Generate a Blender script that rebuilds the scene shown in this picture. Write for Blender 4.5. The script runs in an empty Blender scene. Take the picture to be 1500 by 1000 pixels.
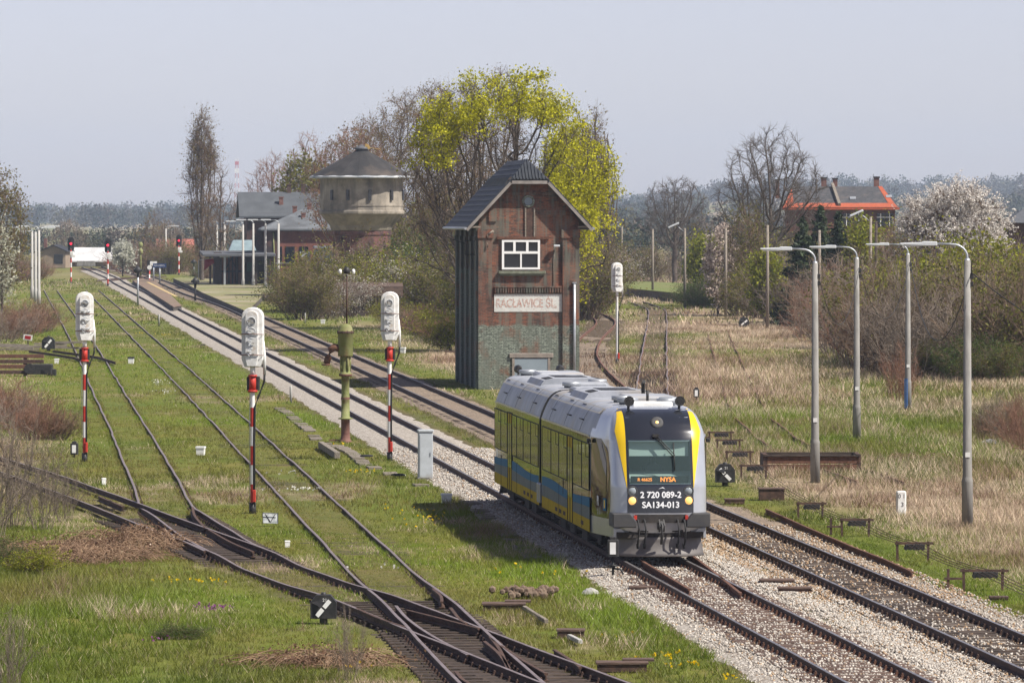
import bpy, bmesh, math, random
import numpy as np
from mathutils import Vector, Matrix

S = bpy.context.scene
COL = S.collection

# ---------------------------------------------------------------- camera
F, YH, H = 8000.0, 320.0, 8.4            # focal length and horizon in photo pixels, eye height in metres
cam = bpy.data.cameras.new("camera")
cam.sensor_width = 36.0
cam.lens = 36.0 * F / 1500.0
cam.shift_y = -(500.0 - YH) / 1500.0
cam.clip_start = 1.0
cam.clip_end = 30000.0
cam_o = bpy.data.objects.new("camera", cam)
cam_o.location = (0, 0, H)
cam_o.rotation_euler = (math.radians(90), 0, 0)
COL.objects.link(cam_o)
S.camera = cam_o

# ---------------------------------------------------------------- sky and sun
SUN = Vector((0.76, -0.40, 1.02)).normalized()
SUN_EL = math.asin(SUN.z)
SUN_AZ = math.atan2(SUN.x, SUN.y)
world = bpy.data.worlds.new("World")
S.world = world
world.use_nodes = True
wn, wl = world.node_tree.nodes, world.node_tree.links
bg = wn["Background"]
sky = wn.new("ShaderNodeTexSky")
sky.sky_type = 'NISHITA'
sky.sun_disc = False
sky.sun_elevation = SUN_EL
sky.sun_rotation = SUN_AZ
sky.altitude = 100
sky.air_density = 0.65
sky.dust_density = 0.6
sky.ozone_density = 2.0
hs = wn.new("ShaderNodeHueSaturation")
hs.inputs["Saturation"].default_value = 0.72
hs.inputs["Value"].default_value = 1.0
wl.new(sky.outputs[0], hs.inputs["Color"])
tint = wn.new("ShaderNodeMix"); tint.data_type = 'RGBA'; tint.blend_type = 'MULTIPLY'; tint.inputs[0].default_value = 1.0
tint.inputs[7].default_value = (1.16, 1.0, 1.03, 1)
wl.new(hs.outputs[0], tint.inputs[6])
wl.new(tint.outputs[2], bg.inputs[0])
bg.inputs[1].default_value = 0.086
sun = bpy.data.lights.new("sun", 'SUN')
sun.energy = 5.0
sun.angle = math.radians(0.53)
sun.color = (1.0, 0.945, 0.86)
sun_o = bpy.data.objects.new("sun", sun)
sun_o.rotation_euler = (-SUN).to_track_quat('-Z', 'Y').to_euler()
sun_o.location = (60, 60, 90)
COL.objects.link(sun_o)
vs = S.view_settings
vs.view_transform = 'Standard'
vs.look = 'None'
vs.exposure = 0.58
vs.gamma = 1.0
S.render.engine = 'CYCLES'
S.cycles.use_denoising = True
S.cycles.max_bounces = 6
S.cycles.diffuse_bounces = 2
S.cycles.glossy_bounces = 3
S.cycles.transmission_bounces = 3
S.cycles.transparent_max_bounces = 8
S.cycles.volume_bounces = 0
S.cycles.sample_clamp_indirect = 6.0
S.render.film_transparent = False

# ---------------------------------------------------------------- helpers
def G(px, py, z=0.0):
    """photo pixel of a point known to lie at height z -> world"""
    D = F * (H - z) / (py - YH)
    return Vector(((px - 750.0) * D / F, D, z))
def WP(px, py, D):
    return Vector(((px - 750.0) * D / F, D, H - (py - YH) * D / F))
def gy(py, z=0.0):
    return F * (H - z) / (py - YH)

def h2(ix, iy, seed):
    n = (ix.astype(np.int64) * 374761393 + iy.astype(np.int64) * 668265263 + seed * 2147483647) & 0xffffffff
    n = ((n ^ (n >> 13)) * 1274126177) & 0xffffffff
    return ((n ^ (n >> 16)) & 0xffff) / 65535.0
def vnoise(x, y, s, seed=0, octv=3):
    x = np.asarray(x, float) / s; y = np.asarray(y, float) / s
    t = 0; a = 1.0; tot = 0
    for o in range(octv):
        ix = np.floor(x); iy = np.floor(y); fx = x - ix; fy = y - iy
        fx = fx * fx * (3 - 2 * fx); fy = fy * fy * (3 - 2 * fy)
        v = (h2(ix, iy, seed + o) * (1 - fx) + h2(ix + 1, iy, seed + o) * fx) * (1 - fy) + \
            (h2(ix, iy + 1, seed + o) * (1 - fx) + h2(ix + 1, iy + 1, seed + o) * fx) * fy
        t = t + v * a; tot += a; a *= 0.5; x = x * 2.03 + 7.1; y = y * 2.03 + 3.7
    return t / tot
def sstep(a, b, x):
    t = np.clip((np.asarray(x, float) - a) / (b - a), 0, 1)
    return t * t * (3 - 2 * t)

def tag(o, label=None, cat=None, group=None, kind=None):
    if label: o["label"] = label
    if cat: o["category"] = cat
    if group: o["group"] = group
    if kind: o["kind"] = kind
    return o
def empty(name, loc, rz=0.0, label=None, cat=None, group=None):
    o = bpy.data.objects.new(name, None)
    o.empty_display_size = 0.3
    o.location = loc
    o.rotation_euler = (0, 0, rz)
    COL.objects.link(o)
    return tag(o, label, cat, group)
def copy_tree(o, parent=None):
    c = o.copy(); COL.objects.link(c)
    if parent is not None: c.parent = parent
    for ch in list(o.children): copy_tree(ch, c)
    return c
def setcopy(o, loc, rz=0.0, sc=1.0, label=None, group=None):
    c = copy_tree(o)
    c.location = loc; c.rotation_euler = (0, 0, rz)
    c.scale = (sc, sc, sc) if not hasattr(sc, '__len__') else sc
    if label: c["label"] = label
    if group: c["group"] = group
    return c

class MB:
    """collects shapes, builds ONE mesh object"""
    def __init__(s):
        s.v = []; s.f = []; s.m = []; s.sm = []
    def add(s, vs, fs, m=0, smooth=False):
        b = len(s.v)
        s.v.extend([tuple(q) for q in vs])
        for q in fs:
            s.f.append(tuple(i + b for i in q)); s.m.append(m); s.sm.append(smooth)
        return s
    def box(s, c, d, m=0, rz=0.0, rx=0.0, ry=0.0, bev=0.0):
        x, y, z = d[0] / 2, d[1] / 2, d[2] / 2
        if bev <= 0:
            V = [(-x,-y,-z),(x,-y,-z),(x,y,-z),(-x,y,-z),(-x,-y,z),(x,-y,z),(x,y,z),(-x,y,z)]
            Fc = [(0,3,2,1),(4,5,6,7),(0,1,5,4),(1,2,6,5),(2,3,7,6),(3,0,4,7)]
        else:
            b = bev
            o8 = [(-x+b,-y),(x-b,-y),(x,-y+b),(x,y-b),(x-b,y),(-x+b,y),(-x,y-b),(-x,-y+b)]
            i8 = [(p[0]*(x-b)/x, p[1]*(y-b)/y) for p in o8]
            V = [(p[0],p[1],-z) for p in o8] + [(p[0],p[1],z-b) for p in o8] + [(p[0],p[1],z) for p in i8]
            Fc = [tuple(range(7,-1,-1)), tuple(range(16,24))]
            for k in range(8):
                n = (k+1) % 8
                Fc += [(k,n,8+n,8+k),(8+k,8+n,16+n,16+k)]
        R = Matrix.Rotation(rz,3,'Z') @ Matrix.Rotation(ry,3,'Y') @ Matrix.Rotation(rx,3,'X')
        c = Vector(c)
        return s.add([R @ Vector(p) + c for p in V], Fc, m)
    def cyl(s, p0, p1, r0, r1=None, n=12, m=0, caps=True, smooth=True):
        if r1 is None: r1 = r0
        p0, p1 = Vector(p0), Vector(p1)
        d = (p1 - p0).normalized()
        a = Vector((0,0,1)) if abs(d.z) < 0.9 else Vector((1,0,0))
        u = d.cross(a).normalized(); w = d.cross(u)
        V = []
        for p, r in ((p0, r0), (p1, r1)):
            for k in range(n):
                t = 2*math.pi*k/n
                V.append(p + (u*math.cos(t) + w*math.sin(t))*r)
        s.add(V, [(k, (k+1)%n, n+(k+1)%n, n+k) for k in range(n)], m, smooth)
        if caps:
            s.add(V[:n], [tuple(range(n-1,-1,-1))], m); s.add(V[n:], [tuple(range(n))], m)
        return s
    def tube(s, pts, r, n=6, m=0, taper=None):
        pts = [Vector(p) for p in pts]
        V = []; N = len(pts)
        for i, p in enumerate(pts):
            d = (pts[min(i+1,N-1)] - pts[max(i-1,0)]).normalized()
            a = Vector((0,0,1)) if abs(d.z) < 0.95 else Vector((1,0,0))
            u = d.cross(a).normalized(); w = d.cross(u)
            rr = r if taper is None else r + (taper - r)*i/(N-1)
            for k in range(n):
                t = 2*math.pi*k/n
                V.append(p + (u*math.cos(t) + w*math.sin(t))*rr)
        Fc = [(i*n+k, i*n+(k+1)%n, (i+1)*n+(k+1)%n, (i+1)*n+k) for i in range(N-1) for k in range(n)]
        s.add(V, Fc, m, True)
        s.add(V[:n], [tuple(range(n-1,-1,-1))], m); s.add(V[-n:], [tuple(range(n))], m)
        return s
    def lathe(s, prof, c=(0,0,0), n=20, m=0, smooth=True, ms=None):
        V = []; c = Vector(c)
        for r, z in prof:
            for k in range(n):
                t = 2*math.pi*k/n
                V.append(c + Vector((r*math.cos(t), r*math.sin(t), z)))
        for i in range(len(prof)-1):
            b = [(i*n+k, i*n+(k+1)%n, (i+1)*n+(k+1)%n, (i+1)*n+k) for k in range(n)]
            s.add(V, [], m)
            base = len(s.v) - len(V)
            for q in b:
                s.f.append(tuple(j+base for j in q)); s.m.append(ms[i] if ms else m); s.sm.append(smooth)
        if prof[0][0] > 1e-4: s.add(V[:n], [tuple(range(n-1,-1,-1))], ms[0] if ms else m)
        if prof[-1][0] > 1e-4: s.add(V[-n:], [tuple(range(n))], ms[-1] if ms else m)
        return s
    def prism(s, poly, axis, a, b, m=0, sides=None):
        """poly: 2-D outline; axis 'y': outline in (x,z) pushed from y=a to y=b; 'x': outline in (y,z); 'z': outline in (x,y)"""
        def q(p, t):
            return {'y': (p[0], t, p[1]), 'x': (t, p[0], p[1]), 'z': (p[0], p[1], t)}[axis]
        n = len(poly)
        V = [q(p, a) for p in poly] + [q(p, b) for p in poly]
        s.add(V, [tuple(range(n)), tuple(range(2*n-1, n-1, -1))], m)
        s.add(V, [(k, n+k, n+(k+1)%n, (k+1)%n) for k in range(n)], m if sides is None else sides)
        return s
    def build(s, name, mats, parent=None, fix=True):
        me = bpy.data.meshes.new(name)
        me.from_pydata(s.v, [], s.f)
        if not isinstance(mats, (list, tuple)): mats = [mats]
        for q in mats: me.materials.append(q)
        me.polygons.foreach_set("material_index", s.m)
        me.polygons.foreach_set("use_smooth", s.sm)
        if fix:
            bm = bmesh.new(); bm.from_mesh(me)
            bmesh.ops.remove_doubles(bm, verts=bm.verts, dist=1e-5)
            bmesh.ops.recalc_face_normals(bm, faces=bm.faces)
            bm.to_mesh(me); bm.free()
        me.update()
        o = bpy.data.objects.new(name, me)
        COL.objects.link(o)
        if parent is not None: o.parent = parent
        return o

def np_mesh(name, V, Fc, mat, parent=None, col=None, attrs=None, smooth=False):
    """V (n,3), Fc (m,k) same-size faces; col (n,3) -> colour attribute 'col'"""
    me = bpy.data.meshes.new(name)
    V = np.ascontiguousarray(V, np.float32); Fc = np.ascontiguousarray(Fc, np.int32)
    n, m, k = len(V), len(Fc), Fc.shape[1]
    me.vertices.add(n); me.vertices.foreach_set("co", V.ravel())
    me.loops.add(m*k); me.loops.foreach_set("vertex_index", Fc.ravel())
    me.polygons.add(m)
    me.polygons.foreach_set("loop_start", np.arange(0, m*k, k, dtype=np.int32))
    me.polygons.foreach_set("loop_total", np.full(m, k, np.int32))
    if smooth: me.polygons.foreach_set("use_smooth", np.ones(m, bool))
    if col is not None:
        a = me.attributes.new("col", 'FLOAT_COLOR', 'POINT')
        c4 = np.ones((n,4), np.float32); c4[:,:3] = col
        a.data.foreach_set("color", c4.ravel())
    for nm, val in (attrs or {}).items():
        a = me.attributes.new(nm, 'FLOAT', 'POINT')
        a.data.foreach_set("value", np.ascontiguousarray(val, np.float32))
    me.materials.append(mat)
    me.update(calc_edges=True)
    o = bpy.data.objects.new(name, me)
    COL.objects.link(o)
    if parent is not None: o.parent = parent
    return o

# ---------------------------------------------------------------- materials
def base_mat(name):
    m = bpy.data.materials.new(name); m.use_nodes = True
    nt = m.node_tree
    return m, nt, nt.nodes, nt.links, nt.nodes["Principled BSDF"]
def coords(N, L, sc=1.0, kind='Object'):
    tc = N.new("ShaderNodeTexCoord")
    mp = N.new("ShaderNodeMapping")
    sc = (sc, sc, sc) if not hasattr(sc, '__len__') else sc
    mp.inputs["Scale"].default_value = sc
    L.new(tc.outputs[kind], mp.inputs[0])
    return mp.outputs[0]
def noise(N, L, vec, scale, detail=5, rough=0.6, dist=0.0):
    n = N.new("ShaderNodeTexNoise")
    n.inputs["Scale"].default_value = scale; n.inputs["Detail"].default_value = detail
    n.inputs["Roughness"].default_value = rough; n.inputs["Distortion"].default_value = dist
    L.new(vec, n.inputs["Vector"])
    return n.outputs["Fac"]
def ramp(N, L, fac, stops):
    r = N.new("ShaderNodeValToRGB")
    while len(r.color_ramp.elements) < len(stops): r.color_ramp.elements.new(0.5)
    for e, (p, c) in zip(r.color_ramp.elements, stops):
        e.position = p; e.color = (c[0], c[1], c[2], 1) if hasattr(c, '__len__') else (c, c, c, 1)
    L.new(fac, r.inputs[0])
    return r.outputs[0]
def mixc(N, L, fac, a, b, mode='MIX'):
    x = N.new("ShaderNodeMix"); x.data_type = 'RGBA'; x.blend_type = mode
    for s, v in ((0, fac), (6, a), (7, b)):
        if hasattr(v, 'is_linked') or isinstance(v, bpy.types.NodeSocket): L.new(v, x.inputs[s])
        elif s == 0: x.inputs[0].default_value = v
        else: x.inputs[s].default_value = (v[0], v[1], v[2], 1)
    return x.outputs[2]
def bump(N, L, hgt, bsdf, strength=0.5, dist=0.02):
    b = N.new("ShaderNodeBump")
    b.inputs["Strength"].default_value = strength; b.inputs["Distance"].default_value = dist
    L.new(hgt, b.inputs["Height"]); L.new(b.outputs[0], bsdf.inputs["Normal"])
def mat(name, c, c2=None, rough=0.75, metal=0.0, spec=0.4, scale=3.0, bmp=0.0, coat=0.0, lo=0.38, hi=0.64, stretch=None, emit=None, c3=None):
    m, nt, N, L, B = base_mat(name)
    B.inputs["Roughness"].default_value = rough; B.inputs["Metallic"].default_value = metal
    B.inputs["Specular IOR Level"].default_value = spec; B.inputs["Coat Weight"].default_value = coat
    B.inputs["Base Color"].default_value = (*c, 1)
    if c2 is not None or bmp:
        v = coords(N, L, stretch or 1.0)
        f = noise(N, L, v, scale)
        if c2 is not None:
            out = ramp(N, L, f, [(lo, c), (hi, c2)])
            if c3 is not None:
                f2 = noise(N, L, v, scale*0.37, 6)
                out = mixc(N, L, ramp(N, L, f2, [(0.52, 0), (0.66, 1)]), out, c3)
            L.new(out, B.inputs["Base Color"])
        if bmp: bump(N, L, noise(N, L, v, scale*4), B, bmp, 0.03)
    if emit:
        B.inputs["Emission Color"].default_value = (*emit[0], 1); B.inputs["Emission Strength"].default_value = emit[1]
    return m
def leaf_mat(name, trans=0.35, rough=0.6):
    m, nt, N, L, B = base_mat(name)
    a = N.new("ShaderNodeAttribute"); a.attribute_name = "col"
    L.new(a.outputs["Color"], B.inputs["Base Color"])
    B.inputs["Roughness"].default_value = rough; B.inputs["Specular IOR Level"].default_value = 0.25
    t = N.new("ShaderNodeBsdfTranslucent"); L.new(a.outputs["Color"], t.inputs[0])
    x = N.new("ShaderNodeMixShader"); x.inputs[0].default_value = trans
    L.new(B.outputs[0], x.inputs[1]); L.new(t.outputs[0], x.inputs[2])
    L.new(x.outputs[0], N["Material Output"].inputs[0])
    return m
def brick_mat(name, cols, mortar, stain=None, green=None, bw=0.25, bh=0.077, bumpy=0.4):
    m, nt, N, L, B = base_mat(name)
    tc = N.new("ShaderNodeTexCoord"); sp = N.new("ShaderNodeSeparateXYZ"); L.new(tc.outputs["Object"], sp.inputs[0])
    ad = N.new("ShaderNodeMath"); L.new(sp.outputs[0], ad.inputs[0]); L.new(sp.outputs[1], ad.inputs[1])
    cb = N.new("ShaderNodeCombineXYZ"); L.new(ad.outputs[0], cb.inputs[0]); L.new(sp.outputs[2], cb.inputs[1])
    def brick(c1, c2, off):
        b = N.new("ShaderNodeTexBrick")
        b.inputs["Scale"].default_value = 1.0
        b.inputs["Brick Width"].default_value = bw; b.inputs["Row Height"].default_value = bh
        b.inputs["Mortar Size"].default_value = 0.008; b.inputs["Bias"].default_value = off
        b.inputs["Color1"].default_value = (*c1, 1); b.inputs["Color2"].default_value = (*c2, 1)
        b.inputs["Mortar"].default_value = (*mortar, 1)
        L.new(cb.outputs[0], b.inputs["Vector"])
        return b
    b1 = brick(cols[0], cols[1], 0.0)
    n1 = noise(N, L, cb.outputs[0], 0.9, 6)
    b2 = brick(cols[2], cols[0], 0.1)
    c = mixc(N, L, ramp(N, L, n1, [(0.46, 0), (0.60, 1)]), b1.outputs["Color"], b2.outputs["Color"])
    if stain:
        n2 = noise(N, L, coords(N, L, (1.0, 1.0, 0.5)), 1.1, 9, 0.72)
        c = mixc(N, L, ramp(N, L, n2, [(0.47, 0), (0.60, 0.85)]), c, stain)
        n2b = noise(N, L, coords(N, L, (3.0, 3.0, 8.0)), 1.3, 6, 0.75)
        c = mixc(N, L, ramp(N, L, n2b, [(0.50, 0), (0.62, 0.55)]), c, (stain[0]*0.7, stain[1]*0.7, stain[2]*0.7))
    if green:   # (colour a, colour b, height below which the wall is coated)
        ga, gb, zt = green
        n3 = noise(N, L, coords(N, L, (4, 4, 9)), 1.6, 5, 0.75)
        gc = mixc(N, L, ramp(N, L, n3, [(0.42, 0), (0.56, 1)]), ga, gb)
        gc = mixc(N, L, ramp(N, L, noise(N, L, coords(N, L, (1, 1, 0.4)), 1.7, 7, 0.7), [(0.46, 0), (0.64, 0.6)]), gc, (ga[0]*1.1, ga[1]*1.0, ga[2]*0.9))
        n3b = noise(N, L, cb.outputs[0], 0.8, 5)
        gc = mixc(N, L, ramp(N, L, n3b, [(0.50, 0), (0.62, 0.8)]), gc, (0.19, 0.085, 0.05))
        gc = mixc(N, L, b1.outputs["Fac"], gc, (0.05, 0.06, 0.05))
        n4 = noise(N, L, cb.outputs[0], 1.6, 4)
        a1 = N.new("ShaderNodeMath"); a1.operation = 'MULTIPLY_ADD'; L.new(n4, a1.inputs[0]); a1.inputs[1].default_value = 0.5; L.new(sp.outputs[2], a1.inputs[2])
        a2 = N.new("ShaderNodeMapRange"); L.new(a1.outputs[0], a2.inputs[0])
        a2.inputs[1].default_value = zt + 0.20; a2.inputs[2].default_value = zt + 0.30; a2.inputs[3].default_value = 1; a2.inputs[4].default_value = 0
        c = mixc(N, L, a2.outputs[0], c, gc)
        # streaks of the coat running up the upper wall
        n5 = noise(N, L, coords(N, L, (2.2, 2.2, 0.22)), 1.5, 6, 0.6)
        c = mixc(N, L, ramp(N, L, n5, [(0.47, 0), (0.60, 0.62)]), c, mixc(N, L, 0.25, ga, gb))
    L.new(c, B.inputs["Base Color"])
    B.inputs["Roughness"].default_value = 0.85; B.inputs["Specular IOR Level"].default_value = 0.25
    bump(N, L, b1.outputs["Fac"], B, -bumpy, 0.012)
    return m

M = {}
M['rust'] = mat("rust", (0.085,0.040,0.026), (0.16,0.075,0.045), scale=6, bmp=0.3, rough=0.85)
M['rust_dark'] = mat("rust_dark", (0.045,0.026,0.019), (0.10,0.055,0.038), scale=7, bmp=0.2, rough=0.8)
M['railtop'] = mat("rail_top", (0.30,0.285,0.28), (0.19,0.165,0.155), scale=2, rough=0.38, metal=0.6)
M['railtop_old'] = mat("rail_top_old", (0.25,0.205,0.20), (0.18,0.14,0.13), scale=2, rough=0.5, metal=0.3)
M['wood_dark'] = mat("tarred_timber", (0.026,0.019,0.015), (0.080,0.056,0.042), scale=3.0, bmp=0.5, rough=0.85, stretch=(1,6,6))
M['wood_grey'] = mat("weathered_timber", (0.15,0.125,0.10), (0.28,0.245,0.20), scale=3.0, bmp=0.5, rough=0.9, stretch=(1,6,6))
M['wood_brown'] = mat("brown_timber", (0.070,0.043,0.033), (0.135,0.088,0.066), scale=2.5, bmp=0.4, rough=0.8, stretch=(1,5,5))
M['white_paint'] = mat("white_paint", (0.78,0.78,0.76), (0.66,0.655,0.62), scale=2.5, rough=0.5, bmp=0.05, c3=(0.52,0.47,0.40))
M['white_old'] = mat("white_old_paint", (0.72,0.72,0.70), (0.58,0.57,0.54), scale=7, rough=0.6, bmp=0.12, c3=(0.50,0.43,0.35))
M['red_paint'] = mat("red_paint", (0.50,0.035,0.018), (0.36,0.03,0.02), scale=4, rough=0.55)
M['black'] = mat("black_paint", (0.014,0.014,0.015), (0.035,0.033,0.031), scale=6, rough=0.55)
M['black_soft'] = mat("black_rubber", (0.02,0.02,0.021), rough=0.8)
M['concrete'] = mat("concrete", (0.265,0.255,0.235), (0.19,0.183,0.17), scale=1.6, bmp=0.3, rough=0.9, c3=(0.135,0.128,0.115), stretch=(3,3,0.7))
M['concrete_pale'] = mat("concrete_pale", (0.42,0.41,0.385), (0.33,0.32,0.29), scale=1.5, bmp=0.2, rough=0.9, stretch=(3,3,0.7))
M['galv'] = mat("galvanised_steel", (0.42,0.44,0.46), (0.33,0.35,0.37), scale=5, rough=0.45, metal=0.5)
M['grey_box'] = mat("grey_cabinet_paint", (0.43,0.46,0.48), (0.36,0.385,0.40), scale=3, rough=0.55, c3=(0.32,0.30,0.26))
M['lamp_grey'] = mat("lamp_housing", (0.55,0.57,0.58), (0.48,0.50,0.51), scale=3, rough=0.45)
M['moss_green'] = mat("mossy_green_iron", (0.16,0.18,0.055), (0.23,0.235,0.095), scale=4, bmp=0.3, rough=0.7, c3=(0.12,0.065,0.035))
M['rust_pale'] = mat("pale_rust", (0.13,0.055,0.042), (0.19,0.10,0.075), scale=4, bmp=0.3, rough=0.8)
M['slate'] = mat("slate", (0.105,0.11,0.12), (0.075,0.078,0.085), scale=3, rough=0.7, bmp=0.2)
M['slate_pale'] = mat("felt_roof", (0.082,0.09,0.098), (0.06,0.066,0.072), scale=0.6, rough=0.8, bmp=0.2)
M['orange_tile'] = mat("orange_roof_tile", (0.40,0.095,0.040), (0.32,0.075,0.035), scale=3, rough=0.8, bmp=0.3)
M['sheet_white'] = mat("white_sheet_roof", (0.60,0.60,0.59), (0.45,0.45,0.44), scale=0.5, rough=0.6)
M['glass_dark'] = mat("dark_window_glass", (0.012,0.014,0.018), rough=0.08, spec=0.6)
M['plaster_tan'] = mat("tan_plaster", (0.30,0.23,0.16), (0.23,0.175,0.125), scale=1, rough=0.9)
M['ochre'] = mat("ochre_boards", (0.42,0.27,0.07), (0.34,0.22,0.07), scale=3, rough=0.8)
M['red_glow'] = mat("red_lens", (0.6,0.01,0.02), rough=0.3, emit=((1.0,0.02,0.05), 2.2))
M['bark'] = mat("bark", (0.062,0.048,0.038), (0.115,0.092,0.074), scale=5, bmp=0.5, rough=0.95)
M['twig'] = mat("twigs", (0.085,0.055,0.036), (0.20,0.135,0.088), scale=1.2, rough=0.95)  # paler tone of the three twig materials is sunlight put into colour
M['twig_grey'] = mat("grey_twigs", (0.105,0.082,0.064), (0.27,0.215,0.165), scale=1.2, rough=0.95)
M['twig_red'] = mat("russet_twigs", (0.13,0.062,0.040), (0.28,0.155,0.10), scale=1.2, rough=0.95)
M['leaf'] = leaf_mat("leaves", 0.45)
M['needle'] = leaf_mat("needles", 0.1)
M['grass'] = leaf_mat("grass_blades", 0.28, 0.5)

# ---------------------------------------------------------------- track geometry (world X as a function of depth D)
def XM(D): return 15.85 - 0.0942 * D
def XR(D): return 18.95 - 0.0885 * D
T2P = [(88, 0.63), (96.8, -.16), (130, -3.14), (183, -7.85), (253, -14.1), (464, -33.2), (640, -49.2)]
T0P = [(88, 3.1), (96.8, 1.33), (104.8, -.33), (117.2, -2.86), (124.2, -4.36), (135.5, -6.76), (145.3, -8.86), (156.4, -11.2), (173, -14.8), (195, -19.9)]
T1P = [(135.5, -6.76), (140.0, -7.55), (147.5, -8.65), (155, -9.66), (173.3, -11.3), (205.8, -14.2), (253, -18.5), (365.8, -28.7), (598, -50.2), (640, -54.1)]
MP = [(84, XM(84)), (200, XM(200)), (400, XM(400)), (640, XM(640)), (700, -50.2), (760, -55.6), (830, -62.5), (930, -72.5)]
RP = [(84, XR(84)), (200, XR(200)), (400, XR(400)), (520, XR(520)), (600, -35.2), (715, -45.8), (800, -54.2), (870, -61.5), (940, -70.0)]
def px_path(pts, z=0.17):
    q = [G(x, y, z) for x, y in pts]
    return [(p.y, p.x) for p in q]
U1P = px_path([(948, 600), (905, 575), (883, 556), (868, 540), (857, 522), (858, 508), (868, 492), (887, 474), (884, 466), (872, 460), (855, 455), (830, 451)])
U2P = px_path([(952, 600), (956, 556), (958, 520), (963, 466), (960, 452), (930, 441)])
U3P = px_path([(1290, 700), (1170, 656), (1122, 624), (1102, 606), (1077, 550), (1060, 507), (1050, 480)])

def smooth_path(P, step=1.0):
    P = sorted(P); pts = [Vector((x, d)) for d, x in P]
    out = []
    for i in range(len(pts) - 1):
        p0 = pts[max(i-1, 0)]; p1 = pts[i]; p2 = pts[i+1]; p3 = pts[min(i+2, len(pts)-1)]
        if i == 0: p0 = p1*2 - p2
        if i == len(pts)-2: p3 = p2*2 - p1
        t01 = (p1-p0).length**0.5 or 1; t12 = (p2-p1).length**0.5 or 1; t23 = (p3-p2).length**0.5 or 1
        m1 = (p2-p1) + t12*((p1-p0)/t01 - (p2-p0)/(t01+t12)); m2 = (p2-p1) + t12*((p3-p2)/t23 - (p3-p1)/(t12+t23))
        n = max(1, int((p2-p1).length / (step * (1 if p1.y < 260 else 3))))
        for k in range(n):
            t = k/n
            out.append((2*(p1-p2)+m1+m2)*t**3 + (-3*(p1-p2)-2*m1-m2)*t**2 + m1*t + p1)
    out.append(pts[-1])
    return out
def tangents(pts):
    T = []
    for i in range(len(pts)):
        T.append((pts[min(i+1, len(pts)-1)] - pts[max(i-1, 0)]).normalized())
    return T
TRACKS = {k: smooth_path(v) for k, v in dict(M=MP, R=RP, T0=T0P, T1=T1P, T2=T2P, U1=U1P, U2=U2P, U3=U3P).items()}
def trackX(k, D):
    a = TRACKS[k]
    d = np.array([p.y for p in a]); x = np.array([p.x for p in a])
    r = np.interp(D, d, x)
    return np.where((D < d[0]) | (D > d[-1]), 1e6, r)

# ---------------------------------------------------------------- ground
def masks(X, D):
    """dryness and bareness of the ground, 0..1"""
    X = np.asarray(X, float); D = np.asarray(D, float)
    n1 = vnoise(X, D*0.35, 6.0, 11, 4); n2 = vnoise(X, D*0.5, 1.7, 12, 3); n3 = vnoise(X, D*0.3, 22.0, 13, 3)
    off = X - XR(D)
    right = sstep(2.6, 6.5, off + 3.0*(n1-0.5)) * np.clip(0.50 + 1.9*(n3-0.47) + 1.3*(n1-0.5) + 0.6*(n2-0.5), 0, 1)
    right = np.where(D > 255, np.maximum(right, sstep(2.5, 7, off)*np.clip(0.60 + 1.7*(n1-0.5) + 1.6*(n3-0.5), 0, 1)), right)
    xl = trackX('T1', np.clip(D, 136, 620))
    left = sstep(1.5, 6.0, xl - X) * np.clip(0.5 + 1.6*(n1-0.5), 0, 1) * sstep(150, 175, D) * (1 - 0.6*sstep(300, 360, D))
    fore = sstep(0.60, 0.72, n1*0.7 + n2*0.3) * sstep(160, 130, D) * 0.75
    mid = sstep(0.56, 0.74, n1*0.6 + n2*0.4) * 0.65
    farleft = sstep(0.52, 0.68, n3) * 0.5 * sstep(400, 520, D)
    dry = np.clip(np.maximum.reduce([right, left, fore, mid*(off < 2), farleft*(off < 0)]), 0, 1)
    bare = np.zeros_like(X)
    for k, w, a in (('T0', 1.5, 0.6), ('T1', 1.3, 0.4), ('T2', 1.35, 0.45), ('R', 2.0, 1.0), ('U1', 1.9, 1.0), ('U2', 1.4, 0.8), ('M', 2.2, 1.0)):
        d = np.abs(X - trackX(k, D))
        fade = 1.0 if k in 'MRU1U2' else (0.35 + 0.65*sstep(190, 120, D))
        bare = np.maximum(bare, a * fade * (1 - sstep(w*0.65, w*1.15, d + 0.5*(n2-0.5))))
    bare = np.maximum(bare, 0.6*sstep(0.70, 0.80, n2*0.6 + n1*0.4) * (D < 260))
    return dry, np.clip(bare, 0, 1)

def gheight(X, D):
    X = np.asarray(X, float); D = np.asarray(D, float)
    u = X / np.maximum(D, 200.0)
    near = -0.075 + 0.06*(vnoise(X, D, 4.0, 3, 3) - 0.35)
    off = X - XR(D)
    near = near + 0.35*sstep(9, 30, off)*sstep(100, 180, D)*(vnoise(X, D, 25, 5, 2) - 0.2)
    hill = sstep(1500, 5200, D) * (3 + 23*sstep(-0.0, 0.05, u) + 10*(vnoise(X, D, 420, 8, 3) - 0.5))
    return near * (1 - sstep(700, 1200, D)) + hill - 0.1*sstep(700, 1200, D)

def ground_rows():
    r = list(np.arange(-40, 88, 8.0)); d = 88.0
    while d < 7200:
        r.append(d); d += max(0.55, 0.55*(d/120.0)**1.6) if d < 700 else d*0.03
    return np.array(r + [7200.0])
rows = ground_rows()
us = np.concatenate([np.linspace(-1, -0.62, 12, endpoint=False), np.linspace(-0.62, 0.62, 150), np.linspace(0.62, 1, 13)[1:]])
DD, UU = np.meshgrid(rows, us, indexing='ij')
XX = UU * (0.16*np.maximum(DD, 60) + 14)
ZZ = gheight(XX, DD)
nr, nc = DD.shape
ii = np.arange((nr-1)*nc).reshape(nr-1, nc)[:, :-1].ravel()
FF = np.stack([ii, ii+1, ii+1+nc, ii+nc], 1)
dry, bare = masks(XX.ravel(), DD.ravel())

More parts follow.
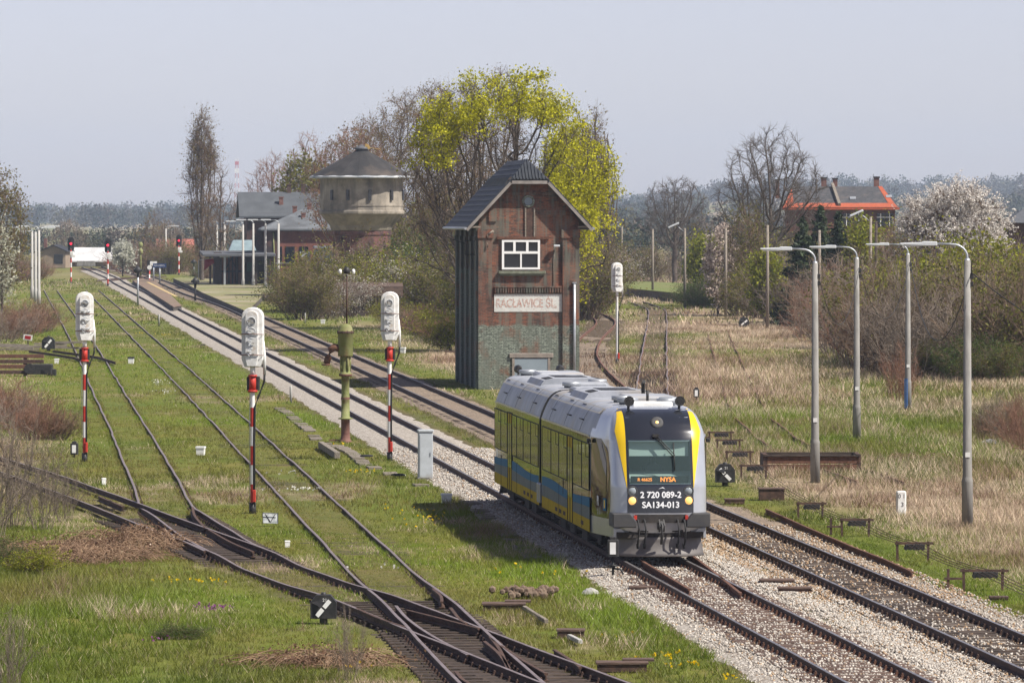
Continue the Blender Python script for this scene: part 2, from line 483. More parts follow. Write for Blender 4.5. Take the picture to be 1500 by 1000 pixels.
def ground_material():
    m, nt, N, L, B = base_mat("meadow_ground")
    a = N.new("ShaderNodeAttribute"); a.attribute_name = "dry"
    b = N.new("ShaderNodeAttribute"); b.attribute_name = "bare"
    v = coords(N, L, (1, 0.45, 1))
    f1 = noise(N, L, v, 0.55, 8, 0.65); f2 = noise(N, L, v, 4.0, 6, 0.7); f3 = noise(N, L, v, 0.09, 5)
    green = ramp(N, L, f1, [(0.32, (0.080, 0.110, 0.012)), (0.5, (0.13, 0.15, 0.020)), (0.68, (0.19, 0.165, 0.040))])
    green = mixc(N, L, ramp(N, L, f2, [(0.35, 0), (0.7, 0.65)]), green, (0.165, 0.13, 0.05))
    green = mixc(N, L, ramp(N, L, f3, [(0.42, 0), (0.6, 0.55)]), green, (0.085, 0.135, 0.016))
    straw = ramp(N, L, f2, [(0.28, (0.12, 0.078, 0.05)), (0.48, (0.27, 0.20, 0.135)), (0.70, (0.44, 0.355, 0.25))])
    soil = ramp(N, L, f2, [(0.30, (0.050, 0.036, 0.026)), (0.55, (0.105, 0.078, 0.052)), (0.74, (0.19, 0.15, 0.108))])
    c = mixc(N, L, a.outputs["Fac"], green, straw)
    c = mixc(N, L, b.outputs["Fac"], c, soil)
    L.new(c, B.inputs["Base Color"])
    B.inputs["Roughness"].default_value = 0.95; B.inputs["Specular IOR Level"].default_value = 0.1
    bump(N, L, f2, B, 0.9, 0.12)
    return m
M['ground'] = ground_material()
ground = np_mesh("ground", np.stack([XX.ravel(), DD.ravel(), ZZ.ravel()], 1), FF, M['ground'], attrs=dict(dry=dry, bare=bare), smooth=True)
tag(ground, kind="structure")

# ---------------------------------------------------------------- ballast beds
def ballast_mat():
    m, nt, N, L, B = base_mat("ballast_stone")
    v = coords(N, L, (1, 1, 1))
    vo = N.new("ShaderNodeTexVoronoi"); vo.inputs["Scale"].default_value = 15.0; L.new(v, vo.inputs["Vector"])
    sp = N.new("ShaderNodeSeparateColor"); L.new(vo.outputs["Color"], sp.inputs[0])
    c = ramp(N, L, sp.outputs[0], [(0.0, (0.21, 0.18, 0.15)), (0.3, (0.36, 0.32, 0.27)), (0.7, (0.47, 0.425, 0.365)), (1.0, (0.60, 0.56, 0.50))])
    b = N.new("ShaderNodeAttribute"); b.attribute_name = "brown"
    n1 = noise(N, L, v, 0.7, 6); n2 = noise(N, L, v, 2.6, 5, 0.7)
    cb = ramp(N, L, sp.outputs[1], [(0.0, (0.11, 0.078, 0.056)), (0.5, (0.245, 0.185, 0.13)), (1.0, (0.42, 0.33, 0.24))])
    ad = N.new("ShaderNodeMath"); ad.operation = 'MULTIPLY_ADD'; L.new(n1, ad.inputs[0]); ad.inputs[1].default_value = 0.9; L.new(b.outputs["Fac"], ad.inputs[2])
    c = mixc(N, L, ramp(N, L, ad.outputs[0], [(0.70, 0), (1.15, 1)]), c, cb)
    c = mixc(N, L, ramp(N, L, n2, [(0.58, 0), (0.75, 0.45)]), c, (0.33, 0.19, 0.09))
    dk = ramp(N, L, vo.outputs["Distance"], [(0.30, 0.0), (0.62, 0.55)])
    c = mixc(N, L, dk, c, (0.11, 0.095, 0.08))
    L.new(c, B.inputs["Base Color"]); B.inputs["Roughness"].default_value = 0.9; B.inputs["Specular IOR Level"].default_value = 0.2
    bump(N, L, vo.outputs["Distance"], B, -1.0, 0.04)
    return m
M['ballast'] = ballast_mat()
def strip(name, D0, D1, fl, fr, z_mid, brown, ncol=9, shoulder=True):
    d = [D0]
    while d[-1] < D1: d.append(d[-1] + max(0.5, 0.5*(d[-1]/130.0)**1.5))
    d = np.array(d); l = fl(d); r = fr(d)
    l = l + 0.45*(vnoise(d, d*0, 0.9, 21, 3) - 0.5); r = r + 0.45*(vnoise(d, d*0, 0.9, 22, 3) - 0.5)
    t = np.array([0, 0.10, 0.22, 0.36, 0.5, 0.64, 0.78, 0.90, 1.0])
    zz = np.array([-0.13, -0.03, 0, 0, 0, 0, 0, -0.03, -0.13]) if shoulder else np.array([-0.02]*9)
    X = l[:, None] + (r - l)[:, None]*t[None]
    Dm = np.repeat(d[:, None], 9, 1)
    Z = z_mid + zz[None] + 0.03*(vnoise(X, Dm, 0.5, 23, 2) - 0.6)
    n = len(d); i = np.arange((n-1)*9).reshape(n-1, 9)[:, :-1].ravel()
    br = brown(X.ravel(), Dm.ravel())
    return np_mesh(name, np.stack([X.ravel(), Dm.ravel(), Z.ravel()], 1), np.stack([i, i+1, i+10, i+9], 1), M['ballast'], attrs=dict(brown=br), smooth=True)
tag(strip("ballast", 86, 880, lambda d: trackX('M', d) - 2.15, lambda d: trackX('M', d) + 2.0, 0.0, lambda x, d: -0.02 + 0.16*sstep(150, 115, d)), kind="structure")
tag(strip("ballast", 86, 900, lambda d: trackX('R', d) - 1.75, lambda d: trackX('R', d) + np.where(d < 160, 2.3, 1.8), 0.0,
          lambda x, d: np.where(d < 150, 0.33 + 0.35*sstep(120, 150, d), 0.85)), kind="structure")
tag(strip("ballast", 86, 152, lambda d: XM(d) + 1.6, lambda d: XR(d) - 1.3, -0.012, lambda x, d: 0.26 + 0.2*sstep(115, 150, d), shoulder=False), kind="structure")
tag(strip("ballast", 262, 520, lambda d: trackX('U1', d) - 1.9, lambda d: trackX('U1', d) + 1.9, -0.03, lambda x, d: 0.62 + 0*x), kind="structure")

# ---------------------------------------------------------------- railway tracks
RAILP = [(-0.066, 0.0), (0.066, 0.0), (0.066, 0.012), (0.010, 0.032), (0.010, 0.105), (0.036, 0.118), (0.036, 0.145), (0.026, 0.150), (-0.026, 0.150), (-0.036, 0.145), (-0.036, 0.118), (-0.010, 0.105), (-0.010, 0.032), (-0.066, 0.012)]
RAIL_TOPS = {6, 7, 8}
def rail_sweep(pts, off, z0=0.02, wob=0.0, seed=0):
    T = tangents(pts); V = []; Fc = []; Mi = []
    n = len(RAILP)
    for i, (p, t) in enumerate(zip(pts, T)):
        nx = Vector((t.y, -t.x))
        o = off + (wob*(float(vnoise(np.array([p.y]), np.array([off*9]), 5.5, seed, 2)[0]) - 0.5) if wob else 0)
        c = p + nx*o
        dz = wob*0.8*(float(vnoise(np.array([p.y]), np.array([off*3+50]), 7.0, seed+4, 2)[0]) - 0.5) if wob else 0
        for a, b in RAILP: V.append((c.x + nx.x*a, c.y + nx.y*a, (z0(p.y) if callable(z0) else z0) + b + dz))
    for i in range(len(pts)-1):
        for k in range(n):
            Fc.append((i*n+k, i*n+(k+1) % n, (i+1)*n+(k+1) % n, (i+1)*n+k)); Mi.append(1 if k in RAIL_TOPS else 0)
    Fc.append(tuple(range(n))); Mi.append(0)
    Fc.append(tuple((len(pts)-1)*n + k for k in range(n-1, -1, -1))); Mi.append(0)
    return V, Fc, Mi
def add_rail(parent, pts, off, mats, z0=0.02, wob=0.0, seed=0, name="rail"):
    V, Fc, Mi = rail_sweep(pts, off, z0, wob, seed)
    b = MB(); b.v = V; b.f = Fc; b.m = Mi; b.sm = [False]*len(Fc)
    return b.build(name, mats, parent)
def sleeper_mesh(name, wood, plates=True):
    b = MB()
    b.box((0, 0, -0.055), (2.5, 0.24, 0.15), 0, bev=0.015)
    if plates:
        for s in (-0.7525, 0.7525):
            b.box((s, 0, 0.026), (0.34, 0.15, 0.014), 1)
            for e in (-0.12, 0.12):
                b.box((s+e, 0, 0.055), (0.05, 0.07, 0.05), 1)
                b.cyl((s+e, 0, 0.07), (s+e, 0, 0.11), 0.018, 0.016, 6, 1)
    return b
def make_track(key, label, group, spacing, Dview, sl_mats, rail_mats, n_ind=100, z0=0.02, wob=0.0, Dmax_sl=1e9, nrail=2, zsl=0.0, skip=lambda D: False, seed=1):
    pts = TRACKS[key]
    t = empty("railway_track", (0, 0, 0), 0, label, "railway track", group)
    for s in ((-0.7525, 0.7525) if nrail == 2 else (0.7525,)):
        add_rail(t, pts, s, rail_mats, z0=z0, wob=wob, seed=seed)
    # sleepers along the path
    L = [0.0]
    for a, b in zip(pts, pts[1:]): L.append(L[-1] + (b-a).length)
    L = np.array(L); ds = np.array([p.y for p in pts]); xs = np.array([p.x for p in pts])
    q = np.arange(0, L[-1], spacing)
    sx = np.interp(q, L, xs); sd = np.interp(q, L, ds)
    ang = -np.arctan2(np.gradient(sx), np.gradient(sd))
    rng = random.Random(seed)
    proto = None; rest = MB(); cnt = 0
    for x, d, a in zip(sx, sd, ang):
        if d > Dmax_sl or skip(d): continue
        a += rng.uniform(-0.02, 0.02); dz = rng.uniform(-0.012, 0.006) + (zsl(d) if callable(zsl) else zsl)
        if d >= Dview and cnt < n_ind:
            if proto is None:
                o = proto = sleeper_mesh("sleeper", None).build("sleeper", sl_mats, t)
            else:
                o = proto.copy(); COL.objects.link(o); o.parent = t
            o.location = (x, d, dz); o.rotation_euler = (0, 0, a)
            cnt += 1
        else:
            rest.box((x, d, dz-0.055), (2.5, 0.24, 0.15), 0, rz=a)
    if rest.f:
        tag(rest.build("sleepers", sl_mats[0], t, fix=False), kind="stuff")
    return t
rm_main = [M['rust_dark'], M['railtop']]
rm_old = [M['rust_dark'], M['railtop_old']]
SLM = [M['wood_brown'], M['rust']]; SLO = [M['wood_dark'], M['rust_dark']]
tk_m = make_track('M', "double-rail track in pale stone ballast carrying the railcar", None, 0.62, 96.5, SLM, rm_main, 100, seed=2, zsl=lambda d: 0.018-0.06*float(sstep(122,140,d)))
tk_r = make_track('R', "track in brown ballast right of the railcar passing the brick signal box", None, 0.65, 104, SLO, rm_main, 100, seed=3, zsl=lambda d: 0.010-0.04*float(sstep(135,155,d)))
tk_2 = make_track('T2', "grassy siding track running straight just left of the main ballast", None, 0.68, 96.5, SLO, rm_old, 60, z0=lambda d: 0.02-0.14*float(sstep(118,128,d)), wob=0.065, Dmax_sl=420, seed=4, zsl=lambda d: -0.012-0.085*float(sstep(108,122,d)))
tk_0 = make_track('T0', "siding track cutting in from the left edge across the bottom crossing", None, 0.68, 96.5, SLO, rm_old, 60, z0=lambda d: 0.02-0.10*float(sstep(118,126,d))*(1-float(sstep(130,135,d))), wob=0.05, seed=5, zsl=lambda d: -0.012-0.085*float(sstep(106,114,d))*(1-float(sstep(131,136,d))*(1-float(sstep(150,156,d)))))
tk_1 = make_track('T1', "grassy leftmost siding track beside the leftmost covered signal", None, 0.70, 140, SLO, rm_old, 50, z0=lambda d: 0.02-0.135*float(sstep(150,160,d)), wob=0.08, Dmax_sl=330, seed=6, zsl=lambda d: -0.02-0.085*float(sstep(150,158,d)))
tk_u1 = make_track('U1', "rusty S-curved track right of the brick signal box", None, 0.70, 255, SLO, [M['rust'], M['rust_pale']], 60, wob=0.05, seed=7, zsl=-0.055)
tk_u2 = make_track('U2', "straight rusty track in dry grass beside the slim white-headed signal", None, 0.75, 255, SLO, [M['rust'], M['railtop_old']], 20, wob=0.12, Dmax_sl=300, seed=8)
tk_u3 = make_track('U3', "overgrown track curving away through the dry field behind the lamp posts", None, 0.75, 900, SLO, [M['rust_dark'], M['rust']], 0, z0=-0.085, wob=0.15, Dmax_sl=0, seed=9)

# extra rails of the crossing and the turnout, from their places on the ground
cr = empty("track_crossing", (0, 0, 0), 0, "dark crossing of wing rails and check rails where two sidings meet", "rail crossing")
for pl, top in (([(580, 886), (596, 904), (630, 928), (686, 958)], 1), ([(514, 886), (560, 906), (600, 919)], 0),
                ([(596, 892), (640, 903), (682, 914), (702, 919)], 0), ([(634, 861), (646, 872), (647, 880)], 0),
                ([(660, 889), (676, 908), (684, 912)], 0), ([(718, 931), (732, 950), (744, 978)], 0), ([(710, 938), (730, 955), (742, 971), (746, 978)], 0),
                ([(668, 982), (676, 992), (688, 1000)], 0), ([(812, 950), (840, 968), (850, 976)], 0), ([(720, 934), (757, 960), (800, 985)], 0),
                ([(306, 775), (340, 794), (371, 807)], 0), ([(145, 726), (180, 741)], 0), ([(238, 773), (262, 788), (300, 806)], 1), ([(282, 742), (285, 754), (300, 772)], 0)):
    pp = smooth_path(px_path(pl), 0.6)
    add_rail(cr, pp, 0.0, rm_old if top else [M['rust_dark'], M['rust_dark'] if not top else M['railtop_old']], z0=0.018, name="check_rail")
# long crossing timbers under the diamond
tb = MB()
for k in range(34):
    d = 97.0 + k*0.68
    xa = float(trackX('T2', np.array(d))); xb = float(trackX('T0', np.array(d)))
    tb.box(((xa+xb)/2, d+0.3, -0.062), (abs(xa-xb)+2.0, 0.22, 0.15), 0, rz=0.14)
tb.build("crossing_timbers", M['wood_dark'], cr)
# turnout blades on the main track under the railcar
pp = smooth_path(px_path([(940, 820), (970, 838), (1010, 862)]), 0.6)
add_rail(tk_m, pp, 0.0, [M['rust'], M['rust']], z0=0.02, name="switch_blade")
pp = smooth_path(px_path([(1008, 808), (1040, 832), (1085, 868)]), 0.6)
add_rail(tk_m, pp, 0.0, [M['rust'], M['rust']], z0=0.02, name="switch_blade")
# crossover far away by the platforms and the turntable-like siding at the left
for lab, pl in (("far crossover track beyond the platform crossing toward the left signals", [(236, 404.5), (206, 406), (176, 408), (150, 411)]),
                ("short curved track crossing the leftmost siding beside the dark buffer", [(150, 531), (128, 524), (98, 519), (60, 514)])):
    t = empty("railway_track", (0, 0, 0), 0, lab, "railway track")
    pa = [G(x, y, 0.12) for x, y in pl]; pa = [Vector((p.x, p.y)) for p in pa]
    q = []
    for a, b in zip(pa, pa[1:]):
        q += [a.lerp(b, k/6) for k in range(6)]
    q.append(pa[-1])
    for s in (-0.7525, 0.7525): add_rail(t, q, s, [M['rust_dark'], M['rust_dark']], z0=0.02)

# ---------------------------------------------------------------- text
def text_mesh(name, body, size, loc, mat_, parent, rot=(math.pi/2, 0, 0), extrude=0.002, bold=0.0, align='CENTER', sx=1.0, spc=1.0):
    cu = bpy.data.curves.new(name, 'FONT')
    cu.body = body; cu.size = size; cu.extrude = extrude
    cu.space_character = spc
    cu.align_x = align; cu.align_y = 'CENTER'
    tmp = bpy.data.objects.new(name + "_tmp", cu); COL.objects.link(tmp)
    bpy.context.view_layer.update()
    dg = bpy.context.evaluated_depsgraph_get()
    me = bpy.data.meshes.new_from_object(tmp.evaluated_get(dg))
    bpy.data.objects.remove(tmp); bpy.data.curves.remove(cu)
    me.name = name
    if bold > 0:       # heavier strokes: shifted copies a hair apart in depth
        bm = bmesh.new()
        for k, (dx, dy) in enumerate(((0, 0), (bold, 0), (-bold, 0), (0, bold), (0, -bold))):
            n0 = len(bm.verts); bm.from_mesh(me); bm.verts.ensure_lookup_table()
            for v in bm.verts[n0:]: v.co += Vector((dx, dy, 0.0006*k))
        bm.to_mesh(me); bm.free()
    me.materials.clear(); me.materials.append(mat_)
    o = bpy.data.objects.new(name, me); COL.objects.link(o)
    o.parent = parent; o.location = loc; o.rotation_euler = rot; o.scale = (sx, 1, 1)
    return o

# ---------------------------------------------------------------- signal box
SB_D = 271.0
sb_mats = dict(
    brick=brick_mat("signal_box_brick", ((0.27,0.088,0.044), (0.070,0.038,0.030), (0.125,0.062,0.044)), (0.15,0.13,0.105), stain=(0.055,0.042,0.036), green=((0.075,0.085,0.070), (0.30,0.34,0.275), 3.25)),
    side=brick_mat("signal_box_shaded_side_brick", ((0.10,0.085,0.07), (0.075,0.085,0.08), (0.12,0.07,0.05)), (0.10,0.11,0.10), stain=(0.06,0.075,0.075), green=((0.085,0.105,0.095), (0.15,0.18,0.155), 6.0)),  # shade of the side wall put into darker, greyer brick colours
    roof=mat("dark_metal_tile_roof", (0.030,0.034,0.040), (0.042,0.047,0.055), scale=1.2, rough=0.62, spec=0.3),
    soffit=mat("pale_barge_board", (0.27,0.245,0.22), (0.19,0.17,0.155), scale=3, rough=0.7),
    frame=mat("white_window_frame", (0.80,0.80,0.78), rough=0.4),
    grey=mat("grey_shutter", (0.22,0.27,0.30), (0.19,0.235,0.26), scale=1, rough=0.6),
    stone=mat("lintel_stone", (0.26,0.225,0.19), (0.19,0.165,0.14), scale=4, rough=0.9, bmp=0.3),
    moss=mat("mossy_sill", (0.20,0.21,0.16), (0.12,0.13,0.09), scale=5, rough=0.95, bmp=0.4),
)
sgn = base_mat("faded_sign_paint")
def sign_material():
    m, nt, N, L, B = base_mat("faded_white_sign_board")
    v = coords(N, L, 1.0)
    n1 = noise(N, L, coords(N, L, (9, 9, 14)), 1.0, 4, 0.7); n2 = noise(N, L, v, 1.3, 5)
    c = mixc(N, L, ramp(N, L, n1, [(0.55, 0), (0.66, 0.75)]), (0.60, 0.60, 0.56), (0.40, 0.24, 0.17))
    c = mixc(N, L, ramp(N, L, n2, [(0.5, 0), (0.68, 0.5)]), c, (0.36, 0.40, 0.38))
    L.new(c, B.inputs["Base Color"]); B.inputs["Roughness"].default_value = 0.85
    return m
sb_mats['sign'] = sign_material()
def worn_letters():
    m, nt, N, L, B = base_mat("worn_red_lettering")
    n1 = noise(N, L, coords(N, L, (7, 7, 7), 'Generated'), 2.0, 5, 0.7)
    c = ramp(N, L, n1, [(0.40, (0.36, 0.15, 0.11)), (0.50, (0.48, 0.32, 0.26)), (0.56, (0.58, 0.56, 0.52))])
    L.new(c, B.inputs["Base Color"]); B.inputs["Roughness"].default_value = 0.9
    return m
W_, L_ = 5.0, 13.2       # width and depth; local x 0..W_, y 0..L_
sbx = empty("signal_box", (-1.66, SB_D, -0.15), math.atan(0.0885), "tall narrow brick railway signal box with dark tiled half-hipped roof", "signal box")
EV, RK, RD = 8.15, 10.50, 11.50    # eave, rake top under the half hip, ridge height
cx = W_/2
b = MB()
# the body: front gable wall profile pushed back
ex = 0.30
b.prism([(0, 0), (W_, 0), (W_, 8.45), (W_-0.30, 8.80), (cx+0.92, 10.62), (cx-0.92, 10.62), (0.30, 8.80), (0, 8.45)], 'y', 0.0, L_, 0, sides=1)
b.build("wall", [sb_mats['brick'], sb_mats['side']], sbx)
def pil(x0, x1, z0, z1, d, m='brick', name="pilaster"):
    q = MB(); q.box(((x0+x1)/2, -d/2+0.0005, (z0+z1)/2), (x1-x0, d, z1-z0)); return q.build(name, sb_mats[m], sbx)
pil(-0.02, 0.66, -0.2, 7.58, 0.13); pil(W_-0.82, W_+0.02, -0.2, 7.58, 0.13)
pil(-0.06, 0.72, 7.583, 8.0, 0.19, name="corbel"); pil(W_-0.88, W_+0.06, 7.583, 8.0, 0.19, name="corbel")
pil(0.50, 0.9, 8.40, 8.95, 0.08, name="corbel"); pil(W_-1.6, W_-0.5, 8.70, 8.95, 0.08, name="corbel")
pil(cx-1.1, cx+1.1, 9.7, 9.86, 0.07, name="corbel")
q = MB()
for k in range(26):
    q.box((0.84+k*0.130, -0.055, 4.99), (0.072, 0.11, 0.26))
q.box((2.46, -0.06, 5.16), (3.36, 0.13, 0.08)); q.box((2.46, -0.03, 4.83), (3.36, 0.06, 0.05))
q.build("dentil_band", sb_mats['brick'], sbx)
# painted station name
q = MB(); q.box((2.47, -0.012, 4.36), (3.38, 0.026, 0.88)); sg = q.build("name_panel", sb_mats['sign'], sbx)
text_mesh("lettering", "RACŁAWICE ŚL.", 0.60, (2.38, -0.029, 4.33), worn_letters(), sg, bold=0.012, sx=0.70)
# window
wx0, wx1, wz0, wz1 = 1.16, 3.05, 6.02, 7.48
q = MB(); q.box(((wx0+wx1)/2, -0.02, (wz0+wz1)/2), (wx1-wx0, 0.05, wz1-wz0))
win = q.build("window", M['glass_dark'], sbx)
q = MB(); fy = -0.075
for x in (wx0+0.05, wx1-0.05): q.box((x, fy, (wz0+wz1)/2), (0.11, 0.07, wz1-wz0))
for z, h in ((wz0+0.05, 0.10), (wz1-0.05, 0.10), (wz0+0.84, 0.12)): q.box(((wx0+wx1)/2, fy-0.003, z), (wx1-wx0-0.2, 0.07, h))
for x in (wx0+0.62, wx0+1.26): q.box((x, fy-0.002, wz0+1.13), (0.12, 0.066, 0.56))
q.box(((wx0+wx1)/2, fy-0.002, wz0+0.42), (0.08, 0.066, 0.72))
q.build("window_frame", sb_mats['frame'], win)
q = MB(); q.box(((wx0+wx1)/2+0.05, -0.10, wz0-0.14), (2.35, 0.22, 0.13), bev=0.02); q.box(((wx0+wx1)/2+0.05, -0.05, wz0-0.26), (2.2, 0.1, 0.11)); q.build("window_sill", sb_mats['moss'], win)
q = MB(); q.box(((wx0+wx1)/2+0.1, -0.06, wz1+0.10), (2.6, 0.12, 0.12)); q.build("window_lintel", M['rust'], win)
# round attic vent with long slot
q = MB()
q.cyl((cx-0.02, -0.01, 9.40), (cx-0.02, -0.04, 9.40), 0.20, n=20); q.build("round_vent", sb_mats['grey'], sbx)
q = MB()
q.lathe([(0.22, -0.05), (0.31, -0.05), (0.31, 0.03), (0.22, 0.03), (0.22, -0.05)], n=20)
ring = q.build("vent_ring", sb_mats['brick'], sbx); ring.location = (cx-0.02, -0.03, 9.40); ring.rotation_euler = (math.pi/2, 0, 0)
q = MB()
q.box((cx-0.16, -0.03, 8.30), (0.07, 0.07, 1.55)); q.box((cx+0.28, -0.03, 8.30), (0.07, 0.07, 1.55))
q.build("slot_jamb", M['wood_grey'], sbx)
q = MB(); q.box((cx+0.06, -0.012, 8.30), (0.36, 0.03, 1.5)); q.build("slot", M['rust_dark'], sbx)
# bricked-up door with a grey shutter and its lintel
q = MB(); q.box((2.62, -0.03, 0.80), (1.68, 0.06, 1.62)); dr = q.build("door", sb_mats['grey'], sbx)
q = MB(); q.box((2.62, -0.045, 1.76), (2.2, 0.11, 0.22), bev=0.03); q.box((1.73, -0.035, 0.8), (0.12, 0.09, 1.66)); q.box((3.51, -0.035, 0.8), (0.12, 0.09, 1.66)); q.build("door_frame", sb_mats['stone'], dr)
# pipe, lamp, cable, bracket
q = MB(); q.tube([(W_-0.24, -0.20, 0.0), (W_-0.24, -0.20, 5.35)], 0.07, 10); q.box((W_-0.24, -0.19, 5.36), (0.20, 0.18, 0.06)); q.build("downpipe", M['galv'], sbx)
q = MB(); q.tube([(3.80, -0.02, 7.0), (3.80, -0.16, 7.18)], 0.02); q.box((3.87, -0.26, 7.2), (0.30, 0.24, 0.09), bev=0.02); q.build("wall_lamp", M['lamp_grey'], sbx)
q = MB(); q.tube([(0.75,-0.03,7.9),(0.45,-0.22,7.75),(0.42,-0.2,7.1)],0.04); q.tube([(0.72,-0.16,7.95),(0.45,-0.22,7.75)],0.05); q.build("insulator_bracket", M['wood_grey'], sbx)
q = MB(); q.tube([(3.78, -0.03, 7.0), (3.74, -0.03, 6.4), (3.72, -0.03, 5.2)], 0.018); q.build("cable", M['wood_grey'], sbx)
q = MB(); q.tube([(-0.02, 1.5, 7.45), (-0.55, 1.5, 7.45), (-0.55, 1.5, 6.75), (-0.02, 1.5, 6.75)], 0.035); q.tube([(-0.55,1.5,7.3),(-1.3,1.6,7.55)],0.02); q.build("wall_bracket", M['black'], sbx)
# side wall pilasters, corbels and windows
for y in (0.0, 3.1, 6.2, 9.3, L_-0.75):
    q = MB(); q.box((-0.06, y+0.37, 3.9), (0.14, 0.74, 8.3)); q.box((-0.10, y+0.37, 7.55), (0.20, 0.78, 0.22)); q.build("side_pilaster", sb_mats['side'], sbx)
for y in (1.6, 4.7, 7.8, 10.9):
    q = MB(); q.box((-0.008, y+0.3, 6.9), (0.05, 0.75, 1.6)); q.build("side_window", M['glass_dark'], sbx)
# roof: two steep slopes, half hips on both ends
ov, ef = 0.62, 0.55           # eave and gable overhang
yF, yB = -ef, L_+ef
kx = (cx+ov)/(RD-EV)          # horizontal run per metre of rise
def slope_x(z, s): return cx + s*(RD - z)*kx
th = 0.14
A = {}
for s in (-1, 1):
    A[s] = dict(e0=(slope_x(EV, s), yF, EV), e1=(slope_x(EV, s), yB, EV), k0=(slope_x(RK, s), yF, RK), k1=(slope_x(RK, s), yB, RK))
r0, r1 = (cx, yF+1.55, RD), (cx, yB-1.55, RD)
for s, nm in ((-1, "roof_slope"), (1, "roof_slope")):
    a = A[s]; top = [a['e0'], a['k0'], r0, r1, a['k1'], a['e1']]
    V = top + [(p[0], p[1], p[2]-th) for p in top]; n = 6
    q = MB(); q.add(V, [tuple(range(6)), tuple(range(11, 5, -1))] + [(k, 6+k, 6+(k+1) % 6, (k+1) % 6) for k in range(6)])
    # tile courses as low battens
    for c in range(1, 13):
        t = c/13.0; z = EV + (RD-EV)*t
        ins = 0.0 if z < RK else 1.55*(z-RK)/(RD-RK)
        x = slope_x(z, s)
        q.box((x, (yF+yB)/2, z+0.012), (0.05, yB-yF-2*ins-0.02, 0.035), ry=s*math.atan2(1, kx))
    q.build(nm, sb_mats['roof'], sbx)
for yk, rr in ((yF, r0), (yB, r1)):
    top = [(slope_x(RK, -1), yk, RK), (slope_x(RK, 1), yk, RK), rr]
    V = top + [(p[0], p[1] + (0.05 if yk < 0 else -0.05), p[2]-0.1) for p in top]
    q = MB(); q.add(V, [(0, 1, 2), (5, 4, 3), (0, 3, 4, 1), (1, 4, 5, 2), (2, 5, 3, 0)])
    for k in range(-5, 6):
        f = abs(k)/5.6
        p0 = Vector(((top[0][0]+top[1][0])/2 + k*(top[1][0]-top[0][0])/11.4, yk, RK))
        p1 = p0.lerp(Vector((p0.x, rr[1], RD)), 1-f)
        q.tube([p0+Vector((0, -0.01, 0.015)), p1+Vector((0, -0.01, 0.015))], 0.032, 5)
    q.build("half_hip", sb_mats['roof'], sbx)
for s in (-1, 1):
    a = A[s]
    for yk in (yF, yB):
        q = MB()
        p0 = Vector((a['e0'][0], yk, EV-0.07)); p1 = Vector((a['k0'][0], yk, RK-0.07))
        d = (p1-p0); mid = (p0+p1)/2
        q.box(mid + Vector((0, 0.02 if yk < 0 else -0.02, -0.11)), (d.length, 0.05, 0.14), ry=-math.atan2(d.z, d.x))
        q.build("barge_board", sb_mats['soffit'], sbx)
for yk in (yF, yB):
    q = MB(); q.box((cx, yk+(0.02 if yk < 0 else -0.02), RK-0.16), (slope_x(RK, 1)-slope_x(RK, -1)-0.1, 0.05, 0.16)); q.build("hip_board", sb_mats['soffit'], sbx)
q = MB()
for s in (-1, 1): q.tube([(slope_x(EV, s)+s*0.06, yF, EV-0.10), (slope_x(EV, s)+s*0.06, yB, EV-0.10)], 0.07, 8)
q.build("gutter", M['galv'], sbx)
q = MB()
for yk in (0.35,):
    q.box((slope_x(EV, -1)+0.45, yk-0.7, EV-0.02), (0.5, 0.07, 0.09)); q.box((slope_x(EV, 1)-0.45, yk-0.7, EV-0.02), (0.5, 0.07, 0.09))
q.build("purlin_end", M['wood_grey'], sbx)

# ---------------------------------------------------------------- the railcar
TN = 131.3
tr = empty("diesel_railcar", (XM(TN)+0.10, TN, 0.17), math.atan(0.0942), "two-car silver, yellow and dark green diesel railcar on the ballasted track", "railcar")
TM = dict(
    silver=mat("silver_paint", (0.46,0.48,0.515), (0.42,0.44,0.475), scale=1.5, rough=0.26, metal=0.45, spec=0.5),
    roof=mat("light_grey_roof", (0.38,0.395,0.425), (0.27,0.285,0.31), scale=1.4, rough=0.5, c3=(0.33,0.305,0.27)),
    side=mat("dark_tinted_side", (0.012,0.014,0.006), (0.020,0.022,0.009), scale=1, rough=0.05, spec=0.28),
    glass=mat("tinted_side_window", (0.008,0.010,0.006), rough=0.03, spec=0.32),
    black=mat("gloss_black_mask", (0.014,0.016,0.022), rough=0.16, spec=0.6, coat=0.4),
    yellow=mat("yellow_paint", (0.72,0.47,0.008), rough=0.3, spec=0.5),
    yellow_shaded=mat("shaded_yellow_skirt", (0.50,0.345,0.008), (0.40,0.275,0.012), scale=3, rough=0.5, spec=0.02),  # yellow paint darkened, shading of the car side put into its colour
    blue=mat("blue_stripe", (0.010,0.14,0.29), rough=0.4, spec=0.015), grey=mat("grey_stripe", (0.16,0.19,0.20), (0.13,0.155,0.165), scale=2, rough=0.4, spec=0.015),
    under=mat("underframe_grime", (0.020,0.018,0.017), (0.05,0.042,0.036), scale=5, rough=0.85),
    bufb=mat("buffer_cover", (0.045,0.045,0.047), (0.06,0.058,0.056), scale=5, rough=0.65),
    plow=mat("plough_steel", (0.115,0.105,0.10), (0.16,0.145,0.135), scale=2, rough=0.55),
    led=mat("orange_display", (0.5,0.16,0.02), emit=((1.0,0.30,0.04), 1.5)),
    lamp=mat("lit_headlamp", (0.8,0.5,0.2), rough=0.2, emit=((1.0,0.50,0.12), 0.7)),
    lampoff=mat("unlit_headlamp", (0.25,0.28,0.30), rough=0.1, spec=0.7),
    white=mat("white_marking", (0.82,0.83,0.84), rough=0.5), blind=mat("window_blind", (0.62,0.68,0.64), rough=0.8), dash=mat("cab_interior", (0.10,0.12,0.115), rough=0.8),
    bellow=mat("bellows", (0.018,0.018,0.020), rough=0.75),
)
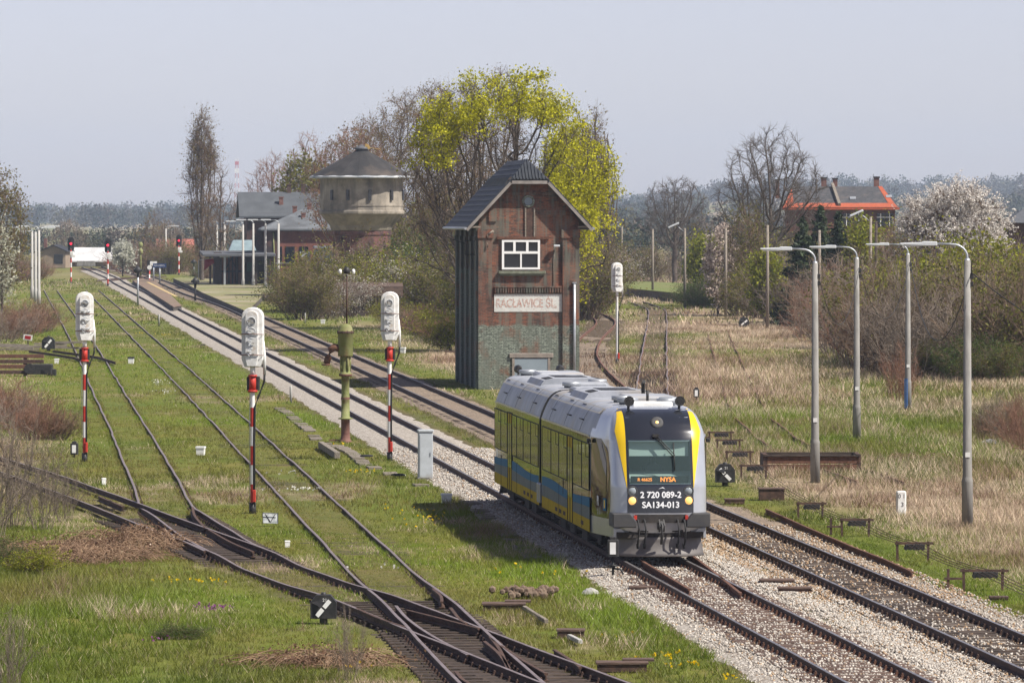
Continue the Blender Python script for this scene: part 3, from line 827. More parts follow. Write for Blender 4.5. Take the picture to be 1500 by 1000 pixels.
def glass_see():
    m, nt, N, L, B = base_mat("windscreen_glass")
    B.inputs["Base Color"].default_value = (0.10, 0.15, 0.15, 1); B.inputs["Roughness"].default_value = 0.04; B.inputs["Specular IOR Level"].default_value = 0.7
    t = N.new("ShaderNodeBsdfTransparent"); t.inputs[0].default_value = (0.72, 0.82, 0.80, 1)
    x = N.new("ShaderNodeMixShader"); x.inputs[0].default_value = 0.70
    L.new(B.outputs[0], x.inputs[1]); L.new(t.outputs[0], x.inputs[2]); L.new(x.outputs[0], N["Material Output"].inputs[0])
    return m
TM['screen'] = glass_see()
for k_ in ('side', 'glass'):       # slightly buckled panels and panes
    nt_ = TM[k_].node_tree; B_ = nt_.nodes["Principled BSDF"]
    n_ = noise(nt_.nodes, nt_.links, coords(nt_.nodes, nt_.links, (1, 2.6, 0.35)), 1.1, 3, 0.5)
    bump(nt_.nodes, nt_.links, n_, B_, 0.16, 0.02)
ZT = np.array([0.55, 0.75, 1.15, 1.80, 2.90, 3.10, 3.28, 3.42, 3.52, 3.59, 3.64, 3.66])
WT = np.array([1.436, 1.438, 1.44, 1.44, 1.44, 1.37, 1.29, 1.21, 1.12, 1.02, 0.88, 0.65])
FT = np.array([0.22, 0.10, 0.03, 0.06, 0.40, 0.50, 0.64, 0.80, 1.00, 1.25, 1.60, 2.10])
LN = 3.2; PN = 3.4; CR = 0.75; TP = 1.5
def wz(z): return float(np.interp(z, ZT, WT))
def fz(z): return float(np.interp(z, ZT, FT))
def nz_(z): return wz(z)*(0.815 + 0.065*max(0.0, min(1.0, (z-2.9)/0.65)))
def mw(z): return min(0.80, 0.90*nz_(z))
def ysurf(x, z):
    wn = nz_(z); x = abs(x); f = fz(z)
    if x <= wn: return f + CR*(1-(1-(x/wn)**PN)**(1/PN))
    w = wz(z); t = 1 - (max(w-x, 0)/(w-wn))**(1/TP)
    return f + CR + t*(LN-f-CR)
def xsurf(y, z):
    f = fz(z); wn = nz_(z); w = wz(z)
    if y <= f: return 0.0
    if y < f+CR: return wn*(1-(1-(y-f)/CR)**PN)**(1/PN)
    t = min((y-f-CR)/(LN-f-CR), 1.0)
    return w - (w-wn)*(1-t)**TP
LEN1, GAP, LEN2 = 14.55, 0.55, 15.9
zrows = sorted(set(list(ZT) + list(np.linspace(0.75, 2.9, 16)) + [1.86, 2.86, 3.0, 3.2, 3.35, 3.47]))
TS = [1.0, 0.8, 0.6, 0.42, 0.27, 0.13]
def car_body(y_end, name, parent, flip=None):
    """grid of one car: from the back on the left, round the nose, to the back on the right"""
    frac = [0, .2, .4, .52, .60, .64, .72, .80, .86, .90, .93, .955, .975, .988, .996, 1.0]
    fr = [-a for a in frac[::-1][:-1]] + frac
    V = []; nrow = []
    for z in zrows:
        w = wz(z); wn = nz_(z); r = []; f0 = fz(z)
        r.append((-w, y_end, z))
        for t in TS: yy = f0+CR+t*(LN-f0-CR); r.append((-xsurf(yy, z), yy, z))
        for a in fr: r.append((a*wn, ysurf(a*wn, z), z))
        for t in TS[::-1]: yy = f0+CR+t*(LN-f0-CR); r.append((xsurf(yy, z), yy, z))
        r.append((w, y_end, z))
        nrow = len(r); V += r
    Fc = []; Mi = []; Sm = []
    for i in range(len(zrows)-1):
        zc = (zrows[i]+zrows[i+1])/2
        for k in range(nrow-1):
            xa = (V[i*nrow+k][0]+V[i*nrow+k+1][0])/2
            yc = (V[i*nrow+k][1]+V[i*nrow+k+1][1])/2
            if flip is None and abs(xa) < 0.75*1.44 and 0 <= k-1 and 1.86 <= zc <= 2.86 and yc < 1.0 and abs(xa) < 1.0 and abs(V[i*nrow+k][0]) < 0.76 and abs(V[i*nrow+k+1][0]) < 0.76:
                continue           # opening behind the windscreen
            Fc.append((i*nrow+k, i*nrow+k+1, (i+1)*nrow+k+1, (i+1)*nrow+k))
            Mi.append(1 if (zc < 2.90 and yc > 2.6 and zc < 2.9) else (2 if zc > 2.9 and yc > 2.6 else 0)); Sm.append(True)
        Fc.append((i*nrow, (i+1)*nrow, (i+1)*nrow+nrow-1, i*nrow+nrow-1)); Mi.append(3); Sm.append(False)
    n = len(zrows)
    Fc.append(tuple((n-1)*nrow + k for k in range(nrow))); Mi.append(2); Sm.append(False)
    Fc.append(tuple(range(nrow-1, -1, -1))); Mi.append(3); Sm.append(False)
    if flip is not None: V = [(-x, flip - y, z) for x, y, z in V]
    b = MB(); b.v = V; b.f = Fc; b.m = Mi; b.sm = Sm
    o = b.build(name, [TM['silver'], TM['side'], TM['roof'], TM['bellow']], parent)
    try:
        o.data.set_sharp_from_angle(angle=math.radians(50))
    except Exception: pass
    return o
TOT = LEN1 + GAP + LEN2
car_body(LEN1, "car_body", tr)
car_body(LEN2, "car_body", tr, flip=TOT)
def patch(name, fl, fr, z0, z1, mt, off, parent, nx=10, nz=18, flip=False):
    """a piece of the nose skin between two side curves, proud of it by off"""
    b = MB(); V = []
    zs = np.linspace(z0, z1, nz+1)
    for z in zs:
        for k in range(nx+1):
            x = fl(z) + (fr(z)-fl(z))*k/nx
            y = ysurf(x, z)
            nx_ = Vector((ysurf(x+0.01, z)-ysurf(x-0.01, z), -0.02, 0)).normalized()
            sl = (fz(min(z+0.02, 3.66))-fz(z-0.02))/0.04
            nn = Vector((nx_.x, nx_.y, -nx_.y*sl*0.6*0 + sl*0.6)).normalized()
            V.append((x + nn.x*off, y + nn.y*off, z + nn.z*off))
    m = nx+1
    Fc = [(i*m+k, i*m+k+1, (i+1)*m+k+1, (i+1)*m+k) for i in range(nz) for k in range(nx)]
    if flip: V = [(-x, TOT - y, z) for x, y, z in V]
    b.add(V, Fc, 0, True)
    return b.build(name, mt, parent)
def cst(v): return lambda z: v
def ends(flip):
    mk = patch("front_mask", lambda z: -mw(z), mw, 2.885, 3.60, TM['black'], 0.006, tr, flip=flip)
    patch("front_mask", cst(-0.80), cst(0.80), 1.16, 1.845, TM['black'], 0.006, tr, flip=flip)
    for s in (-1, 1):
        a, c = (-0.80, -0.745) if s < 0 else (0.745, 0.80)
        patch("mask_edge", cst(a), cst(c), 1.845, 2.885, TM['black'], 0.006, mk, 2, flip=flip)
        def inner(z, s=s): return s*(mw(z)+0.003)
        def outer(z, s=s): return s*min(mw(z) + 0.003 + 0.235*max(0.0, (min(z, 3.1)-1.72)/1.38)*(1 if z < 3.1 else max(0.0, 1-(z-3.1)/0.9)), 0.992*nz_(z))
        if s < 0: patch("yellow_stripe", outer, inner, 1.75, 3.60, TM['yellow'], 0.007, tr, 5, 22, flip=flip)
        else: patch("yellow_stripe", inner, outer, 1.75, 3.60, TM['yellow'], 0.007, tr, 5, 22, flip=flip)
ends(False); ends(True)
ws = patch("windscreen", cst(-0.75), cst(0.75), 1.84, 2.89, TM['screen'], 0.010, tr)
patch("windscreen", cst(-0.75), cst(0.75), 1.84, 2.89, TM['glass'], 0.010, tr, flip=True)
# cab behind the glass
q = MB(); q.box((0, 1.75, 2.2), (2.3, 0.05, 1.4)); q.box((0, 1.15, 1.50), (2.0, 1.1, 0.05)); q.box((0, 1.3, 2.87), (2.0, 0.9, 0.04)); q.box((-1.04,1.35,2.2),(0.04,0.8,1.36)); q.box((1.04,1.35,2.2),(0.04,0.8,1.36))
q.build("cab_interior", TM['dash'], tr)
q = MB(); q.box((0, 0.62, 2.00), (1.62, 0.55, 0.10), rx=0.25); q.box((0.25, 0.34, 1.94), (1.5, 0.05, 0.16)); dsh = q.build("dashboard", TM['blind'], tr)
q = MB(); q.box((0, 0.50, 2.68), (1.44, 0.012, 0.36), rx=-0.27); q.build("sun_blind", TM['blind'], tr)
q = MB(); q.box((0.0, 0.28, 1.945), (1.40, 0.03, 0.17)); disp = q.build("destination_display", M['black_soft'], tr)
text_mesh("display_text", "R 46625", 0.105, (-0.36, 0.255, 1.945), TM['led'], disp, bold=0.003)
text_mesh("display_text", "NYSA", 0.15, (0.20, 0.255, 1.945), TM['led'], disp, bold=0.006)
text_mesh("unit_number", "2 720 089-2", 0.205, (0.0, ysurf(0.3, 1.60)-0.014, 1.585), TM['white'], tr, bold=0.006, rot=(math.pi/2 - 0.03, 0, 0))
text_mesh("unit_number", "SA134-013", 0.205, (0.0, ysurf(0.3, 1.36)-0.014, 1.345), TM['white'], tr, bold=0.006, rot=(math.pi/2 - 0.03, 0, 0))
q = MB(); q.add([(-0.08,0,0),(0.03,0,0.05),(0.09,0,0.0),(0.02,0,0.025)], [(0,1,2,3)])
lg = q.build("operator_mark", TM['white'], tr); lg.location = (0.02, ysurf(0.1, 1.75)-0.012, 1.73)
for s in (-1, 1):
    for z, mt, nm in ((1.45, TM['lamp'], "lit"), (1.68, TM['lampoff'], "off")):
        y = ysurf(s*0.68, z) - 0.02
        q = MB(); q.lathe([(0.0, 0.012), (0.085, 0.0), (0.10, -0.02), (0.10, -0.06)], n=20)
        h = q.build("headlight", mt, tr); h.location = (s*0.68, y, z); h.rotation_euler = (math.pi/2, 0, 0)
        q = MB(); q.lathe([(0.10, -0.05), (0.125, -0.05), (0.125, 0.004), (0.10, 0.004), (0.10, -0.05)], n=20); q.build("headlight_ring", TM['bufb'], h)
y = ysurf(0, 3.30)
q = MB(); q.lathe([(0.0, 0.02), (0.10, 0.0), (0.105, -0.05)], n=20); h = q.build("headlight", TM['lamp'], tr); h.location = (-0.02, y-0.035, 3.31); h.rotation_euler = (math.pi/2-0.5, 0, 0)
q = MB(); q.lathe([(0.10, -0.06), (0.165, -0.06), (0.15, 0.012), (0.10, 0.012)], n=20); q.build("headlight_ring", TM['bufb'], h)
# wipers
q = MB(); q.tube([(-0.10, ysurf(-0.1, 2.98)-0.05, 2.98), (0.33, ysurf(0.33, 2.55)-0.06, 2.50)], 0.014); q.tube([(-0.06, ysurf(-0.1, 3.0)-0.05, 3.0), (0.37, ysurf(0.33, 2.55)-0.06, 2.53)], 0.012)
q.tube([(0.34, ysurf(0.34, 2.8)-0.045, 2.83), (0.35, ysurf(0.35, 2.15)-0.045, 2.17)], 0.016); q.box((-0.08, ysurf(0, 3.0)-0.05, 3.0), (0.16, 0.08, 0.07)); q.build("wiper", M['black'], tr)
# cab side: dark patch, window, mirror, emblem
def side_patch(name, y0f, y1f, z0, z1, mt, off, parent, flip=False, left=True, ny=10, nz=12):
    b = MB(); V = []
    for z in np.linspace(z0, z1, nz+1):
        for k in range(ny+1):
            yy = y0f(z) + (y1f(z)-y0f(z))*k/ny
            x = xsurf(yy, z)
            dx = (xsurf(yy+0.01, z)-xsurf(yy-0.01, z))/0.02
            n = Vector((1, -dx, 0)).normalized()
            X, Y = x + n.x*off, yy + n.y*off
            if left: X = -X
            if flip: X, Y = -X, TOT - Y
            V.append((X, Y, z))
    m = ny+1
    b.add(V, [(i*m+k, i*m+k+1, (i+1)*m+k+1, (i+1)*m+k) for i in range(nz) for k in range(ny)], 0, True)
    return b.build(name, mt, parent)
for left in (True, False):
    for flip in (False, True):
        yf = lambda z: float(np.interp(z, [0.95, 1.5, 2.2, 2.6, 2.88], [0.62, 0.52, 0.62, 0.95, 1.65]))
        cp = side_patch("cab_side", yf, cst(2.62), 0.98, 2.885, TM['side'], 0.004, tr, flip, left)
        side_patch("cab_window", lambda z: float(np.interp(z, [1.55, 2.3, 2.75], [1.0, 1.05, 1.55])), cst(2.15), 1.62, 2.78, TM['glass'], 0.012, tr, flip, left)
b = MB(); b.box((-1.47, 2.55, 2.80), (0.10, 0.10, 0.10), bev=0.02); b.tube([(-1.43, 2.55, 2.80), (-1.5, 2.5, 2.80)], 0.02); b.build("mirror", M['black'], tr)
b = MB(); b.box((1.47, 2.55, 2.80), (0.10, 0.10, 0.10), bev=0.02); b.build("mirror", M['black'], tr)
emb = side_patch("emblem", cst(0.98), cst(1.26), 1.16, 1.46, TM['blue'], 0.016, tr, ny=4, nz=4)
side_patch("emblem_charge", cst(1.06), cst(1.18), 1.22, 1.42, TM['yellow'], 0.020, emb, ny=4, nz=4)
o = text_mesh("operator_lettering", "PR", 0.34, (-xsurf(1.75, 1.35)-0.02, 1.75, 1.36), TM['white'], tr, rot=(math.pi/2, 0, -math.pi/2), bold=0.004)
# livery bands on the sides, doors, windows
def band(name, y0, y1, zlo, zhi, mt, parent, off=0.004, n=24, side=-1):
    b = MB(); V = []
    for k in range(n+1):
        y = y0 + (y1-y0)*k/n
        for z in (zlo(y), zhi(y)):
            x = wz(z) + off
            V.append((side*x, y, z))
    b.add(V, [(2*k, 2*k+2, 2*k+3, 2*k+1) for k in range(n)])
    return b.build(name, mt, parent)
DOORS = ((6.55, 7.75), (22.9, 24.1))
segs = [(2.0, DOORS[0][0]), (DOORS[0][1], LEN1-0.15), (LEN1+GAP+0.15, DOORS[1][0]), (DOORS[1][1], TOT-2.6)]
for side in (-1, 1):
    for a, c in segs:
        lo = 2.62 if a == 2.0 else a
        band("skirt_stripe", lo, c, cst(0.555), cst(0.86), TM['yellow_shaded'], tr, side=side)
        band("grey_stripe", lo, c, cst(0.863), lambda y: 1.13 + 0.03*math.sin(y*0.6), TM['grey'], tr, side=side)
        band("blue_stripe", lo, c, lambda y: 1.133 + 0.03*math.sin(y*0.6), lambda y: 1.36 + 0.05*math.sin(y*0.6+0.5), TM['blue'], tr, side=side)
    for y0, y1 in DOORS:
        d = band("door", y0, y1, cst(0.56), cst(2.72), TM['yellow_shaded'], tr, off=0.006, n=2, side=side)
        b = MB()
        ym = (y0+y1)/2
        for c0, c1 in ((y0+0.10, ym-0.05), (ym+0.05, y1-0.10)): b.box((side*1.449, (c0+c1)/2, 1.82), (0.012, c1-c0, 1.25), bev=0.0)
        b.build("door_glass", TM['glass'], d)
        b = MB()
        for yy in (y0, ym, y1): b.box((side*1.450, yy, 1.64), (0.014, 0.025, 2.14))
        b.box((side*1.450, ym, 2.73), (0.014, y1-y0, 0.03)); b.build("door_seam", M['black_soft'], d)
    # window panes with black outlines and small hoppers
    wl = [(2.75, 4.35), (4.45, 6.45), (7.95, 9.9), (10.0, 11.9), (12.0, 14.2), (15.4, 17.4), (17.5, 19.5), (19.6, 21.4), (21.5, 22.8), (24.3, 26.2), (26.3, 28.2)]
    for y0, y1 in wl:
        b = MB(); b.box((side*1.4435, (y0+y1)/2, 2.14), (0.010, y1-y0, 1.12)); w = b.build("window", TM['glass'], tr)
        b = MB()
        for yy in (y0, y1): b.box((side*1.447, yy, 2.14), (0.012, 0.03, 1.16))
        for zz in (1.57, 2.71): b.box((side*1.447, (y0+y1)/2, zz), (0.0125, y1-y0-0.03, 0.025))
        b.box((side*1.447, y0+0.35, 2.38), (0.0118, 0.7, 0.02)); b.box((side*1.447, y0+0.72, 2.54), (0.0115, 0.02, 0.30))
        b.build("window_frame", M['black_soft'], w)
for side in (-1, 1):
    b = MB()
    for yy in (4.4, 9.95, 17.45, 21.45, 26.2, 28.3):
        b.box((side*1.4455, yy, 1.0), (0.008, 0.012, 0.84))
    b.box((side*1.4455, 8.9, 1.38), (0.01, 0.07, 0.42)); b.build("panel_seam", M['black_soft'], tr)
    for y0 in (8.6, 9.6, 10.6, 17.2, 18.2, 19.2, 4.3):
        b = MB(); b.box((side*1.4465, y0, 0.70), (0.008, 0.5, 0.10)); b.build("skirt_grille", M['rust_dark'], tr)
    b = MB(); b.box((side*1.42, LEN1/2+1.4, 2.905), (0.06, LEN1-2.9, 0.05)); b.box((side*1.42, LEN1+GAP+(LEN2-2.9)/2, 2.905), (0.06, LEN2-2.9, 0.05)); b.build("rain_gutter", TM['silver'], tr)
# bellows
b = MB()
for k in range(6):
    yy = LEN1 + 0.045 + k*0.092
    r = 0.0 if k % 2 == 0 else 0.05
    b.prism([(-1.34+r, 0.75), (1.34-r, 0.75), (1.34-r, 2.9), (1.05-r, 3.4-r), (-1.05+r, 3.4-r), (-1.34+r, 2.9)], 'y', yy-0.045, yy+0.045)
b.build("bellows", TM['bellow'], tr)
for side in (-1, 1):
    for yy in (LEN1+0.02, LEN1+GAP-0.02):
        b = MB(); b.box((side*1.46, yy, 0.92), (0.10, 0.16, 0.52), rx=0.1, bev=0.03); b.build("joint_damper", TM['silver'], tr)
# underframe and bogies
b = MB(); b.box((0, LEN1/2+0.9, 0.50), (2.3, LEN1-3.4, 0.34)); b.box((0, LEN1+GAP+LEN2/2-0.9, 0.50), (2.3, LEN2-3.4, 0.34))
for yy in (6.0, 9.0, 11.2, 19.0, 21.0, 25.5): b.box((-0.85, yy, 0.36), (0.7, 1.3, 0.36), bev=0.04); b.box((0.85, yy, 0.36), (0.7, 1.3, 0.36), bev=0.04)
b.build("underframe", TM['under'], tr)
for yc in (3.6, LEN1+GAP/2, TOT-3.6):
    b = MB()
    for s in (-1, 1): b.box((s*1.0, yc, 0.52), (0.14, 2.7, 0.20), bev=0.03); b.box((s*1.02, yc, 0.34), (0.18, 0.7, 0.26), bev=0.03)
    b.box((0, yc, 0.5), (2.0, 0.35, 0.22))
    bg_ = b.build("bogie", TM['under'], tr)
    for wy in (yc-0.95, yc+0.95):
        b = MB()
        for s in (-1, 1): b.lathe([(0.06, -0.07), (0.40, -0.07), (0.42, -0.05), (0.385, 0.02), (0.385, 0.07), (0.06, 0.07)], n=24)
        b.v = [(z + (0.75 if i >= len(b.v)/2 else -0.75), x + wy, y + 0.385) for i, (x, y, z) in enumerate(b.v)]
        b.cyl((-0.7, wy, 0.385), (0.7, wy, 0.385), 0.08)
        b.build("wheelset", M['rust_dark'], bg_)
# front end below the mask: buffers, coupler, hoses, plough
for yn, sg_ in ((0.0, 1), (TOT, -1)):
    def P(x, y, z): return (x*sg_, yn + sg_*y, z)
    for s in (-1, 1):
        b = MB()
        pts = [(0.60, -0.17), (1.18, -0.17), (1.18, 0.17), (0.76, 0.17), (0.60, -0.02)]
        b.prism([(s*p[0], 0.985 + p[1]) for p in pts], 'y', yn - sg_*0.16, yn + sg_*0.75)
        o = b.build("buffer", TM['bufb'], tr)
        bv = o.modifiers.new("bevel", 'BEVEL'); bv.width = 0.025; bv.segments = 2
    b = MB()
    b.box(P(0, 0.62, 0.86), (1.5, 0.9, 0.62)); b.box(P(0, 0.42, 1.02), (1.24, 0.8, 0.2)); b.box(P(0, 0.5, 0.62), (2.1, 0.7, 0.14))
    b.box(P(-0.42, 0.2, 0.80), (0.26, 0.16, 0.22)); b.box(P(0.42, 0.2, 0.80), (0.26, 0.16, 0.22)); b.build("headstock", TM['under'], tr)
    b = MB()
    b.box(P(0, 0.02, 0.86), (0.16, 0.40, 0.20), bev=0.03); b.tube([P(0, -0.10, 0.95), P(0.0, -0.26, 0.86), P(0, -0.20, 0.62), P(0, -0.08, 0.42)], 0.035)
    b.tube([P(-0.05, -0.10, 1.0), P(-0.06, -0.24, 0.84), P(-0.05, -0.14, 0.72)], 0.025); b.tube([P(0.05, -0.10, 1.0), P(0.06, -0.24, 0.84), P(0.05, -0.14, 0.72)], 0.025); b.build("coupler", TM['bufb'], tr)
    for hx in (-0.56, -0.40, 0.40, 0.56):
        b = MB(); b.tube([P(hx, 0.15, 1.0), P(hx*1.0, -0.10, 0.98), P(hx+0.02, -0.17, 0.75), P(hx*1.02, -0.12, 0.48), P(hx*1.0, 0.02, 0.34)], 0.024); b.cyl(P(hx, 0.02, 0.42), P(hx, 0.0, 0.30), 0.04, 0.03)
        b.build("brake_hose", M['black_soft'], tr)
    for s in (-1, 1):
        b = MB(); b.tube([P(s*0.62, 0.15, 1.06), P(s*0.60, 0.02, 1.03)], 0.03); b.box(P(s*0.62, 0.0, 1.05), (0.07, 0.08, 0.10)); b.build("hose_cock", M['red_paint'], tr)
    # plough blade
    b = MB(); V = []; nx_, nz_ = 14, 6
    for i in range(nz_+1):
        v = i/nz_
        for k in range(nx_+1):
            u = -1 + 2*k/nx_
            V.append(P(u*(1.02 + 0.12*(1-v)*0.6), 0.10 + 0.55*abs(u)**3 - 0.22*(1-v)**2.0 + 0.12*(1-v), 0.10 + 0.47*v))
    m_ = nx_+1
    b.add(V, [(i*m_+k, i*m_+k+1, (i+1)*m_+k+1, (i+1)*m_+k) for i in range(nz_) for k in range(nx_)], 0, True)
    o = b.build("plough", TM['plow'], tr); sd = o.modifiers.new("thick", 'SOLIDIFY'); sd.thickness = 0.03; sd.offset = 1
    for s in (-1, 1): b = MB(); b.box(P(s*0.95, 0.42, 0.66), (0.34, 0.4, 0.22)); b.build("corner_skirt", TM['silver'], tr)
# roof equipment
def vent(x, y, r=0.26, h=0.17, mt=None):
    b = MB(); b.lathe([(r*0.8, 3.62), (r*0.8, 3.66+h*0.35), (r, 3.66+h*0.36), (r, 3.66+h*0.9), (r*0.85, 3.66+h), (0, 3.66+h+0.01)], (x, y, 0), 24)
    return b.build("roof_vent", mt or M['galv'], tr)
for x, y in ((-0.45, 3.1), (-0.42, 4.6), (0.45, 2.5), (0.62, 3.4), (-0.45, 16.2), (0.5, 9.5), (0.5, 18.5), (0.2, 22.0), (0.55, 27.0), (-0.5, 28.0)): vent(x, y)
def ac(y0, y1):
    b = MB(); w = 0.98
    b.prism([(-w, 3.60), (w, 3.60), (w-0.12, 3.76), (w-0.4, 3.82), (-w+0.4, 3.82), (-w+0.12, 3.76)], 'y', y0, y1)
    o = b.build("air_conditioner", TM['roof'], tr)
    b = MB()
    for k in range(6): b.box((-w+0.29, y0+0.35+k*0.22, 3.805), (0.20, 0.15, 0.012), ry=-0.18); b.box((w-0.29, y0+0.35+k*0.22, 3.805), (0.20, 0.15, 0.012), ry=0.18)
    b.box((0, (y0+y1)/2, 3.823), (0.9, (y1-y0)*0.5, 0.012)); b.build("louvre", M['black'], o)
    return o
ac(8.2, 11.8); ac(19.6, 23.4)
b = MB(); b.box((0.3, 5.4, 3.72), (1.2, 2.2, 0.20), bev=0.05); b.box((-0.3, 12.8, 3.71), (1.0, 1.5, 0.16), bev=0.05); b.box((0.2, 26.0, 3.73), (1.3, 1.8, 0.18), bev=0.05); b.box((0.1, 17.4, 3.71), (1.0, 1.2, 0.14), bev=0.05); b.build("roof_hatch", TM['roof'], tr)
b = MB(); b.box((0.05, 2.35, 3.70), (1.0, 0.42, 0.12), bev=0.04); b.build("antenna_base", M['white_paint'], tr)
b = MB(); b.box((0.0, 28.7, 3.70), (1.1, 0.8, 0.14), bev=0.05); b.build("antenna_base", M['white_paint'], tr)
b = MB(); b.cyl((0.15, 4.0, 3.66), (0.15, 4.0, 3.98), 0.035); b.build("antenna", M['black'], tr)
b = MB(); b.tube([(0.35, 6.6, 3.7), (0.35, 6.6, 4.05), (0.35, 6.45, 4.12)], 0.05); b.build("exhaust_stack", M['black'], tr)
for x, y, d in ((-0.62, 1.45, -1), (0.62, 1.45, -1), (-0.62, TOT-1.45, 1), (0.62, TOT-1.45, 1)):
    b2 = MB(); b2.cyl((x, y, 3.50), (x, y, 3.72), 0.035)
    b2.cyl((x, y+0.12*-d, 3.80), (x, y+0.16*d, 3.80), 0.075, 0.125, 16); b2.cyl((x, y+0.161*d, 3.80), (x, y+0.165*d, 3.80), 0.07, 0.06, 12)
    b2.build("horn", M['black'], tr)
for yy in (5.0, 8.0, 11.9, 17.0, 21.5, 25.6):
    b = MB(); b.tube([(-wz(3.22)-0.008, yy, 3.22), (-wz(3.22)-0.008, yy+1.0, 3.22)], 0.018); b.build("roof_handrail", M['black'], tr)
    b = MB(); b.tube([(-wz(3.545)-0.008, yy+1.5, 3.545), (-wz(3.545)-0.008, yy+2.3, 3.545)], 0.012); b.build("roof_handrail", M['black'], tr)
for yy in (5.1, 8.9, 12.6, 17.9, 22.1, 25.4):
    b = MB(); b.tube([(-wz(z)-0.001, yy, z) for z in (2.94, 3.10, 3.28, 3.42, 3.52, 3.59)], 0.005, 4); b.build("roof_seam", M['black_soft'], tr)
band("roof_stripe", 2.7, LEN1-0.02, cst(3.45), cst(3.575), mat("beige_roof_stripe", (0.42,0.385,0.31), rough=0.6), tr, off=0.004)
band("roof_stripe", LEN1+GAP+0.02, TOT-2.7, cst(3.45), cst(3.575), bpy.data.materials["beige_roof_stripe"], tr, off=0.004)
# driver seen dimly through the windscreen
def driver():
    me = bpy.data.meshes.new("person"); bm = bmesh.new(); lay = bm.verts.layers.skin.verify()
    P_ = [(0,0,0),(0,0.02,0.28),(0,0,0.50),(0,-0.01,0.60),(0,-0.03,0.76),(-0.19,0,0.46),(-0.26,-0.08,0.22),(-0.16,-0.36,0.18),(0.19,0,0.46),(0.26,-0.08,0.22),(0.16,-0.36,0.18),(-0.11,-0.36,-0.02),(0.11,-0.36,-0.02)]
    R_ = [.17,.15,.13,.055,.095,.075,.05,.035,.075,.05,.035,.07,.07]
    E_ = [(0,1),(1,2),(2,3),(3,4),(2,5),(5,6),(6,7),(2,8),(8,9),(9,10),(0,11),(0,12)]
    vs_ = [bm.verts.new(p) for p in P_]
    for a, c in E_: bm.edges.new((vs_[a], vs_[c]))
    for v, r in zip(vs_, R_): v[lay].radius = (r, r)
    vs_[0][lay].use_root = True
    bm.to_mesh(me); bm.free()
    o = bpy.data.objects.new("person", me); COL.objects.link(o)
    me.materials.append(mat("dark_jacket", (0.03,0.035,0.05), rough=0.8))
    o.modifiers.new("skin", 'SKIN'); s_ = o.modifiers.new("sub", 'SUBSURF'); s_.levels = 1; s_.render_levels = 1
    o.location = (XM(TN+1.3)+0.05, TN+1.3, 0.17+1.72)
    o.rotation_euler = (0, 0, math.atan(0.0942))
    return tag(o, "driver in dark jacket seated behind the railcar windscreen", "person")
driver()

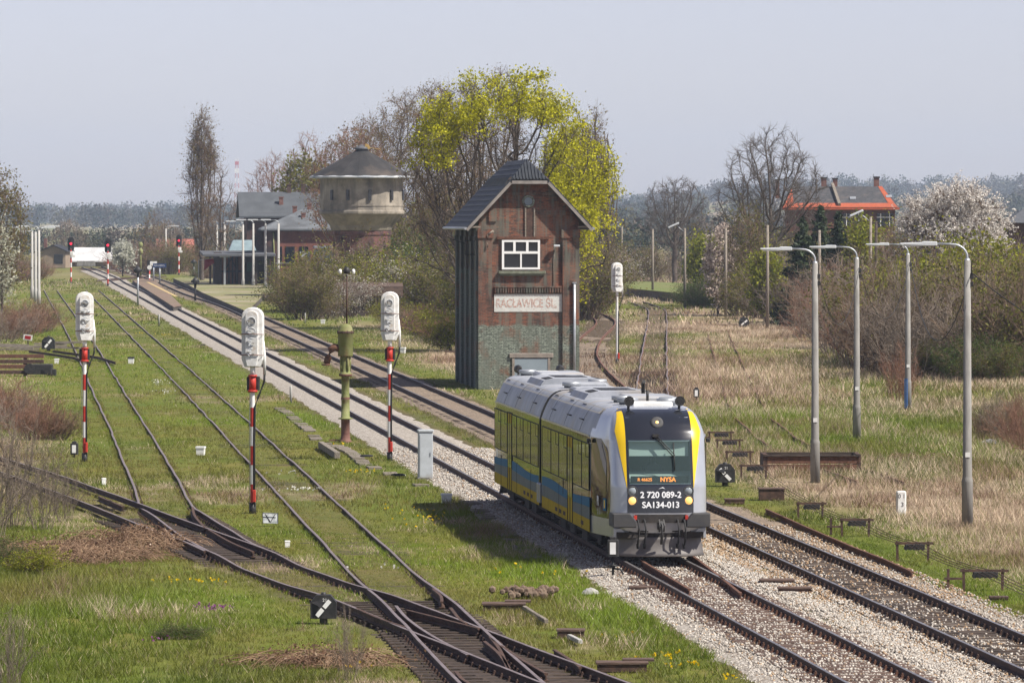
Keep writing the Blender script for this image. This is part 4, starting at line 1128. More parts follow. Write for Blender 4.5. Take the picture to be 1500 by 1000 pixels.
# ---------------------------------------------------------------- covered signals (white hoods on striped masts)
def covered_signal(px, py, label, h_m=5.85, hood_h=1.72, hood_w=0.62, rz=0.0, striped=True, crumpled=False, relay=True):
    p = G(px, py); z0 = -0.08
    t = empty("covered_signal", (p.x, p.y, z0), rz, label, "railway signal", None)
    top = h_m - z0
    zb = top - hood_h
    b = MB()
    n = 0; z = 0.30
    b.cyl((0, 0, -0.1), (0, 0, 0.32), 0.10, 0.10, 14, 2)
    red = True
    while z < zb - 0.25:
        z2 = min(z + 0.55, zb - 0.25)
        b.cyl((0, 0, z), (0, 0, z2), 0.065, 0.065, 14, (0 if red else 1) if striped else 1, caps=False)
        z = z2; red = not red
    b.cyl((0, 0, z), (0, 0, zb+0.1), 0.075, 0.075, 14, 1)
    b.build("mast", [M['red_paint'], M['white_paint'], M['black']], t)
    if relay:
        b = MB(); b.cyl((0, 0, zb-0.70), (0, 0, zb-0.22), 0.10, 0.10, 16); b.cyl((0, 0, zb-0.72), (0, 0, zb-0.66), 0.14, 0.14, 16); b.cyl((0, 0, zb-0.28), (0, 0, zb-0.22), 0.13, 0.13, 16); b.build("collar", M['red_paint'], t)
        b = MB(); b.box((0.0, 0.14, zb-0.47), (0.36, 0.18, 0.40), bev=0.02); b.build("relay_box", M['black'], t)
    w = hood_w/2; arch = 0.26
    def outline(w_, z0_, z1_, a_):
        o = [(-w_*0.72, z0_), (w_*0.72, z0_), (w_, z0_+0.22)]
        for k in range(9):
            t_ = math.pi*k/8
            o.append((w_*math.cos(t_), z1_-a_+a_*math.sin(t_)))
        o.append((-w_, z0_+0.22))
        return o
    b = MB(); b.prism(outline(w, zb, top, arch), 'y', -0.10, 0.22)
    hood = b.build("hood", M['white_old'], t)
    bv = hood.modifiers.new("bevel", 'BEVEL'); bv.width = 0.03; bv.segments = 2; bv.angle_limit = math.radians(50)
    b = MB(); b.prism(outline(w*0.60, zb+0.02, top-0.10, 0.14), 'y', -0.24, -0.09)
    fp = b.build("front_plate", M['white_old'], t)
    bv = fp.modifiers.new("bevel", 'BEVEL'); bv.width = 0.02; bv.segments = 2; bv.angle_limit = math.radians(50)
    for k in range(4):
        zc = top - 0.40 - k*0.30
        b = MB(); b.lathe([(0.108, 0.0), (0.126, 0.0), (0.126, 0.014), (0.108, 0.014), (0.108, 0.0)], n=18)
        r = b.build("lens_ring", M['lamp_grey'], t); r.location = (0, -0.24, zc); r.rotation_euler = (math.pi/2, 0, 0.1*k)
        b = MB(); b.box((-0.06, -0.285, zc+0.02), (0.10, 0.03, 0.02), 0); b.box((0.05, -0.275, zc-0.03), (0.08, 0.03, 0.02)); b.build("latch", M['wood_grey'], t)
        if crumpled:
            b = MB(); rr = random.Random(k)
            pts = [(-0.17 + 0.085*q + rr.uniform(-.03, .03), -0.262 - rr.uniform(0, 0.03), zc + 0.02 + rr.uniform(-.07, .07)) for q in range(5)]
            b.tube(pts, 0.016, 5); b.build("strap", M['galv'], t)
    for zc in (zb+0.35, zb+0.95):
        b = MB(); b.tube([(-w-0.02, -0.11, zc), (-w*0.6, -0.26, zc+0.01), (w*0.6, -0.26, zc), (w+0.02, -0.11, zc-0.01)], 0.012, 5); b.build("hood_band", M['rust_pale'], t)
    b = MB(); b.tube([(w-0.02, 0.05, zb+0.75), (w+0.03, 0.05, zb+0.3), (w+0.03, 0.05, zb-0.22)], 0.045, 8); b.build("conduit", M['white_old'], t)
    b = MB(); b.tube([(w+0.03, 0.05, zb-0.2), (w+0.02, 0.05, zb-0.42), (0.16, 0.05, zb-0.85), (0.07, -0.045, zb-1.15), (0.055, -0.05, 2.0), (0.055, -0.05, 0.2)], 0.034, 6); b.build("cable", M['black_soft'], t)
    b = MB(); b.tube([(-0.085, 0.05, zb-0.6), (-0.10, 0.05, 2.2), (-0.09, 0.04, 0.1)], 0.008, 4); b.build("earth_wire", M['galv'], t)
    b = MB(); b.box((0.06, -0.1, 0.52), (0.09, 0.08, 0.34), bev=0.015); b.build("terminal_box", M['red_paint'], t)
    return t
covered_signal(370, 748, "white-hooded signal nearest the camera, base beside the tilted metal V plate", rz=-0.10)
covered_signal(571, 672, "white-hooded signal on striped mast between the green water crane and the grey cabinet", rz=-0.05)
covered_signal(124, 673, "leftmost white-hooded signal with crumpled cover, above the small black lamp", rz=0.12, crumpled=True)
covered_signal(904, 532, "slim white signal without stripes right of the brick signal box", rz=0.3, striped=False, relay=False)

# ---------------------------------------------------------------- water crane
p = G(506, 645)
wc = empty("water_crane", (p.x, p.y, -0.08), 0, "rusty mossy green water crane column with drooping spout beside the main track", "water crane")
b = MB(); b.lathe([(0.26, -0.05), (0.26, 0.06), (0.19, 0.12), (0.165, 0.3), (0.165, 0.88), (0.28, 0.90), (0.28, 0.93), (0.165, 0.96), (0.155, 1.6), (0.175, 1.64), (0.165, 1.72), (0.15, 1.8), (0.15, 2.50), (0.24, 2.52), (0.25, 2.60), (0.20, 2.64), (0.17, 2.70), (0.17, 3.22), (0.20, 3.3)], n=22, ms=[1,1,1,1,0,0,0,0,0,1,0,0,1,1,0,0,0,0]); b.build("column", [M['moss_green'], M['rust_pale']], wc)
b = MB()
for k in range(4):
    a = k*math.pi/2 + 0.5
    b.tube([(0.19*math.cos(a), 0.19*math.sin(a), 2.7), (0.21*math.cos(a), 0.21*math.sin(a), 3.0), (0.19*math.cos(a), 0.19*math.sin(a), 3.25)], 0.035)
b.build("column_rib", M['moss_green'], wc)
b = MB(); b.lathe([(0.27, 3.26), (0.285, 3.30), (0.285, 4.12), (0.31, 4.14), (0.31, 4.20), (0.28, 4.22), (0.26, 4.36), (0.17, 4.47), (0.0, 4.52)], n=24, ms=[0,0,0,1,1,0,0,0])
b.build("head", [mat("rusting_green_drum", (0.15,0.165,0.05), (0.20,0.20,0.085), scale=2.0, rough=0.75, bmp=0.3, c3=(0.16,0.065,0.032)), M['rust_dark']], wc)
b = MB()
for k in range(10):
    a = k*0.628; b.cyl((0.30*math.cos(a), 0.30*math.sin(a), 4.12), (0.30*math.cos(a), 0.30*math.sin(a), 4.24), 0.022, n=6)
b.build("bolt", M['rust_dark'], wc)
b = MB(); b.tube([(-0.22, 0, 3.56), (-0.42, -0.02, 3.62), (-0.56, -0.04, 3.50), (-0.64, -0.05, 3.25), (-0.72, -0.05, 2.98)], 0.15, 12, taper=0.12); b.lathe([(0.12,2.92),(0.16,2.92),(0.16,2.98),(0.12,2.98)], (-0.735,-0.05,0), 14); b.build("spout", M['rust'], wc)
b = MB(); b.cyl((0.05, 0, 4.48), (0.05, 0, 6.35), 0.035, 0.03, 8); b.tube([(-0.05, 0, 4.4), (-0.06, 0, 6.3)], 0.012, 4); b.tube([(0.05,0,4.5),(0.16,0,4.35)],0.02); b.build("lamp_pole", M['rust_dark'], wc)
b = MB(); b.lathe([(0.0, 6.66), (0.10, 6.60), (0.12, 6.52), (0.12, 6.40), (0.0, 6.38)], (0.05, 0, 0), 12); b.tube([(-0.18, 0, 6.50), (0.28, 0, 6.50)], 0.025); b.build("lamp_head", M['black'], wc)
for s in (-0.2, 0.3):
    b = MB(); b.lathe([(0, 6.36), (0.06, 6.40), (0.07, 6.50), (0.04, 6.56), (0, 6.57)], (s, 0, 0), 10); b.build("insulator", M['white_paint'], wc)
b = MB(); b.box((-0.42, 0.1, 0.09), (0.4, 0.16, 0.06)); b.build("valve_cover", M['rust_pale'], wc)

# ---------------------------------------------------------------- grey cabinet and small yard furniture
p = G(623, 698)
cb = empty("relay_cabinet", (p.x, p.y, -0.1), 0.12, "tall grey metal cabinet standing in grass left of the railcar", "cabinet")
b = MB(); b.box((0, 0, 0.78), (0.46, 0.36, 1.58), bev=0.015); b.build("body", M['grey_box'], cb)
b = MB(); b.box((0, -0.187, 0.78), (0.38, 0.012, 1.40)); dd = b.build("door", M['grey_box'], cb)
b = MB(); b.box((0.15, -0.20, 0.85), (0.03, 0.03, 0.12)); b.build("handle", M['galv'], dd)
b = MB(); b.box((0, 0, 1.605), (0.52, 0.42, 0.07), bev=0.02); b.build("lid", M['grey_box'], cb)
b = MB(); b.box((0, 0, 0.03), (0.54, 0.44, 0.12)); b.build("base", M['concrete'], cb)

def white_block(px, py, w, h, label, dark_top=False):
    p = G(px, py)
    t = empty("marker_block", (p.x, p.y, -0.06), random.Random(px).uniform(-.3, .3), label, "marker")
    b = MB(); b.prism([(-w/2*0.86, 0), (w/2*0.86, 0), (w/2, h*0.78), (-w/2, h*0.78)], 'y', -w*0.35, w*0.35); b.build("body", M['white_paint'], t)
    b = MB(); b.box((0, 0, h*0.89), (w*1.12, w*0.82, h*0.2), bev=0.01); b.build("cap", M['white_paint'] if not dark_top else M['black'], t)
white_block(294, 664, 0.30, 0.32, "white capped concrete marker block standing between the two grassy sidings")
white_block(654, 734, 0.30, 0.30, "white capped marker block in grass below the grey cabinet")
white_block(192, 531, 0.34, 0.40, "small white marker with black top beyond the leftmost siding", True)
white_block(152, 707, 0.13, 0.22, "little white and tan stub marker left of the leftmost turnout")
white_block(421, 798, 0.13, 0.18, "little white and tan stub marker below the V plate")
white_block(83, 531, 0.26, 0.30, "small white marker on top of the dark buffer end by the left edge")
white_block(590, 516, 0.33, 0.38, "white numbered stone marker right of the middle signal head")
white_block(473, 473, 0.34, 0.34, "small white kilometre marker before the timber shed")

def post(name, px, py, h, r, label, cat, m, group=None):
    p = G(px, py); b = MB(); b.lathe([(r, -0.1), (r, h*0.94), (r*0.75, h), (0, h+0.005)], n=10)
    o = b.build(name, m, None); o.location = p; return tag(o, label, cat, group)
post("marker_post", 233, 476, 0.85, 0.07, "thin pale concrete marker post on the far left ballast edge", "marker post", M['concrete_pale'])
post("marker_post", 426, 588, 0.72, 0.055, "thin pale concrete marker post between the first signal and the water crane", "marker post", M['concrete_pale'])
post("marker_post", 447, 472, 0.75, 0.05, "thin pale marker post on the grass before the centre bushes", "marker post", M['concrete_pale'])
# the tilted metal plate with the letter V
p = G(396, 767)
vp = empty("sign_plate", (p.x, p.y, 0.02), 0.1, "tilted grey metal plate with a black V lying by the first signal", "sign")
b = MB(); b.box((0, 0, 0.14), (0.42, 0.02, 0.30), rx=-0.35, ry=0.05); b.build("plate", mat("scuffed_metal_plate", (0.45,0.47,0.48), (0.20,0.22,0.22), scale=9, rough=0.6), vp)
b = MB()
for s in (-1, 1): b.box((s*0.075, -0.016, 0.15), (0.022, 0.01, 0.26), rx=-0.35, ry=s*0.56)
for z in (0.005, 0.275): b.box((0, 0.037 if z < .1 else -0.055, z), (0.44, 0.02, 0.016), ry=0.05)
b.box((-0.21, -0.01, 0.14), (0.016, 0.02, 0.30), rx=-0.35); b.box((0.21, -0.01, 0.14), (0.016, 0.02, 0.30), rx=-0.35)
b.build("letter_v", M['black'], vp)

def point_indicator(px, py, label, sc=1.0, ang=0.8, rz=0.0, number=True):
    """black eight-sided lantern box with a white crossing bar"""
    p = G(px, py)
    t = empty("point_indicator", (p.x, p.y, -0.05), rz, label, "point indicator")
    w, h, d = 0.27*sc, 0.55*sc, 0.17*sc
    o_ = [(-w, 0.06), (w, 0.06), (w, h*0.72), (w*0.55, h), (-w*0.55, h), (-w, h*0.72)]
    b = MB(); b.prism([(x, z+0.05*sc) for x, z in o_], 'y', -d, d); b.build("lantern_box", M['black'], t)
    b = MB(); c = (0, -d-0.012, h*0.50+0.05*sc)
    for s in (-1, 1): b.box((c[0]+s*0.115*sc*math.sin(ang), c[1], c[2]+s*0.115*sc*math.cos(ang)), (0.09*sc, 0.012, 0.19*sc), ry=ang)
    b.build("white_bar", M['white_paint'], t)
    b = MB()
    b.add([(-w*0.9, -d-0.006, h*0.8), (-w*0.1, -d-0.10*sc, h*0.62), (w*0.0, -d-0.006, h*0.95)], [(0, 1, 2)]); b.build("visor", M['black'], t)
    b = MB(); b.box((0, 0, 0.03), (0.16*sc, 0.16*sc, 0.22)); b.build("foot", M['black'], t)
    b = MB(); b.cyl((0, 0, h), (0, 0, h+0.10*sc), 0.06*sc, 0.05*sc); b.build("vent_cap", M['black'], t)
    if number: text_mesh("number", "21", 0.10*sc, (0.03, -d-0.008, h*0.90), M['white_paint'], t)
    return t
point_indicator(474, 909, "black point indicator lantern with diagonal white bar beside the crossing", 1.0, 0.7)
point_indicator(71, 513, "black point indicator with white diagonal bar behind the left buffer timbers", 1.5, 0.7, number=False)
point_indicator(1062, 709, "round-shouldered black point indicator with pale bar right of the railcar", 1.15, -0.75)
point_indicator(1090, 480, "small far black and white point indicator in the dry field", 1.4, 0.9, number=False)

def lamp_signal(px, py, h, label, sc=1.0, rod=False):
    p = G(px, py); hz = h
    t = empty("lantern_signal", (p.x, p.y, -0.06), -0.05, label, "lantern signal")
    b = MB(); b.cyl((0, 0, -0.05), (0, 0, hz), 0.035*sc, 0.03*sc, 10); b.cyl((0, 0, hz*0.55), (0, 0, hz*0.62), 0.10*sc, n=12)
    if rod: b.tube([(0.0, -0.02, hz*0.45), (0.18, -0.05, hz*0.40), (0.28, -0.1, 0.05), (0.8, -0.3, 0.08), (1.3, -0.35, 0.10)], 0.025, 6); b.tube([(-0.25, -0.05, hz*0.5), (0.05, 0, hz*0.5)], 0.02)
    b.build("stand", M['black'], t)
    b = MB(); b.box((0, 0, hz+0.20*sc), (0.26*sc, 0.24*sc, 0.40*sc), bev=0.02); b.box((0, 0, hz+0.43*sc), (0.15*sc, 0.15*sc, 0.08*sc), bev=0.015); b.build("housing", M['black'], t)
    b = MB(); b.box((0, -0.125*sc, hz+0.20*sc), (0.14*sc, 0.012, 0.28*sc)); b.build("pane", M['white_paint'], t)
lamp_signal(898, 842, 0.50, "black lantern signal with white pane below the railcar front corner", 1.0, True)
lamp_signal(109, 667, 0.10, "black lantern signal with white pane at the foot of the leftmost signal", 1.0)
lamp_signal(1020, 587, 0.22, "small black lantern signal in grass behind the railcar roof", 1.0)
lamp_signal(1149, 476, 0.10, "tiny black lantern signal at the edge of the right thicket", 1.3)

def timber_box(px, py, w, d, h, label, rz=0.0, step=False):
    p = G(px, py)
    t = empty("point_motor_cover", (p.x, p.y, -0.05), rz, label, "equipment cover")
    b = MB(); b.box((0, 0, h/2), (w*0.94, d*0.9, h)); b.build("box", M['rust_dark'], t)
    b = MB(); b.box((0, 0, h+0.02), (w, d, 0.04), bev=0.008)
    if step: b.box((w*0.32, d*0.55, h+0.05), (w*0.6, d*0.8, 0.04))
    b.build("lid", M['wood_brown'], t)
timber_box(738, 890, 0.95, 0.55, 0.13, "brown equipment cover beside a heap of earth right of the crossing", 0.0, True)
timber_box(836, 929, 0.58, 0.42, 0.13, "short brown equipment cover between crossing and ballast", 0.0)
timber_box(911, 978, 0.98, 0.50, 0.14, "long brown equipment cover at the bottom edge", 0.0, True)
timber_box(1138, 853, 0.80, 0.5, 0.10, "dark cover plate between the main tracks, upper one of two", 0.0)
timber_box(1164, 866, 0.78, 0.35, 0.12, "dark cover plate between the main tracks, lower one with rod", 0.0)
timber_box(941, 862, 0.62, 0.35, 0.08, "brown cover plate by the lantern signal's rod", 0.0)
timber_box(1463, 875, 0.42, 0.30, 0.05, "small brown plate in grass near the right edge")
timber_box(1076, 735, 0.62, 0.35, 0.12, "low black cover box behind the right track by the indicator")
timber_box(1130, 729, 0.80, 0.6, 0.32, "taller black equipment box on the right below the indicator")
p = G(1320, 752)
km = empty("stone_marker", (p.x, p.y, -0.1), 0.1, "weathered white stone kilometre marker with black digits in dry grass", "marker")
b = MB(); b.box((0, 0, 0.36), (0.27, 0.2, 0.78), bev=0.03); b.build("stone", M['white_old'], km)
text_mesh("digits", "0 1", 0.17, (0, -0.104, 0.60), M['black'], km); text_mesh("digits", "3", 0.18, (0.02, -0.104, 0.36), M['black'], km)
def rock(px, py, s, label):
    rr = random.Random(px); b = MB(); bm = bmesh.new(); bmesh.ops.create_icosphere(bm, subdivisions=2, radius=s)
    V = [(v.co.x*rr.uniform(.85, 1.15)*1.2, v.co.y*rr.uniform(.85, 1.15), abs(v.co.z)*0.8*rr.uniform(.8, 1.2)-0.05) for v in bm.verts]; bm.verts.index_update(); Fc = [tuple(v.index for v in f.verts) for f in bm.faces]; bm.free()
    b.add(V, Fc); o = b.build("boulder", M['concrete_pale'], None); o.location = G(px, py); tag(o, label, "boulder")
rock(1493, 622, 0.32, "pale broken stone block at the right edge in front of the thicket")
rock(1450, 650, 0.30, "low grey boulder in dry grass near the right edge")
rock(590, 694, 0.08, "small brown stone in grass right of the middle signal foot")
rock(865, 866, 0.16, "dark rounded drum-like stone in the grass below the railcar")
# old tyre-like dark rubber pieces
for px, py, lab in ((537, 669, "flat dark rubber scrap in grass between crane and cabinet"), (583, 697, "small black scrap beside the grey cabinet"), (296, 506, "dark scrap heap on the left ballast edge")):
    b = MB(); b.lathe([(0.12, 0.0), (0.22, 0.02), (0.24, 0.06), (0.18, 0.10), (0.10, 0.07), (0.12, 0.0)], n=14); o = b.build("rubber_scrap", M['black_soft'], None); o.location = G(px, py, 0.0); o.scale = (1, 1, 0.8); tag(o, lab, "scrap")
# concrete trough lids along the ballast
lid = None
tl = [(330, 540), (356, 560), (384, 582), (403, 594), (422, 604), (438, 618), (454, 629), (466, 645), (518, 664), (535, 679), (690, 735), (705, 748), (722, 764), (741, 779), (760, 795), (780, 812), (502, 655), (300, 520)]
pts = sorted([(G(x, y).y, G(x, y).x) for x, y in tl])
dl = np.array([a for a, _ in pts]); xl_ = np.array([c for _, c in pts])
proto = None; rr = random.Random(5)
for d in np.arange(136, 262, 1.06):
    if 168 < d < 187 and rr.random() < 0.7: continue
    if rr.random() < 0.30 or vnoise(np.array([d]), np.array([0.0]), 5.0, 55, 2)[0] < 0.40: continue
    x = float(np.interp(d, dl, xl_))
    if proto is None:
        b = MB(); b.box((0, 0, 0), (0.46, 0.98, 0.09), bev=0.012)
        for s in (-0.25, 0.0, 0.25): b.box((0, s, 0.047), (0.40, 0.02, 0.006))
        o = proto = b.build("trough_lid", M['wood_grey'], None)
        tag(o, "weathered grey cable trough lid sunk in the grass left of the main ballast", "cable trough lid", "cable trough lids left of the main track")
    else:
        o = proto.copy(); COL.objects.link(o)
    o.location = (x, d, -0.035 + rr.uniform(-0.025, 0.01)); o.rotation_euler = (rr.uniform(-.04, .04), rr.uniform(-.04, .04), 0.09 + rr.uniform(-.06, .06))
# single loose timbers and pipes in grass
def beam(a, c, w, h, m, name, label, cat, z=0.0):
    A_, C_ = G(*a), G(*c); d = C_ - A_
    b = MB(); b.box((0, 0, h/2), (d.length, w, h), bev=0.01); o = b.build(name, m, None)
    o.location = (A_+C_)/2 + Vector((0, 0, z)); o.rotation_euler = (0, 0, math.atan2(d.y, d.x)); return tag(o, label, cat)
beam((470, 655), (494, 671), 0.2, 0.22, M['wood_grey'], "timber_beam", "short weathered timber beam lying beside the water crane foot", "timber beam")
beam((768, 892), (800, 912), 0.09, 0.08, M['wood_grey'], "pipe_length", "pale pipe length in grass between two brown equipment covers", "pipe")
beam((834, 934), (850, 942), 0.09, 0.08, M['concrete_pale'], "pipe_length", "short pale pipe stub below the short equipment cover", "pipe")
# rusty spare rail lying at the right
t = TRACKS['R']
pa = [Vector((G(x, y, 0.1).x, G(x, y, 0.1).y)) for x, y in ((1122, 746), (1180, 772), (1250, 802), (1296, 820), (1336, 838))]
sr = add_rail(None, pa, 0.0, [M['rust'], M['rust']], z0=-0.02, name="spare_rail"); tag(sr, "rusty spare rail lying in the grass right of the right track", "rail")
# signal-wire pulley racks
def wire_rack(px, py, w, label, h=0.55, stub=False):
    p = G(px, py)
    t = empty("wire_rack", (p.x, p.y, -0.1), 0.0, label, "wire pulley rack")
    b = MB()
    for s in (-1, 1): b.box((s*w*0.40, 0, h*0.42), (0.06, 0.06, h*1.1), ry=0.02*s)
    b.box((0.03, -0.01, h*0.88), (w, 0.07, 0.06))
    if stub: b.box((-w*0.72, 0.02, h*0.55), (0.06, 0.05, h*0.8)); b.box((-w*0.62, 0.0, h*0.55), (0.4, 0.05, 0.05))
    b.build("frame", M['rust_dark'], t)
    b = MB(); b.box((0.05, 0, h*0.73), (w*0.52, 0.12, 0.14), bev=0.02)
    for k in range(5): b.cyl((-w*0.18+k*w*0.11, -0.08, h*0.66), (-w*0.18+k*w*0.11, 0.08, h*0.66), 0.05, n=10)
    b.build("pulleys", M['black'], t)
    return p
racks = [(1440, 860, 1.10, "wire pulley rack nearest the right edge in green grass", True), (1337, 818, 0.95, "wire pulley rack above the end of the spare rail", False), (1253, 782, 0.90, "wire pulley rack left of the nearest lamp post", True), (1187, 757, 0.85, "wire pulley rack right of the taller black equipment box", False),
         (1104, 699, 1.0, "wire pulley rack directly right of the round-shouldered indicator", False), (1082, 678, 1.0, "wire pulley rack just above the round-shouldered indicator", False), (1067, 660, 1.0, "wire pulley rack second from the far end behind the railcar", False), (1055, 648, 1.0, "farthest wire pulley rack behind the railcar", True)]
rp = []
for px, py, w, lab, st in racks: rp.append(wire_rack(px, py, w, lab, stub=st))
wr = empty("signal_wires", (0, 0, 0), 0, "bundle of thin steel signal wires strung low over the pulley racks", "signal wires")
chain = [Vector((12.6, 99.0, 0))] + rp
for k in range(4):
    b = MB(); pts = []
    for a, c in zip(chain, chain[1:]):
        for t_ in np.linspace(0, 1, 5)[:-1]: pts.append(a.lerp(c, t_) + Vector((-0.12+0.1*k, 0, 0.34 - 0.10*4*t_*(1-t_) + 0.02*k)))
    pts.append(chain[-1] + Vector((-0.12+0.1*k, 0, 0.34)))
    b.tube(pts, 0.009, 4); b.build("wire", M['rust_dark'], wr)
far_racks = [(614, 494), (630, 499), (642, 505), (652, 512), (660, 522), (606, 487)]
for i, (px, py) in enumerate(far_racks):
    p = G(px, py); b = MB(); b.box((0, 0, 0.30), (0.7, 0.12, 0.08))
    for s in (-.28, .28): b.box((s, 0, 0.14), (0.06, 0.06, 0.32))
    o = b.build("wire_rack", M['rust_dark'], None); o.location = p; tag(o, "low dark wire rack in the row left of the brick signal box", "wire pulley rack", "wire racks left of the signal box")
# rusty buffer structure by the right lamp posts
p0, p1 = G(1121, 690), G(1258, 690)
bf = empty("timber_trough", ((p0.x+p1.x)/2, p0.y, -0.08), 0.02, "low rusty brown timber-sided trough behind the second lamp post", "timber trough")
wd = p1.x-p0.x
b = MB(); b.box((0, 0, 0.46), (wd, 0.10, 0.24)); b.box((0, -0.03, 0.16), (wd*0.96, 0.08, 0.30)); b.build("front_boards", M['rust'], bf)
b = MB(); b.box((0, 1.6, 0.5), (wd*1.02, 0.10, 0.30)); b.box((0, 0.0, 0.60), (wd*1.02, 0.22, 0.05)); b.build("top_beam", M['wood_dark'], bf)
for s in (-1, 1):
    b = MB(); b.box((s*wd*0.5, 0.8, 0.35), (0.14, 1.7, 0.6)); b.build("end_post", M['rust_dark'], bf)
# buffer of stacked rails at the left edge
p = G(50, 549)
bl = empty("buffer_stop", (p.x-0.6, p.y, -0.1), 0.0, "rusty stack of rails and beams forming a buffer at the left edge", "buffer stop")
for k, (z, w) in enumerate(((0.25, 3.0), (0.55, 3.1), (0.82, 3.2), (1.10, 3.2))):
    b = MB(); b.box((-0.5, 0.1*k, z), (w, 0.22, 0.20), bev=0.02); b.build("beam", M['rust'] if k % 2 else M['rust_dark'], bl)
for x_ in (-1.7, 0.1):
    b = MB(); b.box((x_, 0.32, 0.55), (0.2, 0.2, 1.3)); b.build("post", M['rust_dark'], bl)
b = MB(); b.box((0.95, -0.2, 0.42), (1.3, 0.9, 0.55), bev=0.05); b.box((1.55, -0.2, 0.25), (0.5, 0.6, 0.35), bev=0.04); b.cyl((0.4, -0.7, 0.45), (0.4, -0.2, 0.45), 0.28, n=16); b.cyl((1.3, -0.7, 0.4), (1.3, -0.2, 0.4), 0.2, n=16); b.build("buffer_block", M['black'], bl)
p = G(55, 512)
sl = empty("timber_pile", (p.x, p.y, -0.1), 0, "loose pile of grey planks behind the left buffer", "timber pile")
rr = random.Random(3)
for k in range(9):
    b = MB(); b.box((rr.uniform(-1.8, 1.8), rr.uniform(-.8, .8), 0.1+0.06*k), (rr.uniform(1.5, 3.0), 0.16, 0.12), rz=rr.uniform(-.25, .25), ry=rr.uniform(-.05, .05)); b.build("plank", M['wood_grey'], sl)
p = G(41, 508)
ds = empty("dead_end_sign", (p.x, p.y, 0), -0.1, "small white board with dark red rectangle on a stake at the left", "sign")
b = MB(); b.box((0, 0, 0.5), (0.06, 0.06, 1.0)); b.build("stake", M['wood_dark'], ds)
b = MB(); b.box((0, -0.04, 0.62), (0.60, 0.03, 0.36), ry=0.12); b.build("board", M['white_paint'], ds)
b = MB(); b.box((0, -0.06, 0.62), (0.40, 0.02, 0.22), ry=0.12); b.build("red_field", mat("dark_red_field", (0.30,0.01,0.015), rough=0.6), ds)

# ---------------------------------------------------------------- lamp posts
def lamp_post(px, py, top_py, label, arm=1.0, side=-1, blue=False, thin=False, group=None):
    p = G(px, py); D = p.y
    ht = H - (top_py - YH)*D/F + 0.1           # height of the post itself
    t = empty("lamp_post", (p.x, p.y, -0.1), 0, label, "lamp post", group)
    k = 0.85 if thin else 1.0
    b = MB(); b.lathe([(0.158*k, -0.2), (0.150*k, 1.30), (0.158*k, 1.33), (0.130*k, 1.42), (0.128*k, 1.45), (0.088*k, ht-0.02), (0.0, ht)], n=18); b.build("post", M['concrete'], t)
    r = 0.034
    b = MB(); q = [(0, 0, ht-0.25), (0, 0, ht+0.05)]
    for i in range(1, 7):
        a = math.pi/2*i/6; q.append((side*0.40*(1-math.cos(a)), 0, ht+0.05+0.36*math.sin(a)))
    q.append((side*(0.40+0.45*arm), 0, ht+0.43)); b.tube(q, r, 8); b.cyl((0, 0, ht-0.18), (0, 0, ht+0.03), 0.09*k, 0.07*k, 12); b.build("arm", M['galv'], t)
    b = MB(); xs_ = side*(0.36+0.45*arm)
    b.prism([(xs_, ht+0.49), (xs_+side*0.36, ht+0.50), (xs_+side*0.42, ht+0.47), (xs_+side*1.02, ht+0.45), (xs_+side*1.02, ht+0.40), (xs_+side*0.4, ht+0.37), (xs_, ht+0.37)], 'y', -0.11, 0.11); lh = b.build("lamp_head", M['lamp_grey'], t)
    bv = lh.modifiers.new("bevel", 'BEVEL'); bv.width = 0.02; bv.segments = 2
    b = MB(); b.box((xs_+side*0.68, 0, ht+0.375), (0.52, 0.17, 0.03)); b.build("diffuser", M['white_paint'], lh)
    b = MB(); b.box((0, -0.132*k, 2.05), (0.13, 0.02, 0.13)); b.build("number_plate", M['white_paint'], t)
    b = MB(); b.box((0.10, 0.0, ht-0.45), (0.14, 0.12, 0.16), bev=0.02); b.box((0.12, -0.02, ht-0.68), (0.08, 0.08, 0.14)); b.tube([(0.1, 0, ht-0.4), (0.12, 0, ht-0.1), (0.02, 0, ht+0.1)], 0.014); b.build("cable_clamp", M['black'], t)
    if blue:
        b = MB()
        for i in range(7):
            a0 = math.pi + 0.1 + i*0.2
            b.box((0.155*math.cos(a0), 0.155*math.sin(a0), 0.85), (0.012, 0.05, 1.3), rz=a0)
        b.build("blue_paint_patch", mat("blue_paint", (0.05,0.16,0.42), (0.15,0.25,0.45), scale=5), t)
    return Vector((p.x, p.y, ht-0.1))
tops = {}
tops[4] = lamp_post(1417, 770, 380, "nearest concrete lamp post at the right with arm pointing left", 1.05)
tops[1] = lamp_post(1194, 704, 384, "leftmost of the four concrete lamp posts, in front of the timber trough", 0.85)
tops[2] = lamp_post(1255, 644, 378, "concrete lamp post between the trough and the blue painted post", 0.95)
tops[3] = lamp_post(1330, 601, 372, "farthest concrete lamp post with blue paint near its foot", 1.05, blue=True)
def catenary(a, c, sag, label, r=0.012):
    b = MB(); pts = []
    for t_ in np.linspace(0, 1, 17): pts.append(a.lerp(c, t_) - Vector((0, 0, sag*4*t_*(1-t_))))
    b.tube(pts, r, 5); o = b.build("overhead_cable", M['black_soft'], None); return tag(o, label, "cable")
e = Vector((0.1, 0, -0.35))
catenary(tops[4]+e, tops[3]+e, 2.6, "sagging black cable between the nearest and the blue painted lamp post", 0.018)
catenary(tops[1]+e, tops[2]+e, 1.9, "sagging cable between the two left lamp posts")
catenary(tops[2]+e, tops[3]+e, 2.2, "sagging cable between the second lamp post and the blue painted one")
pe = Vector((21.5, 124.0, 6.6))
t = empty("cable_pole", (pe.x, pe.y, -0.1), 0, "concrete pole beyond the right edge holding the end of the sagging cable", "pole")
